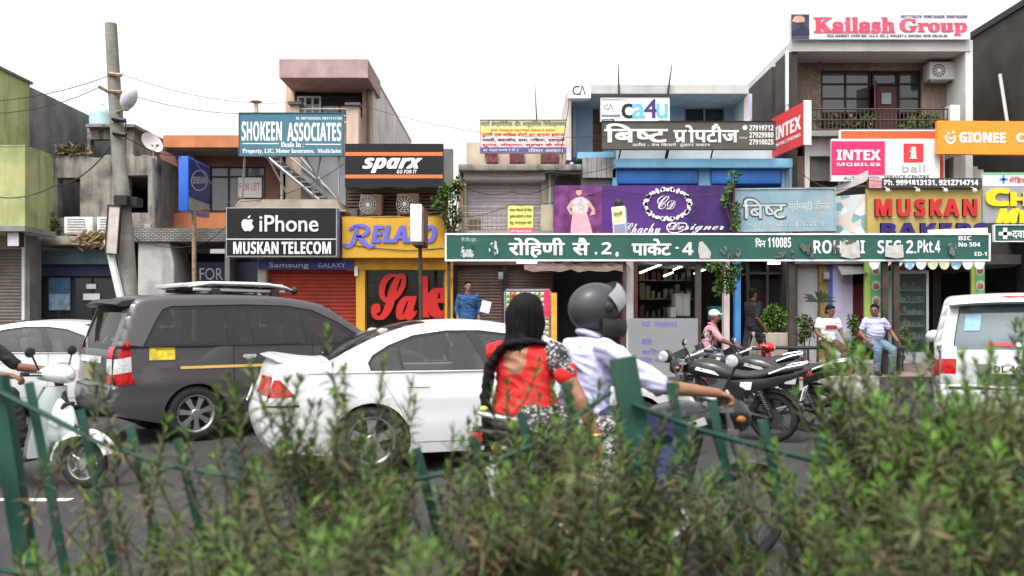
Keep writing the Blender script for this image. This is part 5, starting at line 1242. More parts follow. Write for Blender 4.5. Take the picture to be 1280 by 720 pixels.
def motorcycle(label, tank_mat, accent, group=None, plate='', exhaust=None, steer=0.0):
    o = root('motorcycle', label, 'motorcycle', group=group)
    r = .30; ex = exhaust or m_chrome
    bike_wheel('wheel', o, 0, r, .115, m_disc, 5); bike_wheel('wheel', o, 1.27, r, .09, m_disc, 5)
    q = MB()
    q.tube([(1.0,0,.92),(.95,0,.80),(.55,0,.72),(.1,0,.74),(-.25,0,.80)], .03, 8); q.tube([(.98,0,.86),(.86,0,.45),(.75,0,.30),(.45,0,.28),(.38,0,.5),(.40,0,.72)], .024, 8)
    for sy in (-1,1): q.tube([(.40,sy*.09,.38),(.2,sy*.09,.33),(0,sy*.09,r)], .026, 8); q.tube([(.38,sy*.10,.60),(.05,sy*.12,.72),(-.28,sy*.10,.80)], .014, 6)
    q.build('frame', m_plast, o, smooth=True, world=False)
    for sy in (-1,1):
        q = MB(); q.tube([(0,sy*.12,r+.02),(.14,sy*.12,.68)], .02, 8)
        for i in range(9): q.lathe([(.034,-.006),(.038,0),(.034,.006)], (.03+.11*i/9*1.0,sy*.12,.42+.025*i), 'z', 10)
        q.build('shock_absorber', M('shock_dark', (.06,.06,.065), .4, .1, metal=.5), o, smooth=True, world=False)
    q = MB(); q.obox((.58,0,.38),(.34,.24,.20)); q.lathe([(.10,-.15),(.115,-.14),(.115,.14),(.10,.15)], (.48,0,.36), 'y', 18)
    R_ = Matrix.Rotation(R(18),4,'Y')
    for i in range(7): q.obox(Vector((.66,0,.50))+R_.to_3x3() @ Vector((0,0,i*.026)), (.19,.20,.012), R_)
    q.obox(Vector((.66,0,.58)), (.13,.14,.24), R_); q.build('engine', M('engine_dark', (.07,.07,.072), .45, .3, 14, metal=.6), o, world=False, bevel=.008)
    q = MB(); loft(q, [(.44,.78,.06,.05),(.52,.80,.11,.09),(.66,.845,.145,.115),(.82,.87,.16,.12),(.95,.87,.14,.10),(1.03,.86,.08,.06),(1.06,.86,.03,.03)], 16); q.build('fuel_tank', tank_mat, o, smooth=True, world=False, ang=70)
    q = MB()
    for sy in (-1,1): q.prism([(.60,.80),(.90,.86),(.88,.90),(.66,.85)], sy*.150, sy*.158)
    q.build_each('tank_emblem', accent, o, world=False)
    q = MB(); loft(q, [(.54,.80,.07,.035),(.45,.80,.12,.045),(.28,.79,.14,.05),(.12,.81,.14,.055),(-.05,.86,.13,.05),(-.22,.88,.12,.045),(-.34,.90,.08,.03),(-.36,.90,.03,.01)], 16); q.build('seat', M('seat_vinyl', (.03,.03,.032), .55, .2, 6), o, smooth=True, world=False, ang=70)
    q = MB()
    for sy in (-1,1): q.prism([(.50,.74),(.30,.76),(.05,.78),(-.30,.86),(-.40,.88),(-.30,.79),(.05,.66),(.30,.56),(.44,.58)], sy*.115, sy*.15)
    q.build_each('side_panel', tank_mat, o, world=False, bevel=.012)
    q = MB()
    for sy in (-1,1): q.prism([(.22,.64),(.36,.64),(.34,.73),(.20,.735)], sy*.152, sy*.156)
    q.build_each('decal', accent, o, world=False)
    q = MB(); loft(q, [(-.28,.84,.10,.05),(-.40,.86,.07,.035),(-.44,.87,.03,.02)], 12); q.build('tail_cowl', tank_mat, o, smooth=True, world=False)
    q = MB(); q.obox((-.43,0,.835),(.03,.13,.06)); q.build('tail_lamp', m_lens, o, world=False, bevel=.01)
    q = MB()
    for sy in (-1,1): q.tube([(.0,sy*.15,.84),(-.2,sy*.155,.92),(-.38,sy*.12,.955)], .013, 6)
    q.tube([(-.38,-.12,.955),(-.41,0,.96),(-.38,.12,.955)], .013, 6); q.build('grab_rail', m_chrome, o, smooth=True, world=False)
    def guard(cx, a0, a1, rr, wd, name, mat):
        m = MB(); vs = []; n = 14
        for i in range(n+1):
            a = R(a0+(a1-a0)*i/n)
            for j in range(5):
                v = -1+j/2; vs.append((cx+(rr-.02*v*v)*math.cos(a), v*wd, r+(rr-.02*v*v)*math.sin(a)))
        m.add(vs, [(i*5+j, i*5+j+1, (i+1)*5+j+1, (i+1)*5+j) for i in range(n) for j in range(4)])
        return m.build(name, mat, o, smooth=True, world=False, ang=80)
    guard(0, 75, 195, .345, .085, 'rear_mudguard', m_plast); guard(1.27, 40, 165, .325, .065, 'front_mudguard', tank_mat)
    q = MB(); q.obox((-.36,0,.60),(.012,.20,.16), Matrix.Rotation(R(-15),4,'Y')); q.obox((-.33,0,.71),(.03,.05,.14)); pl = q.build('number_plate', m_let, o, world=False)
    if plate: 
        t_ = rear_text(pl, plate, -.085, .085, .56, .64, -.372, m_ink)
    q = MB(); q.tube([(.74,-.08,.42),(.80,-.12,.30),(.62,-.15,.22),(.30,-.16,.24)], .022, 8); q.tube([(.34,-.165,.24),(.20,-.17,.27),(-.12,-.19,.36),(-.30,-.20,.40)], [.03,.045,.052,.045], 12); q.build('exhaust', ex, o, smooth=True, world=False)
    q = MB()
    for sy in (-1,1): q.tube([(.38,sy*.1,.33),(.36,sy*.27,.32)], .014, 6); q.tube([(.12,sy*.1,.45),(.10,sy*.22,.43)], .014, 6)
    q.tube([(.42,.12,.28),(.36,.22,.02)], .012, 6); q.build_each('foot_peg', m_plast, o, world=False)
    # steering head
    q = MB()
    for sy in (-1,1): q.tube([(1.27,sy*.085,r),(1.20,sy*.085,.55),(1.06,sy*.085,.96)], [.03,.027,.022], 10)
    q.obox((1.07,0,.93),(.09,.22,.03)); q.obox((1.11,0,.80),(.08,.22,.03)); q.build('fork', M('fork_metal', (.30,.30,.31), .3, .1, metal=.8), o, smooth=True, world=False)
    q = MB(); loft(q, [(1.06,.90,.10,.10),(1.14,.90,.12,.12),(1.22,.88,.11,.10),(1.26,.87,.08,.07)], 14); q.obox((1.13,0,1.03),(.14,.16,.10), Matrix.Rotation(R(25),4,'Y')); hc = q.build('headlamp_cowl', tank_mat, o, smooth=True, world=False)
    q = MB(); q.ball((1.235,0,.875),(.05,.085,.075),12); q.build('headlamp', m_clear, hc, smooth=True, world=False)
    q = MB(); q.tube([(.86,-.36,1.02),(.92,-.27,1.04),(1.03,-.12,1.0),(1.05,0,.985),(1.03,.12,1.0),(.92,.27,1.04),(.86,.36,1.02)], .012, 8); hb = q.build('handlebar', m_chrome, o, smooth=True, world=False)
    for sy in (-1,1):
        q = MB(); q.tube([(.93,sy*.255,1.04),(.85,sy*.375,1.018)], .019, 8); q.build('grip', m_plast, hb, smooth=True, world=False)
        q = MB(); q.tube([(.96,sy*.22,1.05),(.97,sy*.30,1.16),(.96,sy*.34,1.20)], .007, 6); q.ball((.95,sy*.35,1.225),(.022,.065,.042),12); q.build('mirror', m_plast, hb, smooth=True, world=False)
        q = MB(); q.ball((.925,sy*.35,1.225),(.006,.055,.034),12); q.build('mirror_glass', M('mirror_glass', (.8,.82,.84), .08, 0, metal=.6), hb, smooth=True, world=False)
        q = MB(); q.tube([(.98,sy*.19,1.035),(.93,sy*.30,1.06),(.90,sy*.36,1.045)], .006, 5); q.build('lever', m_chrome, hb, world=False)
        q = MB(); q.ball((1.12,sy*.17,.88),(.03,.025,.022),8); q.ball((-.36,sy*.12,.79),(.03,.025,.022),8); q.build_each('indicator', M('amber_lens', (.30,.10,.02), .2, 0), o, smooth=True, world=False)
    return o
m_bkp = M('black_bike_paint', (.014,.014,.016), .25, .05, coat=.7); m_mag = M('dark_tank', (.02,.02,.022), .35, .1, coat=.4); m_blu = M('deep_navy_tank', (.03,.035,.05), .3, .1, coat=.5)
def put(o, px, Y, deg, roll=0, z=0): o.location = (X(px,Y), Y, z); o.rotation_euler = (R(roll), 0, R(deg))
GP = 'motorcycles parked by the kerb'
m1 = motorcycle('black motorcycle with white rear plate and silver grab rail nearest the kerb', m_bkp, m_silver, GP, 'DL8S', m_plast); put(m1, 1022, 11.4, 145, -6)
m2 = motorcycle('black motorcycle with long silver exhaust, closest to the road', m_mag, m_let, GP, 'DL4S', M('muffler_silver', (.45,.45,.46), .3, .1, metal=.8)); put(m2, 968, 10.5, 148, -6)
m3 = motorcycle('dark navy tanked motorcycle between the others and the pavement', m_blu, m_let, GP, 'DL9C'); put(m3, 968, 13.6, 170, -5)
m4 = motorcycle('dark motorcycle standing behind the pillion rider', m_bkp, m_silver, GP, 'DL1S'); put(m4, 712, 13.0, 100, 6)
# the moving machine
mr = motorcycle('moving black motorcycle carrying a helmeted rider and a pillion passenger', m_bkp, m_silver); mr.location = (.21, 4.78, 0); mr.rotation_euler = (0,0,R(22))

def scooter(label, paint):
    o = root('scooter', label, 'scooter'); r = .215
    bike_wheel('wheel', o, 0, r, .10, m_alloy, 5); bike_wheel('wheel', o, 1.22, r, .09, m_alloy, 5)
    q = MB(); loft(q, [(-.42,.66,.05,.05),(-.36,.62,.13,.13),(-.15,.56,.20,.20),(.12,.52,.20,.20),(.32,.45,.16,.17),(.42,.36,.12,.10)], 16); q.build('rear_body', paint, o, smooth=True, world=False, ang=70)
    q = MB(); loft(q, [(.42,.74,.08,.03),(.34,.76,.14,.05),(.1,.77,.15,.055),(-.2,.79,.14,.05),(-.40,.80,.09,.03)], 16); q.build('seat', M('seat_vinyl', (1,1,1)), o, smooth=True, world=False, ang=70)
    q = MB(); q.obox((.58,0,.27),(.46,.36,.06)); q.build('floorboard', m_plast, o, world=False, bevel=.02)
    # leg shield and nose
    q = MB(); vs = []; n = 10; sec = [(.80,.27,.17),(.84,.42,.20),(.90,.60,.21),(.93,.78,.19),(.95,.88,.12)]
    for x, z, hw in sec:
        for i in range(n+1):
            v = -1+2*i/n; vs.append((x+.10*(1-v*v), v*hw, z))
    for x, z, hw in sec[::-1]:
        for i in range(n+1):
            v = -1+2*i/n; vs.append((x-.03+.02*(1-v*v), v*hw*.97, z))
    k = n+1; q.add(vs, [(i*k+j, i*k+j+1, (i+1)*k+j+1, (i+1)*k+j) for i in range(2*len(sec)-1) for j in range(n)]); q.build('leg_shield', paint, o, smooth=True, world=False, ang=60)
    q = MB(); loft(q, [(.92,.60,.11,.22),(1.02,.60,.10,.20),(1.10,.56,.07,.14),(1.14,.52,.03,.08)], 14); q.build('nose', paint, o, smooth=True, world=False, ang=70)
    q = MB(); q.obox((1.06,0,.70),(.03,.15,.09), Matrix.Rotation(R(35),4,'Y')); q.build('grille', m_plast, o, world=False, bevel=.01)
    q = MB()
    for sy in (-1,1): q.obox((1.02,sy*.12,.58),(.10,.03,.07), Matrix.Rotation(R(30),4,'Y'))
    q.build_each('indicator', m_clear, o, world=False, bevel=.015)
    q = MB(); vs = []; n = 14
    for i in range(n+1):
        a = R(15+165*i/n)
        for j in range(7):
            v = -1+j/3; rr = .275-.06*v*v; vs.append((1.22+rr*math.cos(a)*1.1, v*.095, r+.03+rr*math.sin(a)))
    q.add(vs, [(i*7+j, i*7+j+1, (i+1)*7+j+1, (i+1)*7+j) for i in range(n) for j in range(6)]); q.build('front_mudguard', paint, o, smooth=True, world=False, ang=80)
    q = MB(); q.tube([(1.20,0,.30),(1.08,0,.62),(.98,0,.92)], .035, 8); q.build('fork', m_disc, o, smooth=True, world=False)
    q = MB(); loft(q, [(.86,.98,.13,.05),(.94,.99,.16,.075),(1.04,.98,.13,.08),(1.10,.96,.07,.05)], 14); hb = q.build('handlebar_cowl', paint, o, smooth=True, world=False, ang=70)
    q = MB(); q.ball((1.08,0,.965),(.04,.075,.05),12); q.build('headlamp', m_clear, hb, smooth=True, world=False)
    for sy in (-1,1):
        q = MB(); q.tube([(.92,sy*.14,.99),(.88,sy*.34,1.0)], .020, 8); q.build('grip', m_plast, hb, smooth=True, world=False)
        q = MB(); q.tube([(.94,sy*.20,1.02),(.93,sy*.27,1.14)], .008, 6); q.ball((.92,sy*.29,1.18),(.02,.065,.045),12); q.build('mirror', m_plast, hb, smooth=True, world=False)
        q = MB(); q.tube([(.96,sy*.17,.99),(.95,sy*.33,1.0)], .006, 5); q.build('lever', m_chrome, hb, world=False)
    q = MB(); q.obox((-.43,0,.62),(.04,.16,.08)); q.build('tail_lamp', m_lens, o, world=False, bevel=.015)
    return o
sc = scooter('pale white scooter ridden in from the left edge', M('scooter_paint', (.60,.66,.65), .3, .05, coat=.5)); sc.location = (X(106,7.6)-1.22*math.cos(R(-6)), 7.72, 0); sc.rotation_euler = (0,0,R(-6))
sc2 = scooter('red scooter carrying the man in the white cap behind parked motorcycles', M('red_scooter_paint', (.42,.02,.02), .3, .05, coat=.5)); sc2.location = (X(886,15.4), 15.4, 0); sc2.rotation_euler = (0,0,R(-12))
# ================================================================= people
def capsule(m, p0, p1, r0, r1, n=12, flat=None):
    p0, p1 = Vector(p0), Vector(p1)
    m.tube([p0, p0.lerp(p1,.33), p0.lerp(p1,.66), p1], [r0, r0*.67+r1*.33+.003, r0*.33+r1*.67+.001, r1], n, flat=flat)
    m.ball(p0, r0, n); m.ball(p1, r1, n)
from mathutils import noise as mn
def remeshed(m, name, mat, parent, voxel=.012, it=6, fold=0):
    if name in ('shirt','trousers','scarf','sleeve','kurta'): fold = .007
    me = bpy.data.meshes.new(name); me.from_pydata(m.v, [], m.f); o = bpy.data.objects.new(name, me); COL.objects.link(o)
    md = o.modifiers.new('r', 'REMESH'); md.mode = 'VOXEL'; md.voxel_size = voxel
    sm = o.modifiers.new('s', 'SMOOTH'); sm.factor = .5; sm.iterations = it
    out = bpy.data.meshes.new_from_object(o.evaluated_get(bpy.context.evaluated_depsgraph_get()))
    bpy.data.objects.remove(o); bpy.data.meshes.remove(me); out.name = name
    if fold:
        nv = [v.normal.copy() for v in out.vertices]; ps = [v.co.copy() for v in out.vertices]
        for v, n_, p in zip(out.vertices, nv, ps):
            a = mn.noise(Vector((p.x*9+p.z*6, p.y*9-p.z*4, p.z*17+p.x*5))); b_ = mn.noise(p*24)
            v.co = p + n_*fold*(1.6*(1-abs(a)*2.2)-.5+.35*b_)
    out.materials.clear()
    for q in (mat if isinstance(mat, (list, tuple)) else [mat]): out.materials.append(q)
    out.shade_smooth(); return link_mesh(name, out, parent)
def torso(m, pel, nk, side, prof, n=18):
    pel, nk, side = Vector(pel), Vector(nk), Vector(side).normalized(); up = (nk-pel); fw = up.cross(side).normalized(); vs = []
    for t, hw, hd, *sh in prof:
        c = pel+up*t + fw*(sh[0] if sh else 0)
        for j in range(n):
            a = 2*math.pi*j/n; ca, sa = math.cos(a), math.sin(a)
            vs.append(c + side*math.copysign(abs(ca)**.85, ca)*hw + fw*math.copysign(abs(sa)**.9, sa)*hd)
    k = len(prof); fs = [(i*n+j, i*n+(j+1)%n, (i+1)*n+(j+1)%n, (i+1)*n+j) for i in range(k-1) for j in range(n)]
    fs.append(tuple(range(n))[::-1]); fs.append(tuple((k-1)*n+j for j in range(n))); m.add(vs, fs)
def frame_of(f, up=(0,0,1)):
    f = Vector(f).normalized(); u = Vector(up); s_ = f.cross(u).normalized(); u = s_.cross(f)
    return s_, f, u                                       # right, forward, up
def head(m, c, f, k=1.0, up=(0,0,1)):
    s_, f, u = frame_of(f, up); c = Vector(c); Mx = Matrix((s_, f, u)).transposed()
    P_ = lambda a, b, d: c + (s_*a + f*b + u*d)*k
    m.ball(P_(0,-.015,.025), (.073*k,.092*k,.088*k), 18, Mx.to_4x4(), 12); m.ball(P_(0,.022,-.045), (.055*k,.065*k,.068*k), 16, Mx.to_4x4(), 10)
    m.ball(P_(0,.062,-.085), (.026*k,.022*k,.018*k), 10, Mx.to_4x4()); m.ball(P_(0,.098,-.012), (.013*k,.018*k,.02*k), 10, Mx.to_4x4()); capsule(m, P_(0,.085,.02), P_(0,.098,-.01), .008*k, .012*k, 8)
    m.ball(P_(0,.080,-.055), (.024*k,.012*k,.010*k), 10, Mx.to_4x4()); m.ball(P_(0,.07,.03), (.05*k,.018*k,.012*k), 10, Mx.to_4x4())
    for a in (-1,1): m.ball(P_(a*.075,-.01,-.01), (.010*k,.02*k,.032*k), 10, Mx.to_4x4()); m.ball(P_(a*.04,.055,-.03), (.022*k,.02*k,.02*k), 10, Mx.to_4x4())
    return P_, Mx
def eyes(P_, Mx, k, parent):
    q = MB()
    for a in (-1,1): q.ball(P_(a*.03,.078,.008), (.010*k,.004*k,.004*k), 8, Mx.to_4x4())
    q.build('eye', M('eye_dark', (.02,.015,.012), .3, 0), parent, smooth=True, world=False)
def hand(m, wr, d, pn, side, k=1.0, curl=.5):
    """palm, four fingers and a thumb from the wrist WR along D; PN the palm's facing, SIDE +1/-1 where the thumb leaves"""
    d = Vector(d).normalized(); pn = Vector(pn); pn = (pn - d*pn.dot(d)).normalized(); s_ = d.cross(pn)*side; wr = Vector(wr)
    Mx = Matrix((s_, d, pn)).transposed()
    m.ball(wr+d*.05*k, (.042*k,.058*k,.018*k), 12, Mx.to_4x4())
    for i, (a, L_) in enumerate(((.030,.066),(.010,.076),(-.010,.070),(-.030,.055))):
        p = wr + d*.085*k + s_*a*k; q = p + (d*math.cos(curl)+pn*math.sin(curl))*L_*.5*k; r = q + (d*math.cos(curl*2.2)+pn*math.sin(curl*2.2))*L_*.5*k
        capsule(m, p-d*.02*k, q, .0095*k, .009*k, 8); capsule(m, q, r, .009*k, .0075*k, 8)
    p = wr + d*.025*k + s_*.032*k; q = p + (s_*.7+d*.6+pn*.35).normalized()*.042*k; r = q + (s_*.15+d*.9+pn*.6).normalized()*.032*k
    capsule(m, p, q, .013*k, .011*k, 8); capsule(m, q, r, .011*k, .009*k, 8)
PROF_M = [(-.16,.10,.09),(-.08,.155,.115),(.0,.168,.12),(.2,.150,.105),(.38,.15,.105),(.62,.172,.118),(.80,.178,.108),(.90,.14,.085),(.97,.075,.065),(1.04,.055,.055)]
PROF_W = [(-.16,.10,.09),(-.08,.165,.125),(.0,.182,.13),(.2,.150,.11),(.38,.14,.105),(.62,.155,.115),(.80,.160,.10),(.90,.125,.08),(.97,.065,.06),(1.04,.048,.05)]
def grow(prof, d, t0=-1, t1=9): return [(t, a+d, b+d, *s_) for t, a, b, *s_ in prof if t0 <= t <= t1]
def person(label, J, look, skin, shirt, trousers, shoes, hair, group=None, k=1.0, vox=.012, sleeve=.85, prof=PROF_M, side=None, hands=None, collar=True, haircut='short', cap=None, face=True, trouser_len=1.0, cat='person', belly=0):
    """J: joints pel, nk, hd, and (right, left) pairs sh, el, wr, hp, kn, an; look: where the face points"""
    o = root('person', label, cat, group=group); V = Vector
    sd = V(side) if side else (V(J['sh'][0])-V(J['sh'][1])); sd = sd.normalized()
    b = MB(); torso(b, J['pel'], J['nk'], sd, prof); up = (V(J['nk'])-V(J['pel'])).normalized()
    capsule(b, V(J['nk'])-up*.04, V(J['hd'])-V((0,0,.03)), .058*k, .052*k)
    P_, Mx = head(b, J['hd'], look, k)
    for i in (0, 1):
        capsule(b, J['sh'][i], J['el'][i], .052*k, .040*k); capsule(b, J['el'][i], J['wr'][i], .041*k, .027*k)
        dd = (V(J['wr'][i])-V(J['el'][i])).normalized()
        if hands and hands[i]: hd_, pn, cu = hands[i]
        else: hd_, pn, cu = dd, -sd*(1 if i == 0 else -1), .35
        hand(b, J['wr'][i], hd_, pn, 1 if i == 0 else -1, k, cu)
        capsule(b, J['hp'][i], J['kn'][i], .082*k, .058*k); capsule(b, J['kn'][i], J['an'][i], .056*k, .038*k)
    body = remeshed(b, 'body', skin, o, vox)
    if face: eyes(P_, Mx, k, body)
    c = MB(); torso(c, J['pel'], J['nk'], sd, grow(prof, .016, -.12, .975))
    if belly: c.ball(V(J['pel'])+up*.17+up.cross(sd)*.02, (.19,.13+belly,.20), 18)
    for i in (0, 1):
        e = V(J['sh'][i]).lerp(V(J['el'][i]), min(sleeve,1)); capsule(c, J['sh'][i], e, .063*k, .055*k)
        if sleeve > 1: capsule(c, J['el'][i], V(J['el'][i]).lerp(V(J['wr'][i]), sleeve-1), .058*k, .042*k)
    sh_ = remeshed(c, 'shirt', shirt, o, vox)
    if collar:
        q = MB(); s_, f, u = frame_of(look); n0 = V(J['nk'])+up*.01
        pts = [n0 + sd*.068*math.cos(t)+ up.cross(sd)*.072*math.sin(t) + up*(-.018*math.sin(t)) for t in [R(a) for a in range(100, 441, 17)]]
        q.tube(pts, .016, 6); q.build('collar', shirt, sh_, smooth=True, world=False)
    t = MB(); torso(t, J['pel'], J['nk'], sd, grow(prof, .012, -.2, .16))
    for i in (0, 1):
        capsule(t, J['hp'][i], J['kn'][i], .100*k, .074*k); e = V(J['kn'][i]).lerp(V(J['an'][i]), trouser_len); capsule(t, J['kn'][i], e, .072*k, .056*k)
    remeshed(t, 'trousers', trousers, o, vox)
    for i in (0, 1):
        a = V(J['an'][i]); f = V(J['toe'][i] if 'toe' in J else (0,-1,0)); f = f.normalized()
        q = MB(); q.ball(a+f*.075+V((0,0,-.045)), (.05,.05,.035), 12); capsule(q, a+V((0,0,-.045))-f*.02, a+f*.15+V((0,0,-.052)), .042, .034, 10, .8); q.ball(a+V((0,0,-.02)), .045, 10)
        remeshed(q, 'shoe', shoes, o, .012, 3)
    if hair is not None:
        h = MB()
        if haircut == 'short':
            h.ball(P_(0,-.028,.045), (.080*k,.092*k,.084*k), 18, Mx.to_4x4(), 12); h.ball(P_(0,.035,.088), (.058*k,.032*k,.028*k), 12, Mx.to_4x4()); h.ball(P_(0,-.075,-.03), (.062*k,.035*k,.05*k), 12, Mx.to_4x4())
        remeshed(h, 'hair', hair, o, .010, 2)
    if cap is not None:
        h = MB(); h.ball(P_(0,-.012,.05), (.084*k,.10*k,.075*k), 18, Mx.to_4x4(), 12); h.ball(P_(0,.10,.055), (.06*k,.06*k,.008*k), 12, Mx.to_4x4()); remeshed(h, 'cap', cap, o, .01, 2)
    return o, P_, Mx, sd, up
def standing(h=1.70, stride=0, arms=((.25,0,1.12),(.27,-.03,.87)), la=None, turn=0):
    k = h/1.70; z = lambda q: q*k; a, w_ = arms; la = la or arms
    return dict(pel=(0,0,z(.95)), nk=(0,.0,z(1.43)), hd=(0,-.015,z(1.585)), sh=((-.185,0,z(1.37)),(.185,0,z(1.37))), el=((-a[0],a[1],z(a[2])),(la[0][0],la[0][1],z(la[0][2]))), wr=((-w_[0],w_[1],z(w_[2])),(la[1][0],la[1][1],z(la[1][2]))),
        hp=((-.09,0,z(.90)),(.09,0,z(.90))), kn=((-.10,-.02-stride*.5,z(.48)),(.10,-.02+stride*.30,z(.48))), an=((-.10,-stride*.62+.03,z(.09)),(.11,stride*.95+.03,z(.09)+abs(stride)*.12)))
m_sk = M('skin_brown', (.25,.125,.078), .5, .08, 6); m_sk2 = M('skin_dark', (.15,.072,.045), .5, .08, 6); m_hair = M('hair_black', (.007,.006,.006), .75, .3, 40, bump=.25, bscale=45, spec=.12)
m_cb2 = M('shirt_blue', (.028,.075,.18), .85, .15, 9, bump=.3, bscale=14); m_cw = M('shirt_white', (.62,.62,.63), .85, .05, 9, bump=.3, bscale=14); m_cl = M('shirt_lilac', (.34,.34,.50), .85, .08, 9, bump=.3, bscale=14)
m_cd = M('cloth_black', (.022,.022,.025), .9, .2, 9, bump=.3, bscale=14); m_cm = M('trouser_maroon', (.075,.035,.032), .9, .15, 9); m_je = M('jeans_blue', (.06,.085,.17), .9, .25, 14, bump=.3, bscale=20); m_cg = M('jeans_grey', (.10,.15,.19), .9, .25, 14); m_pk = M('shirt_pink', (.40,.20,.21), .85, .1, 9)
m_shoe = M('shoe_black', (.02,.018,.016), .5, .2)

o, *_ = person('man in a blue shirt standing by the yellow pillar', standing(1.74, 0, ((.24,.03,1.12),(.22,-.06,.90))), (.25,-1,-.05), m_sk, m_cb2, m_cd, m_shoe, m_hair, sleeve=1.5)
o.location = (X(585,18.75), 18.75, .54); o.rotation_euler = (0,0,R(8))
J = standing(1.72, .42, ((.24,.12,1.12),(.25,-.08,.90)), ((.24,-.10,1.12),(.24,-.24,.93)))
o, *_ = person('man in dark clothes walking past the dark doorway', J, (.1,-1,-.12), m_sk2, m_cd, m_cd, m_shoe, m_hair, sleeve=.9)
o.location = (X(941,18.1), 18.1, .375); o.rotation_euler = (0,0,R(118))
def sitting(z=.56, spread=.15, lean=.0, el=((-.25,-.05,.84),(.25,-.05,.84)), wr=((-.20,-.30,.70),(.20,-.30,.70)), hd=(0,-.05,1.25)):
    dz = z-.56
    q = lambda p: (p[0], p[1], p[2]+dz)
    return dict(pel=q((0,0,.66)), nk=q((0,-.02-lean,1.12)), hd=q(hd), sh=(q((-.18,-.01-lean,1.06)),q((.18,-.01-lean,1.06))), el=tuple(q(p) for p in el), wr=tuple(q(p) for p in wr),
        hp=(q((-.09,-.02,.63)),q((.09,-.02,.63))), kn=((-spread,-.42,.50+dz*.8),(spread,-.42,.50+dz*.8)), an=((-spread+.01,-.36,.09),(spread-.01,-.40,.09)))
m_tee = M('shirt_white', (1,1,1))
o, *_ = person('man in white tee with red chest stripe sitting on the pipe rail', sitting(hd=(.03,-.06,1.25)), (.55,-.8,-.25), m_sk2, m_cw, m_cm, m_shoe, m_hair, sleeve=.55, collar=False)
o.location = (X(1037,17.25), 17.35, .375); o.rotation_euler = (0,0,R(4))
q = MB(); q.prism([(-.10,.90),(.12,.90),(.12,.975),(-.10,.975)], -.155, -.125); q.build('chest_stripe', M('stripe_red', (.30,.02,.05), .8, .1), o, world=False, bevel=.01)
o, *_ = person('heavier man in a lilac shirt and grey jeans sitting on the pipe rail', sitting(el=((-.30,-.02,.82),(.32,-.06,.84)), wr=((-.26,-.24,.66),(.34,-.26,.66)), hd=(-.02,-.05,1.26)), (-.6,-.8,-.1), m_sk2, m_cl, m_cg, m_shoe, m_hair, sleeve=.6, belly=.05, k=1.06)
o.location = (X(1094,17.25), 17.3, .375); o.rotation_euler = (0,0,R(6))
# man on the red scooter
J = dict(pel=(-.02,0,.90), nk=(.06,0,1.36), hd=(.10,0,1.51), sh=((.04,-.18,1.30),(.04,.18,1.30)), el=((.22,-.26,1.10),(.22,.26,1.10)), wr=((.45,-.22,1.0),(.45,.22,1.0)), hp=((0,-.09,.88),(0,.09,.88)), kn=((.42,-.16,.82),(.42,.16,.82)), an=((.46,-.18,.40),(.46,.18,.40)), toe=((1,0,0),(1,0,0)))
o, *_ = person('man in pink shirt and white cap sitting on the red scooter', J, (1,-.25,-.1), m_sk2, m_pk, m_je, m_shoe, None, cap=m_cw, sleeve=.9)
o.location = sc2.location; o.rotation_euler = sc2.rotation_euler
# scooter rider, mostly beyond the left edge
J = dict(pel=(-.05,0,.92), nk=(.04,0,1.40), hd=(.09,0,1.55), sh=((.03,-.20,1.34),(.03,.20,1.34)), el=((.38,-.36,1.02),(.38,.34,1.02)), wr=((.80,-.34,.985),(.80,.34,.985)), hp=((0,-.09,.90),(0,.09,.90)), kn=((.42,-.16,.78),(.42,.16,.78)), an=((.55,-.15,.40),(.55,.15,.40)), toe=((1,0,0),(1,0,0)))
hh = ((1,0,-.25),(0,0,-1),1.1)
o, *_ = person('rider of the white scooter, bare forearm reaching for the handlebar', J, (1,0,-.05), m_sk2, m_cd, m_cd, m_shoe, m_hair, sleeve=.9, hands=(hh,hh))
o.location = sc.location; o.rotation_euler = sc.rotation_euler

# rider of the moving machine
m_rs = M('shirt_check', (.46,.46,.66), .85, .10, 30, bump=.35, bscale=11)
J = dict(pel=(.19,0,.925), nk=(.24,0,1.355), hd=(.29,0,1.49), sh=((.225,-.20,1.29),(.225,.20,1.29)), el=((.50,-.335,1.095),(.50,.33,1.10)), wr=((.825,-.365,1.055),(.825,.365,1.055)), hp=((.22,-.10,.90),(.22,.10,.90)), kn=((.68,-.22,.82),(.68,.22,.82)), an=((.42,-.25,.42),(.42,.25,.42)), toe=((1,0,-.1),(1,0,-.1)))
gr = ((.9,0,-.30),(-.2,0,-1),1.15)
rd, P_, Mx, sd, up = person('motorcycle rider in a pale lilac shirt and grey open helmet', J, (1,0,-.03), m_sk, m_rs, M('jeans_dark', (.028,.036,.075), .9, .25, 14, bump=.3, bscale=20), m_shoe, None, sleeve=.92, vox=.008, hands=(gr,gr), face=True)
rd.location = mr.location; rd.rotation_euler = mr.rotation_euler
hl = MB(); c_ = Vector(J['hd'])
m_hel = M('helmet_grey', (.040,.042,.045), .42, .1, coat=.15)
vs = []; n = 26; kk = 18
for i in range(kk+1):
    ph = R(-62+152*i/kk)
    for j in range(n+1):
        t = 2*math.pi*j/n; cx, cy = math.cos(t)*math.cos(ph), math.sin(t)*math.cos(ph)
        vs.append(c_ + Vector((-.012+.165*cx, .128*cy, .025+.142*math.sin(ph))))
fs = []
for i in range(kk):
    for j in range(n):
        t = 2*math.pi*(j+.5)/n; ph = -62+152*(i+.5)/kk
        if abs(((t+math.pi) % (2*math.pi))-math.pi) < R(62) and -28 < ph < 28: continue
        fs.append((i*(n+1)+j, i*(n+1)+j+1, (i+1)*(n+1)+j+1, (i+1)*(n+1)+j))
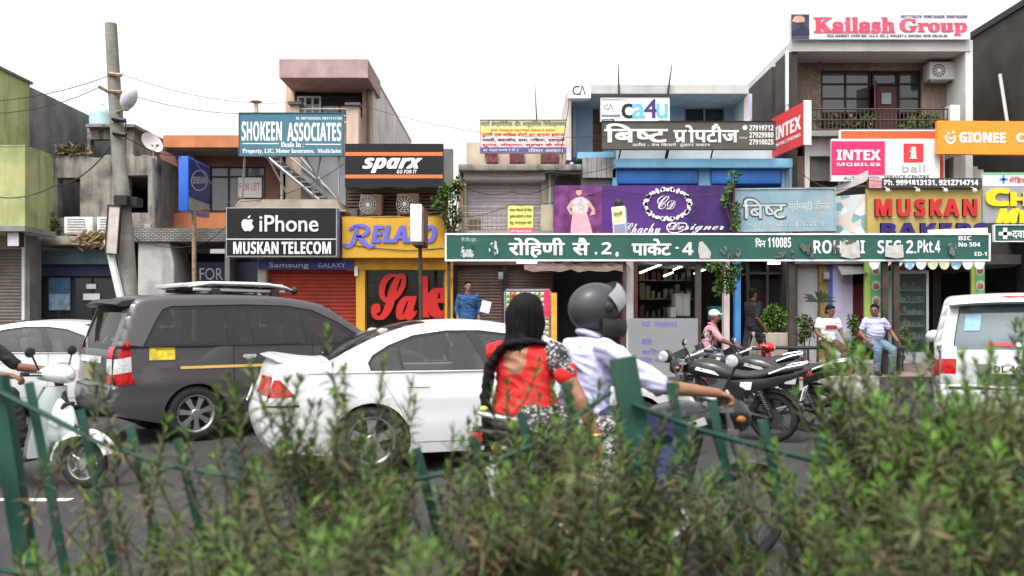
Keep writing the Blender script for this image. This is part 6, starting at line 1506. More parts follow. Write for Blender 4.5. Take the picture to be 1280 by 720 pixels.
hl.add(vs, fs); hm = hl.build('helmet', m_hel, None, smooth=True, ang=80); tag(hm, 'dark grey full face helmet with its visor raised, on the rider', 'helmet')
sm = hm.modifiers.new('thick', 'SOLIDIFY'); sm.thickness = .022; sm.offset = -1
hm.location = mr.location; hm.rotation_euler = mr.rotation_euler
q = MB(); vs = []
tilt = Matrix.Rotation(R(-38), 3, 'Y')
for i in range(11):
    a = R(-80+160*i/10)
    for j in range(5):
        ph = R(-24+44*j/4); p_ = tilt @ Vector((.172*math.cos(a)*math.cos(ph)+.012, .140*math.sin(a)*math.cos(ph), .150*math.sin(ph))); vs.append(c_+Vector((-.005,0,.03))+p_)
q.add(vs, [(i*5+j, (i+1)*5+j, (i+1)*5+j+1, i*5+j+1) for i in range(10) for j in range(4)])
q.build('visor', M('visor_smoke', (.26,.265,.28), .18, .05, coat=.4), hm, smooth=True, world=False, ang=80)
for sy in (-1,1):
    q = MB(); q.ball(c_+Vector((.0,sy*.131,.03)), (.028,.012,.028), 12); q.build('visor_hinge', m_plast, hm, smooth=True, world=False)
q = MB(); vs = []
for i in range(25):
    a = R(-100+200*i/24); k_ = 1+.10*max(0, math.cos(a))
    for rr_, z_ in ((.163,-.045),(.168,-.075),(.163,-.115),(.145,-.135),(.120,-.125),(.125,-.06)): vs.append(c_+Vector((-.012+rr_*k_*math.cos(a), rr_*.80*math.sin(a), z_+.012*(1-math.cos(a)))))
q.add(vs, [(i*6+j, (i+1)*6+j, (i+1)*6+(j+1)%6, i*6+(j+1)%6) for i in range(24) for j in range(6)]); q.build('chin_bar', M('chin_dark', (.03,.031,.033), .45, .05), hm, smooth=True, world=False, ang=60)

# pillion passenger
m_kr2 = M('kurta_red', (.55,.02,.022), .8, .12, 8, bump=.4, bscale=9); m_print = M_blobs('print_cloth', [(.015,.015,.015),(.32,.31,.30),(.02,.02,.02),(.07,.07,.07),(.02,.02,.02),(.36,.35,.34)], 85, .85)
tw = R(40); rot = lambda p: (-.15+math.cos(tw)*p[0]-math.sin(tw)*p[1], math.sin(tw)*p[0]+math.cos(tw)*p[1], p[2])
sr, sl_ = rot((0,-.17,1.275)), rot((0,.17,1.275))
J = dict(pel=(-.15,0,.965), nk=(-.15,0,1.345), hd=(-.12,.01,1.462), sh=(sr,sl_), el=((.05,-.25,1.04),(-.09,.30,1.05)), wr=((.14,-.27,.84),(.07,.24,.97)), hp=((-.15,-.10,.93),(-.15,.10,.93)), kn=((.27,-.24,.86),(.29,.20,.86)), an=((.14,-.28,.48),(.14,.26,.48)), toe=((1,-.1,-.1),(1,.1,-.1)))
wm, P_, Mx, sd, up = person('woman in a red top with long black hair riding pillion', J, (1,.45,0), m_sk, [m_kr2, m_sk], m_print, m_shoe, None, sleeve=.32, vox=.006, prof=PROF_W, side=(sr[0]-sl_[0], sr[1]-sl_[1], 0), collar=False, hands=(((.25,.05,-1),(-1,0,0),.5), None), face=False)
wm.location = mr.location; wm.rotation_euler = mr.rotation_euler
fwd = Vector(up).cross(Vector(sd)).normalized()
for ch in wm.children:
    if ch.name.startswith('shirt'):                        # deep rounded neckline at the back
        ch.name = 'kurta'
        for p in ch.data.polygons:
            d = p.center - Vector(J['nk']); a = d.dot(Vector(sd)); z_ = d.z; back = d.dot(fwd)
            if back < -.02 and ((abs(a) < .066 and z_ > -.11) or (a*a/.066**2+(z_+.11)**2/.075**2 < 1)): p.material_index = 1
q = MB(); capsule(q, sr, Vector(sr).lerp(Vector(J['el'][0]), .42), .068, .062); remeshed(q, 'sleeve', [m_print], wm, .01)
q = MB(); e = Vector(sr).lerp(Vector(J['el'][0]), .43); capsule(q, e, e+(Vector(J['el'][0])-Vector(sr)).normalized()*.012, .063, .0625); remeshed(q, 'sleeve_hem', [m_kr2], wm, .01)
h = MB(); h.ball(P_(0,-.03,.04), (.090,.108,.100), 18, Mx.to_4x4(), 12); h.ball(P_(0,-.085,-.05), (.080,.062,.10), 16, Mx.to_4x4(), 10); h.ball(P_(0,-.10,-.13), (.085,.05,.09), 14, Mx.to_4x4()); h.ball(P_(-.05,.0,-.03), (.04,.06,.09), 12, Mx.to_4x4()); h.ball(P_(.05,.0,-.03), (.04,.06,.09), 12, Mx.to_4x4())
hr_ = remeshed(h, 'hair', m_hair, wm, .01, 4)
q = MB(); rnd = random.Random(9)                       # loose strands over the mass of hair
for i in range(230):
    a = R(rnd.uniform(75, 285)); rr_ = rnd.uniform(.95, 1.10); top_ = P_(.02*math.sin(a), -.01+.02*math.cos(a), .13)
    f_ = lambda hgt, k_: P_(.092*k_*math.sin(a)*rr_, -.03+.108*k_*math.cos(a)*rr_, hgt)
    l_ = rnd.uniform(-.30, -.14); pts = [top_, f_(.09, .72), f_(.03, 1.0), f_(-.06, .98), f_(-.14, rnd.uniform(.75,1.05)), f_(l_, rnd.uniform(.7,1.15))]
    q.tube(pts, [.003,.0045,.005,.005,.004,.0015], 4, False)
q.build('hair_strands', m_hair, hr_, smooth=True, world=False)
q = MB(); nk = Vector(J['nk'])
bk = -fwd
q.tube([nk+Vector(sd)*.15+bk*.02+Vector((0,0,-.03)), nk+Vector(sd)*.08+bk*.08+Vector((0,0,-.005)), nk+bk*.10+Vector((0,0,-.01)), nk-Vector(sd)*.07+bk*.12+Vector((0,0,-.03)), nk-Vector(sd)*.14+bk*.13+Vector((0,0,-.14)), nk-Vector(sd)*.16+bk*.15+Vector((0,0,-.30)), nk-Vector(sd)*.14+bk*.17+Vector((0,0,-.46)), nk-Vector(sd)*.12+bk*.17+Vector((0,0,-.60))], [.022,.034,.038,.042,.05,.05,.05,.045], 12, flat=.5)
scf = remeshed(q, 'scarf', [M('scarf_black', (.010,.008,.010), .95, .3, 14, spec=.1)], wm, .008, 4)
q = MB(); q.ball(nk-Vector(sd)*.14+bk*.205+Vector((0,0,-.36)), (.025,.02,.015), 10); q.build('scarf_tassel', M('lime_patch', (.45,.52,.12), .6, .2), scf, smooth=True, world=False)
q = MB(); q.tube([Vector(J['wr'][0])+Vector((.034*math.cos(R(a)), .034*math.sin(R(a)), .015)) for a in range(0, 361, 30)], .006, 6); q.build('bangle', M('bangle_gold', (.6,.4,.12), .3, 0, metal=.9), wm, smooth=True, world=False)
# ================================================================= pole, cables, roof things
def thing_mesh(m, name, mat, label, cat, group=None, smooth=False, bevel=0):
    """a one-mesh thing whose origin sits at its own middle foot"""
    vs = m.v; c = Vector((sum(v[0] for v in vs)/len(vs), sum(v[1] for v in vs)/len(vs), min(v[2] for v in vs)))
    m.v = [(v[0]-c.x, v[1]-c.y, v[2]-c.z) for v in vs]
    o = m.build(name, mat, None, smooth=smooth, bevel=bevel); o.location = c
    return tag(o, label, cat, group)
YP = 17.7
up_ = root('utility_pole', 'tall leaning weathered concrete utility pole with moss on its foot', 'utility pole', (X(167,YP), YP, .375))
m_pole = M('pole_concrete', (.235,.225,.205), .9, .2, 4, bump=.5, bscale=20, dirt=(.12,.118,.075), dirt_amt=.7, dscale=1.6, streak=.5)
q = MB(); q.tube([P(138.5,30,YP), P(143,110,YP), P(149,200,YP), P(157,300,YP), (X(167,YP),YP,.36)], [.115,.125,.14,.16,.19], 14); q.build('shaft', m_pole, up_, smooth=True)
q = MB(); q.tube([P(123,108,YP-.2), P(134,114,YP-.1), P(152,115,YP-.15)], .035, 6); q.tube([P(136,92,YP-.14), P(152,94,YP-.14)], .04, 6); q.build('bracket', m_rust, up_, smooth=True)
q = MB()
for c, a in ((150,148.5),(168,149.5),(249,155)): q.tube([P(a-8,c-2,YP-.16), P(a+8,c+1,YP-.16)], .05, 6)
bx(q, 142, 158, 244, 256, YP-.35, YP-.1); bx(q, 158, 171, 246, 257, YP-.2, YP+.1); q.build_each('clamp', m_black, up_)
q = MB(); q.tube([P(147,140,YP-.1), P(154,137,YP-.25), P(158,133,YP-.3)], .025, 6); q.build('lamp_arm', m_rust, up_)
q = MB(); Mx = Matrix.Rotation(R(25),4,'Y'); q.ball(P(161,123,YP-.3), (.15,.15,.24), 14, Mx, 10); q.ball(P(157.5,134,YP-.3), (.08,.08,.08), 10); q.build('flood_lamp', M('lamp_grey', (.42,.42,.47), .4, .2), up_, smooth=True)
q = MB(); q.tube([P(134,300,YP-.25), P(153,382,YP-.25), P(168,462,YP-.25)], .075, 8); q.build('white_pipe', m_white, up_, smooth=True)
s = Sign('pole_board', 'slim pale framed board tied to the leaning utility pole', 'board', 135, 149, 258, 317, YP-.35, .06, ry=R(4)); s.board(M('pale_board', (.46,.42,.38), .6, .25, 5, dirt=(.25,.15,.1))).frame(m_black, .022)
def wire(pts, label, r=.009, sag=.0, mat=None):
    m = MB(); P3 = [Vector(p) for p in pts]; out = []
    for a, b in zip(P3, P3[1:]):
        for i in range(12):
            t = i/12; out.append(a.lerp(b, t)-Vector((0,0,sag*4*t*(1-t))))
    out.append(P3[-1]); m.tube(out, r, 5)
    return thing_mesh(m, 'overhead_cable', mat or M('cable_black', (.03,.03,.032), .6, 0), label, 'cable')
wire([P(138,94,YP-.1), P(-60,128,YP-2)], 'thin cable from the upper pole bracket to the left edge, topmost on the left', .007, .15)
wire([P(124,109,YP-.2), P(-60,140,YP-3)], 'thin cable from the short cross arm past the lime building', .007, .2)
wire([P(150,168,YP-.1), P(68,232,20.0), P(-40,235,19.5)], 'dark drooping cable from the pole to the mould stained house', .014, .25)
wire([P(150,150,YP-.1), P(-60,175,16)], 'thin cable crossing the lime green wall', .006, .3)
wire([P(152,93,YP-.1), P(420,120,21.6), P(760,170,19.5)], 'thin cable from the pole across to the blue building', .005, .35)
wire([P(151,115,YP-.1), P(300,142,20.0)], 'short cable from the pole lamp to the teal board', .006, .1)
wire([P(152,168,YP), P(240,195,19.9), P(300,262,19.4), P(432,270,19.4)], 'black cable sagging from the pole over the blue box sign', .010, .15)
wire([P(556,270,19.5), P(640,255,19.6), P(760,236,19.3), P(918,240,19.3)], 'cable drooping along the top of the purple board', .008, .12)
wire([P(430,205,20.0), P(300,252,19.4)], 'cable from the orange barred board down to the tan canopy', .008, .2)
wire([P(1040,238,19.2), P(1085,225,19.0), P(1226,232,19.0)], 'cable looping under the phone number strip', .007, .06)

for i, (pts, lb) in enumerate((
 ([P(300,262,19.3), P(250,305,19.9), P(172,300,20.1), P(150,250,YP-.2)], 'loose black cable looping under the white brick ledge'),
 ([P(432,268,19.3), P(560,262,19.3)], 'cable running over the yellow fascia to the creeper'),
 ([P(575,214,19.8), P(690,214,19.8), P(770,206,19.6)], 'cable sagging before the lilac shutter box'),
 ([P(577,232,20.0), P(640,240,20.1), P(692,230,20.0)], 'grey cable drooping across the lilac shutter'),
 ([P(985,200,19.9), P(1040,236,19.3)], 'cable hanging beside the red projecting board'),
 ([P(938,150,20.4), P(985,130,19.9), P(1010,168,19.8)], 'cable from the blue building to the iron balcony'),
 ([P(693,300,19.9), P(692,232,19.9), P(712,125,20.3)], 'dark cable climbing the left end of the blue building'))):
    wire(pts, lb, .009, .12)
# pipes and meter boxes on the fronts
for par, a, y0, y1, Y, r_, mt in ((b2,152,200,296,21.12,.045,m_rust),(b2,192,198,296,21.12,.035,m_gpl),(b3,352,190,300,22.4,.04,m_white),(b4,460,105,190,22.12,.045,m_gpl),(b6,577,215,292,20.42,.035,m_rust),(b6,687,215,256,20.42,.03,m_white),(b7,717,120,196,21.5,.04,m_white),(b7,984,212,292,19.93,.04,m_gpl),(b8,1024,66,88,20.8,.03,m_gpl),(b8,1201,66,160,20.8,.045,m_rust)):
    q = MB(); q.tube([P(a,y0,Y), P(a+.5,(y0+y1)/2,Y), P(a,y1,Y)], r_, 8); q.build('drain_pipe', mt, par, smooth=True)
for par, a, c, w_, h_, Y in ((b2,180,280,9,8,21.1),(b4,437,285,6,10,20.0),(b6,580,300,7,9,19.95),(b6,623,340,6,9,20.0),(b5,560,345,4,7,19.8),(b7,875,300,9,8,19.9),(b8,1030,340,7,9,20.05),(b8,1055,345,6,8,20.1)):
    q = MB(); bx(q, a, a+w_, c, c+h_, Y, Y+.1); q.build('meter_box', M('meter_grey', (.22,.22,.21), .6, .3, 8), par, bevel=.008)

def ac_unit(label, x0, x1, y0, y1, Y, d, mat, fan=True):
    o = root('air_conditioner', label, 'air conditioner', P((x0+x1)/2, y1, Y))
    m = MB(); bx(m, x0, x1, y0, y1, Y, Y+d); m.build('casing', mat, o, bevel=.015)
    cx = x0+(x1-x0)*(.36 if fan else .5); cz = (y0+y1)/2; r = (y1-y0)*.40/F*Y
    if fan:
        m = MB(); c = P(cx, cz, Y); m.lathe([(0,-.004),(r,-.004),(r,.002)], c, 'y', 24); m.build('fan_opening', m_dark, o)
        m = MB()
        for k in range(1, 5): m.lathe([(r*k/4-.008,-.012),(r*k/4,-.016),(r*k/4+.002,-.012)], c, 'y', 24)
        for k in range(6): a = math.pi*k/6; m.tube([c+Vector((r*math.cos(a),-.012,r*math.sin(a))), c-Vector((r*math.cos(a),.012,r*math.sin(a)))], .005, 4)
        m.lathe([(0,-.02),(r*.2,-.018),(r*.2,-.01)], c, 'y', 14); m.build('grille', M('grille_grey', (.07,.07,.07), .5), o)
    else:
        m = MB(); bx(m, x0+4, x0+(x1-x0)*.72, y0+2, y1-2, Y-.006, Y); m.build('grille_back', m_dark, o)
        m = MB()
        for k in range(9): c = y0+2.5+(y1-y0-5)*k/8; bx(m, x0+4, x0+(x1-x0)*.72, c-.35, c+.35, Y-.014, Y-.006)
        m.build('grille', M('grille_grey', (1,1,1)), o)
    m = MB()
    for a in (x0+2, x1-4): bx(m, a, a+1.2, y1, y1+2.5, Y+.02, Y+d)
    m.build('mount', m_steel, o); return o
m_acw = M('ac_white', (.58,.58,.56), .5, .06, 4, dirt=(.32,.30,.27), dirt_amt=.5, streak=.3); m_acb = M('ac_tan', (.24,.175,.145), .6, .15, 4, dirt=(.12,.08,.06))
ac_unit('wide window air conditioner on the mouldy ledge, left of two', 80, 116, 271, 292, 20.35, .6, m_acw, False)
ac_unit('narrow window air conditioner on the mouldy ledge beside the pole', 121, 148, 271, 292, 20.4, .6, m_acw, False)
ac_unit('tan outdoor air conditioner under the black barred board, left one', 450, 477, 243, 269, 20.2, .35, m_acb)
ac_unit('tan outdoor air conditioner under the black barred board, right one', 496, 523, 242, 268, 20.2, .35, m_acb)
ac_unit('clean white outdoor air conditioner high on the stone clad wall', 1162, 1194, 77, 99, 20.5, .35, m_acw)

# satellite dish, tank
d = root('satellite_dish', 'white satellite dish on the roof of the mould stained house', 'satellite dish', P(190,198,21.5))
q = MB(); prof = [(r_*.28/6, .10*(r_/6)**2) for r_ in range(7)]; q.lathe(prof, (0,0,0), 'y', 24, sc=(1,-1,1)); q.lathe([(a, b+.008) for a, b in prof], (0,0,0), 'y', 24, sc=(1,-1,1))
Rm = (Matrix.Rotation(R(55),4,'Z') @ Matrix.Rotation(R(-25),4,'X')).to_3x3(); q.v = [tuple(Rm @ Vector(v)+Vector((-.05,0,.34))) for v in q.v]; q.build('reflector', M('dish_white', (.52,.50,.46), .5, .12, 5, dirt=(.3,.26,.2)), d, smooth=True, world=False)
q = MB(); q.tube([(0,0,.34),(0,.1,.2),(0,.1,0)], .025, 6); q.tube([(0,0,.15),(.25,-.3,.25)], .012, 5); q.ball((.25,-.3,.27), .045, 8); q.build('mast', m_steel, d, world=False)
t = root('water_tank', 'pale cyan plastic water tank on the roof room', 'water tank', P(125,158,23.9))
q = MB(); q.lathe([(0,0),(.27,0),(.28,.05),(.27,.1),(.28,.18),(.27,.25),(.28,.32),(.27,.42),(.2,.52),(.09,.56)], (0,0,0), 'z', 20); q.build('body', M('tank_cyan', (.42,.58,.60), .4, .06), t, smooth=True, world=False)
q = MB(); q.lathe([(.10,.555),(.10,.60),(0,.61)], (0,0,0), 'z', 16); q.build('lid', M('tank_cyan', (1,1,1)), t, smooth=True, world=False)
q = MB(); q.tube([P(671,151,20.52), P(668.5,106,20.52)], [.018,.006], 5); thing_mesh(q, 'lightning_rod', m_black, 'thin black rod rising above the striped clinic board', 'rod')
q = MB(); q.tube([P(157,196,21.6), P(157,150,21.6)], .02, 5); thing_mesh(q, 'roof_pipe', m_black, 'short dark pipe behind the leaning pole on the roof', 'pipe')
q = MB(); q.tube([P(320,150,20.9), P(320,128,20.9)], [.07,.05], 8); q.ball(P(320,127,20.9), (.14,.14,.04), 10); thing_mesh(q, 'roof_vent', m_peach, 'small capped vent peeping over the teal board', 'vent', smooth=True)

# ================================================================= pavement things
rl = root('pipe_rail', 'low black pipe rail on the pavement where two men sit', 'rail', (X(1040,17.4), 17.4, .375))
q = MB(); q.tube([(X(950,17.4),17.4,.90), (X(1130,17.4),17.4,.90)], .035, 8); q.build('top_pipe', m_plast, rl, smooth=True)
for a in (955, 1010, 1066, 1124):
    q = MB(); q.tube([(X(a,17.4),17.4,.37), (X(a,17.4),17.4,.90)], .028, 8); q.build('post', m_plast, rl, smooth=True)
# sachet stand
st = root('sachet_stand', 'stand hung with strips of colourful snack sachets by the brown shutter', 'stand', (X(660,18.7), 18.7, .54))
q = MB(); bx(q, 630, 689, 361, 364, 18.8, 18.86); bx(q, 630, 632, 361, 452, 18.8, 18.86); bx(q, 687, 689, 361, 452, 18.8, 18.86); q.build('frame', m_steel, st)
mm = [M('sachet_'+n, c, .35, .25, 14) for n, c in (('cream',(.55,.50,.33)),('green',(.28,.40,.18)),('red',(.50,.10,.07)),('white',(.58,.57,.52)),('orange',(.55,.28,.08)),('olive',(.35,.33,.16)))]
random.seed(4)
for i in range(9):
    q = MB(); m0 = random.choice(mm)
    for j in range(8):
        a = 632.5+i*6.1; c = 365+j*7; q.k = 0
        vs = [P(a,c,18.75), P(a+5.4,c,18.75), P(a+5.4,c+6.4,18.75), P(a,c+6.4,18.75)]; m_ = sum(vs, Vector())/4+Vector((0,-.03,0)); q.add([*vs, m_], [(1,0,4),(2,1,4),(3,2,4),(0,3,4)])
    q.build('sachet_strip', m0, st)
s = Sign('banner_strip', 'narrow hot pink banner at the side of the sachet stand', 'banner', 680, 688, 362, 396, 18.5, .02); s.board(M('banner_pink2', (.62,.04,.12), .5, .3, 12))
s = Sign('yellow_post', 'narrow yellow board standing right of the sachet stand', 'board', 689, 696, 366, 428, 18.45, .05); s.board(M('post_yellow', (.62,.36,.05), .5, .15, 5))
s = Sign('paper_sheet', 'folded white paper sheet beside the man in blue', 'paper', 601, 613, 376, 391, 18.5, .01, ry=R(14)); s.board(m_sw)
# display cooler
cl = root('display_cooler', 'tall glass fronted cooler with shelves at the bakery', 'cooler', (X(1141,19.3), 19.5, .54))
q = MB(); bx(q, 1118, 1121, 338, 452, 19.3, 19.9); bx(q, 1158, 1161, 338, 452, 19.3, 19.9); bx(q, 1121, 1158, 338, 342, 19.3, 19.9); bx(q, 1121, 1158, 440, 452, 19.3, 19.9); bx(q, 1121, 1158, 342, 440, 19.85, 19.9); q.build('cabinet', M('cooler_grey', (.30,.33,.33), .4, .1, metal=.3), cl)
q = MB()
for c in (362, 377, 392, 407, 423): bx(q, 1121, 1158, c, c+1.5, 19.36, 19.84)
q.build('shelf', M('shelf_pale', (.45,.5,.5), .3, .05), cl)
random.seed(8); q = MB()
for c in (362, 377, 392, 407, 423):
    for i in range(6):
        a = 1122.5+i*5.9; hh = random.uniform(4, 10); bx(q, a, a+4.6, c-hh, c, 19.45, 19.75)
q.build('goods', M_blobs('cooler_goods', [(.5,.08,.06),(.55,.52,.45),(.5,.25,.08),(.3,.35,.3),(.12,.16,.15),(.6,.55,.5)], 4.5), cl)
q = MB(); bx(q, 1121, 1158, 342, 440, 19.30, 19.312); q.build('glass', M_glass('cooler_glass', (.05,.07,.065), .72), cl)
q = MB()
for i in range(4): bx(q, 1124+i*8.5, 1131.5+i*8.5, 329-i % 2, 338, 19.4, 19.8)
q.build('carton', M_blobs('carton_print', [(.5,.35,.28),(.45,.4,.36),(.3,.12,.1),(.5,.45,.3)], 5), cl)
# scalloped valance
va = root('scalloped_valance', 'row of round white and blue flags hanging over the bakery front', 'valance', P(1160,322,19.0))
fm = [M('flag_white', (.62,.63,.62), .6, .1), M_blobs('flag_blue', [(.2,.38,.55),(.5,.58,.62),(.12,.25,.4)], 16), M('flag_lemon', (.55,.55,.35), .6, .2, 8)]
for i in range(10):
    a = 1093+i*14.6; pts = [(a-7,325)] + [(a+7*math.cos(R(t)), 326+(11 if i not in (1,2) else 7)*abs(math.sin(R(t)))) for t in range(180, -1, -15)] + [(a+7,325)]
    q = MB(); q.prism([(X(u,19.0), Z(v_,19.0)) for u, v_ in pts], 19.0, 19.008); q.build('flag', fm[(i*2+i//3) % 3], va)
q = MB(); bx(q, 1085, 1232, 323.5, 326, 18.98, 19.4); q.build('rod', m_steel, va)

# ================================================================= greenery
m_lf = [M('leaf_bright', (.085,.175,.025), .5, .25, 9), M('leaf_mid', (.052,.090,.022), .55, .25, 9), M('leaf_olive', (.085,.09,.032), .6, .3, 9), M('leaf_dry', (.16,.115,.055), .8, .3, 9)]
m_st = M('stem_brown', (.075,.052,.034), .85, .3, 12)
def leafball(m, c, r, n, size, rnd, kinds=(0,1,1,2)):
    for i in range(n):
        while True:
            v = Vector((rnd.uniform(-1,1), rnd.uniform(-1,1), rnd.uniform(-1,1)))
            if .15 < v.length < 1: break
        v = v*(.6+.4*rnd.random()); p = Vector(c)+Vector((v.x*r[0], v.y*r[1], v.z*r[2]))
        d = (v+Vector((rnd.uniform(-.8,.8), rnd.uniform(-.8,.8), rnd.uniform(-.9,.5)))).normalized(); s_ = d.cross(Vector((rnd.uniform(-1,1),rnd.uniform(-1,1),1))).normalized(); k = size*rnd.uniform(.6,1.2)
        m.k = rnd.choice(kinds); n_ = d.cross(s_)*k*.12
        m.add([p, p+d*k*.5+s_*k*.28+n_, p+d*k, p+d*k*.5-s_*k*.28+n_], [(0,1,2),(0,2,3)])
def plant(name, label, cat, px, Y, z, balls, n, size, stems=(), seed=1, kinds=(0,1,1,2), group=None):
    o = root(name, label, cat, (X(px,Y), Y, z), 0, group); rnd = random.Random(seed); m = MB()
    for (a, c, rx, ry) in balls: leafball(m, P(a, c, Y), (rx/F*Y, min(rx,18)/F*Y*1.1, ry/F*Y), int(n), size, rnd, kinds)
    m.build('foliage', m_lf, o)
    s_ = MB(); s_.tube([(X(px,Y),Y,z), P(*balls[0][:2], Y)], [.02,.012], 5)
    for b_ in balls: s_.tube([(X(px,Y),Y,z), P(b_[0], b_[1]+b_[3]*.4, Y), P(b_[0], b_[1], Y)], [.015,.01,.006], 5)
    s_.build('stem', m_st, o); return o
pb = root('planter', 'pale masonry planter box under the round bush', 'planter', (X(966,18.6), 18.7, .375))
q = MB(); bx(q, 946, 987, 416, 466, 18.5, 19.1); q.build('box', M('planter_pale', (.42,.38,.31), .85, .12, 3, dirt=(.2,.17,.13), streak=.4), pb, bevel=.02)
plant('round_bush', 'round yellow green bush growing in the pale planter', 'bush', 966, 18.8, Z(418,18.8), [(958,402,12,15),(972,398,13,14),(966,394,13,13)], 330, .10, seed=2, kinds=(0,0,0,1))
plant('hanging_vine', 'leafy vine hanging below the green market board at the pinkish column', 'vine', 905, 18.0, Z(326,18.0), [(894,333,8,9),(904,342,10,14),(912,356,8,14),(920,338,7,10),(898,360,5,9)], 120, .10, seed=3, kinds=(0,0,1,2))
plant('climbing_creeper', 'creeper climbing between purple board and blue shutter', 'creeper', 917, 19.2, Z(290,19.2), [(918,221,7,9),(911,236,5,8),(906,250,3,8),(921,262,4,14),(919,280,4,10)], 60, .10, seed=4, kinds=(0,0,1))
plant('climbing_creeper', 'ragged creeper beside the yellow shoe shop fascia', 'creeper', 566, 19.3, Z(300,19.3), [(546,252,9,10),(558,262,10,13),(566,240,9,13),(571,270,7,12),(555,240,8,9),(573,232,6,10),(563,283,7,8)], 110, .11, seed=5, kinds=(1,1,2,0))
plant('potted_shrub', 'white flowered shrub left of the man in the white tee', 'shrub', 1008, 18.2, .375, [(1004,402,9,10),(1013,410,9,12),(1002,420,7,8)], 150, .09, seed=6, kinds=(1,1,2,0))
plant('potted_shrub', 'thin shrub between the two men on the rail', 'shrub', 1068, 18.2, .375, [(1066,402,7,10),(1070,420,9,16),(1063,436,8,12)], 130, .09, seed=7, kinds=(0,1,2))
plant('potted_shrub', 'shrub growing behind the pair of thick dark sign posts', 'shrub', 1128, 18.3, .375, [(1130,420,8,12),(1126,438,9,12)], 110, .09, seed=9, kinds=(1,2))
o = root('potted_palm', 'small dark palm with spread fronds before the grey wall panel', 'palm', (X(1022,18.9), 18.9, .54)); q = MB(); c = P(1024,378,18.9)
for i in range(9):
    a = R(-10+25*i); tip = Vector((math.cos(a)*.38, random.uniform(-.2,.2), math.sin(a)*.22+.05)); n_ = Vector((-tip.z,0,tip.x)).normalized()*.03
    q.add([c, c+tip*.5+n_+Vector((0,0,.06)), c+tip, c+tip*.5-n_+Vector((0,0,.06))], [(0,1,2),(0,2,3)])
q.build('frond', M('palm_green', (.04,.06,.035), .6, .2), o); q = MB(); q.tube([(X(1022,18.9),18.9,.54), c], .03, 6); q.build('stem', m_st, o)
for i, (a, w_) in enumerate(((1030,12),(1045,10),(1062,7),(1086,12),(1136,12),(1152,15),(1168,10))):
    plant('balcony_plant', ['dark bushy plant at the left end of the iron balcony','low plant second along the iron balcony','small plant third along the iron balcony','leafy plant fourth along the iron balcony beneath the door leaf','plant beneath the right window of the iron balcony','widest bright plant on the iron balcony','low plant nearest the white balcony post'][i], 'plant', a, 20.4, Z(164,20.4), [(a,151+i % 3,w_,8+i % 2*2)], 160, .11, seed=20+i, kinds=((1,2,1),(1,2),(2,3),(1,1,0),(1,2,0),(0,0,1),(0,1,2))[i])
plant('roof_weed', 'rust coloured dry weeds on the mouldy parapet edge', 'weed', 88, 21.3, Z(198,21.3), [(78,190,9,7),(92,187,12,8),(104,190,8,6)], 120, .12, seed=31, kinds=(3,3,2))
plant('roof_weed', 'mossy green weeds at the meeting of the lime and mouldy walls', 'weed', 66, 21.1, Z(290,21.1), [(60,272,7,14),(68,282,6,9)], 70, .10, seed=32, kinds=(2,1,3))
for i, (a, c) in enumerate(((172,186),(207,190))):
    o = plant('far_tree', ('tree top showing behind the leaning pole', 'tree top showing right of the satellite dish')[i], 'tree', a, 30, 0, [(a,c+6,11,14),(a+4,c+12,12,12)], 260, .25, seed=40+i, kinds=(1,1,2,0))

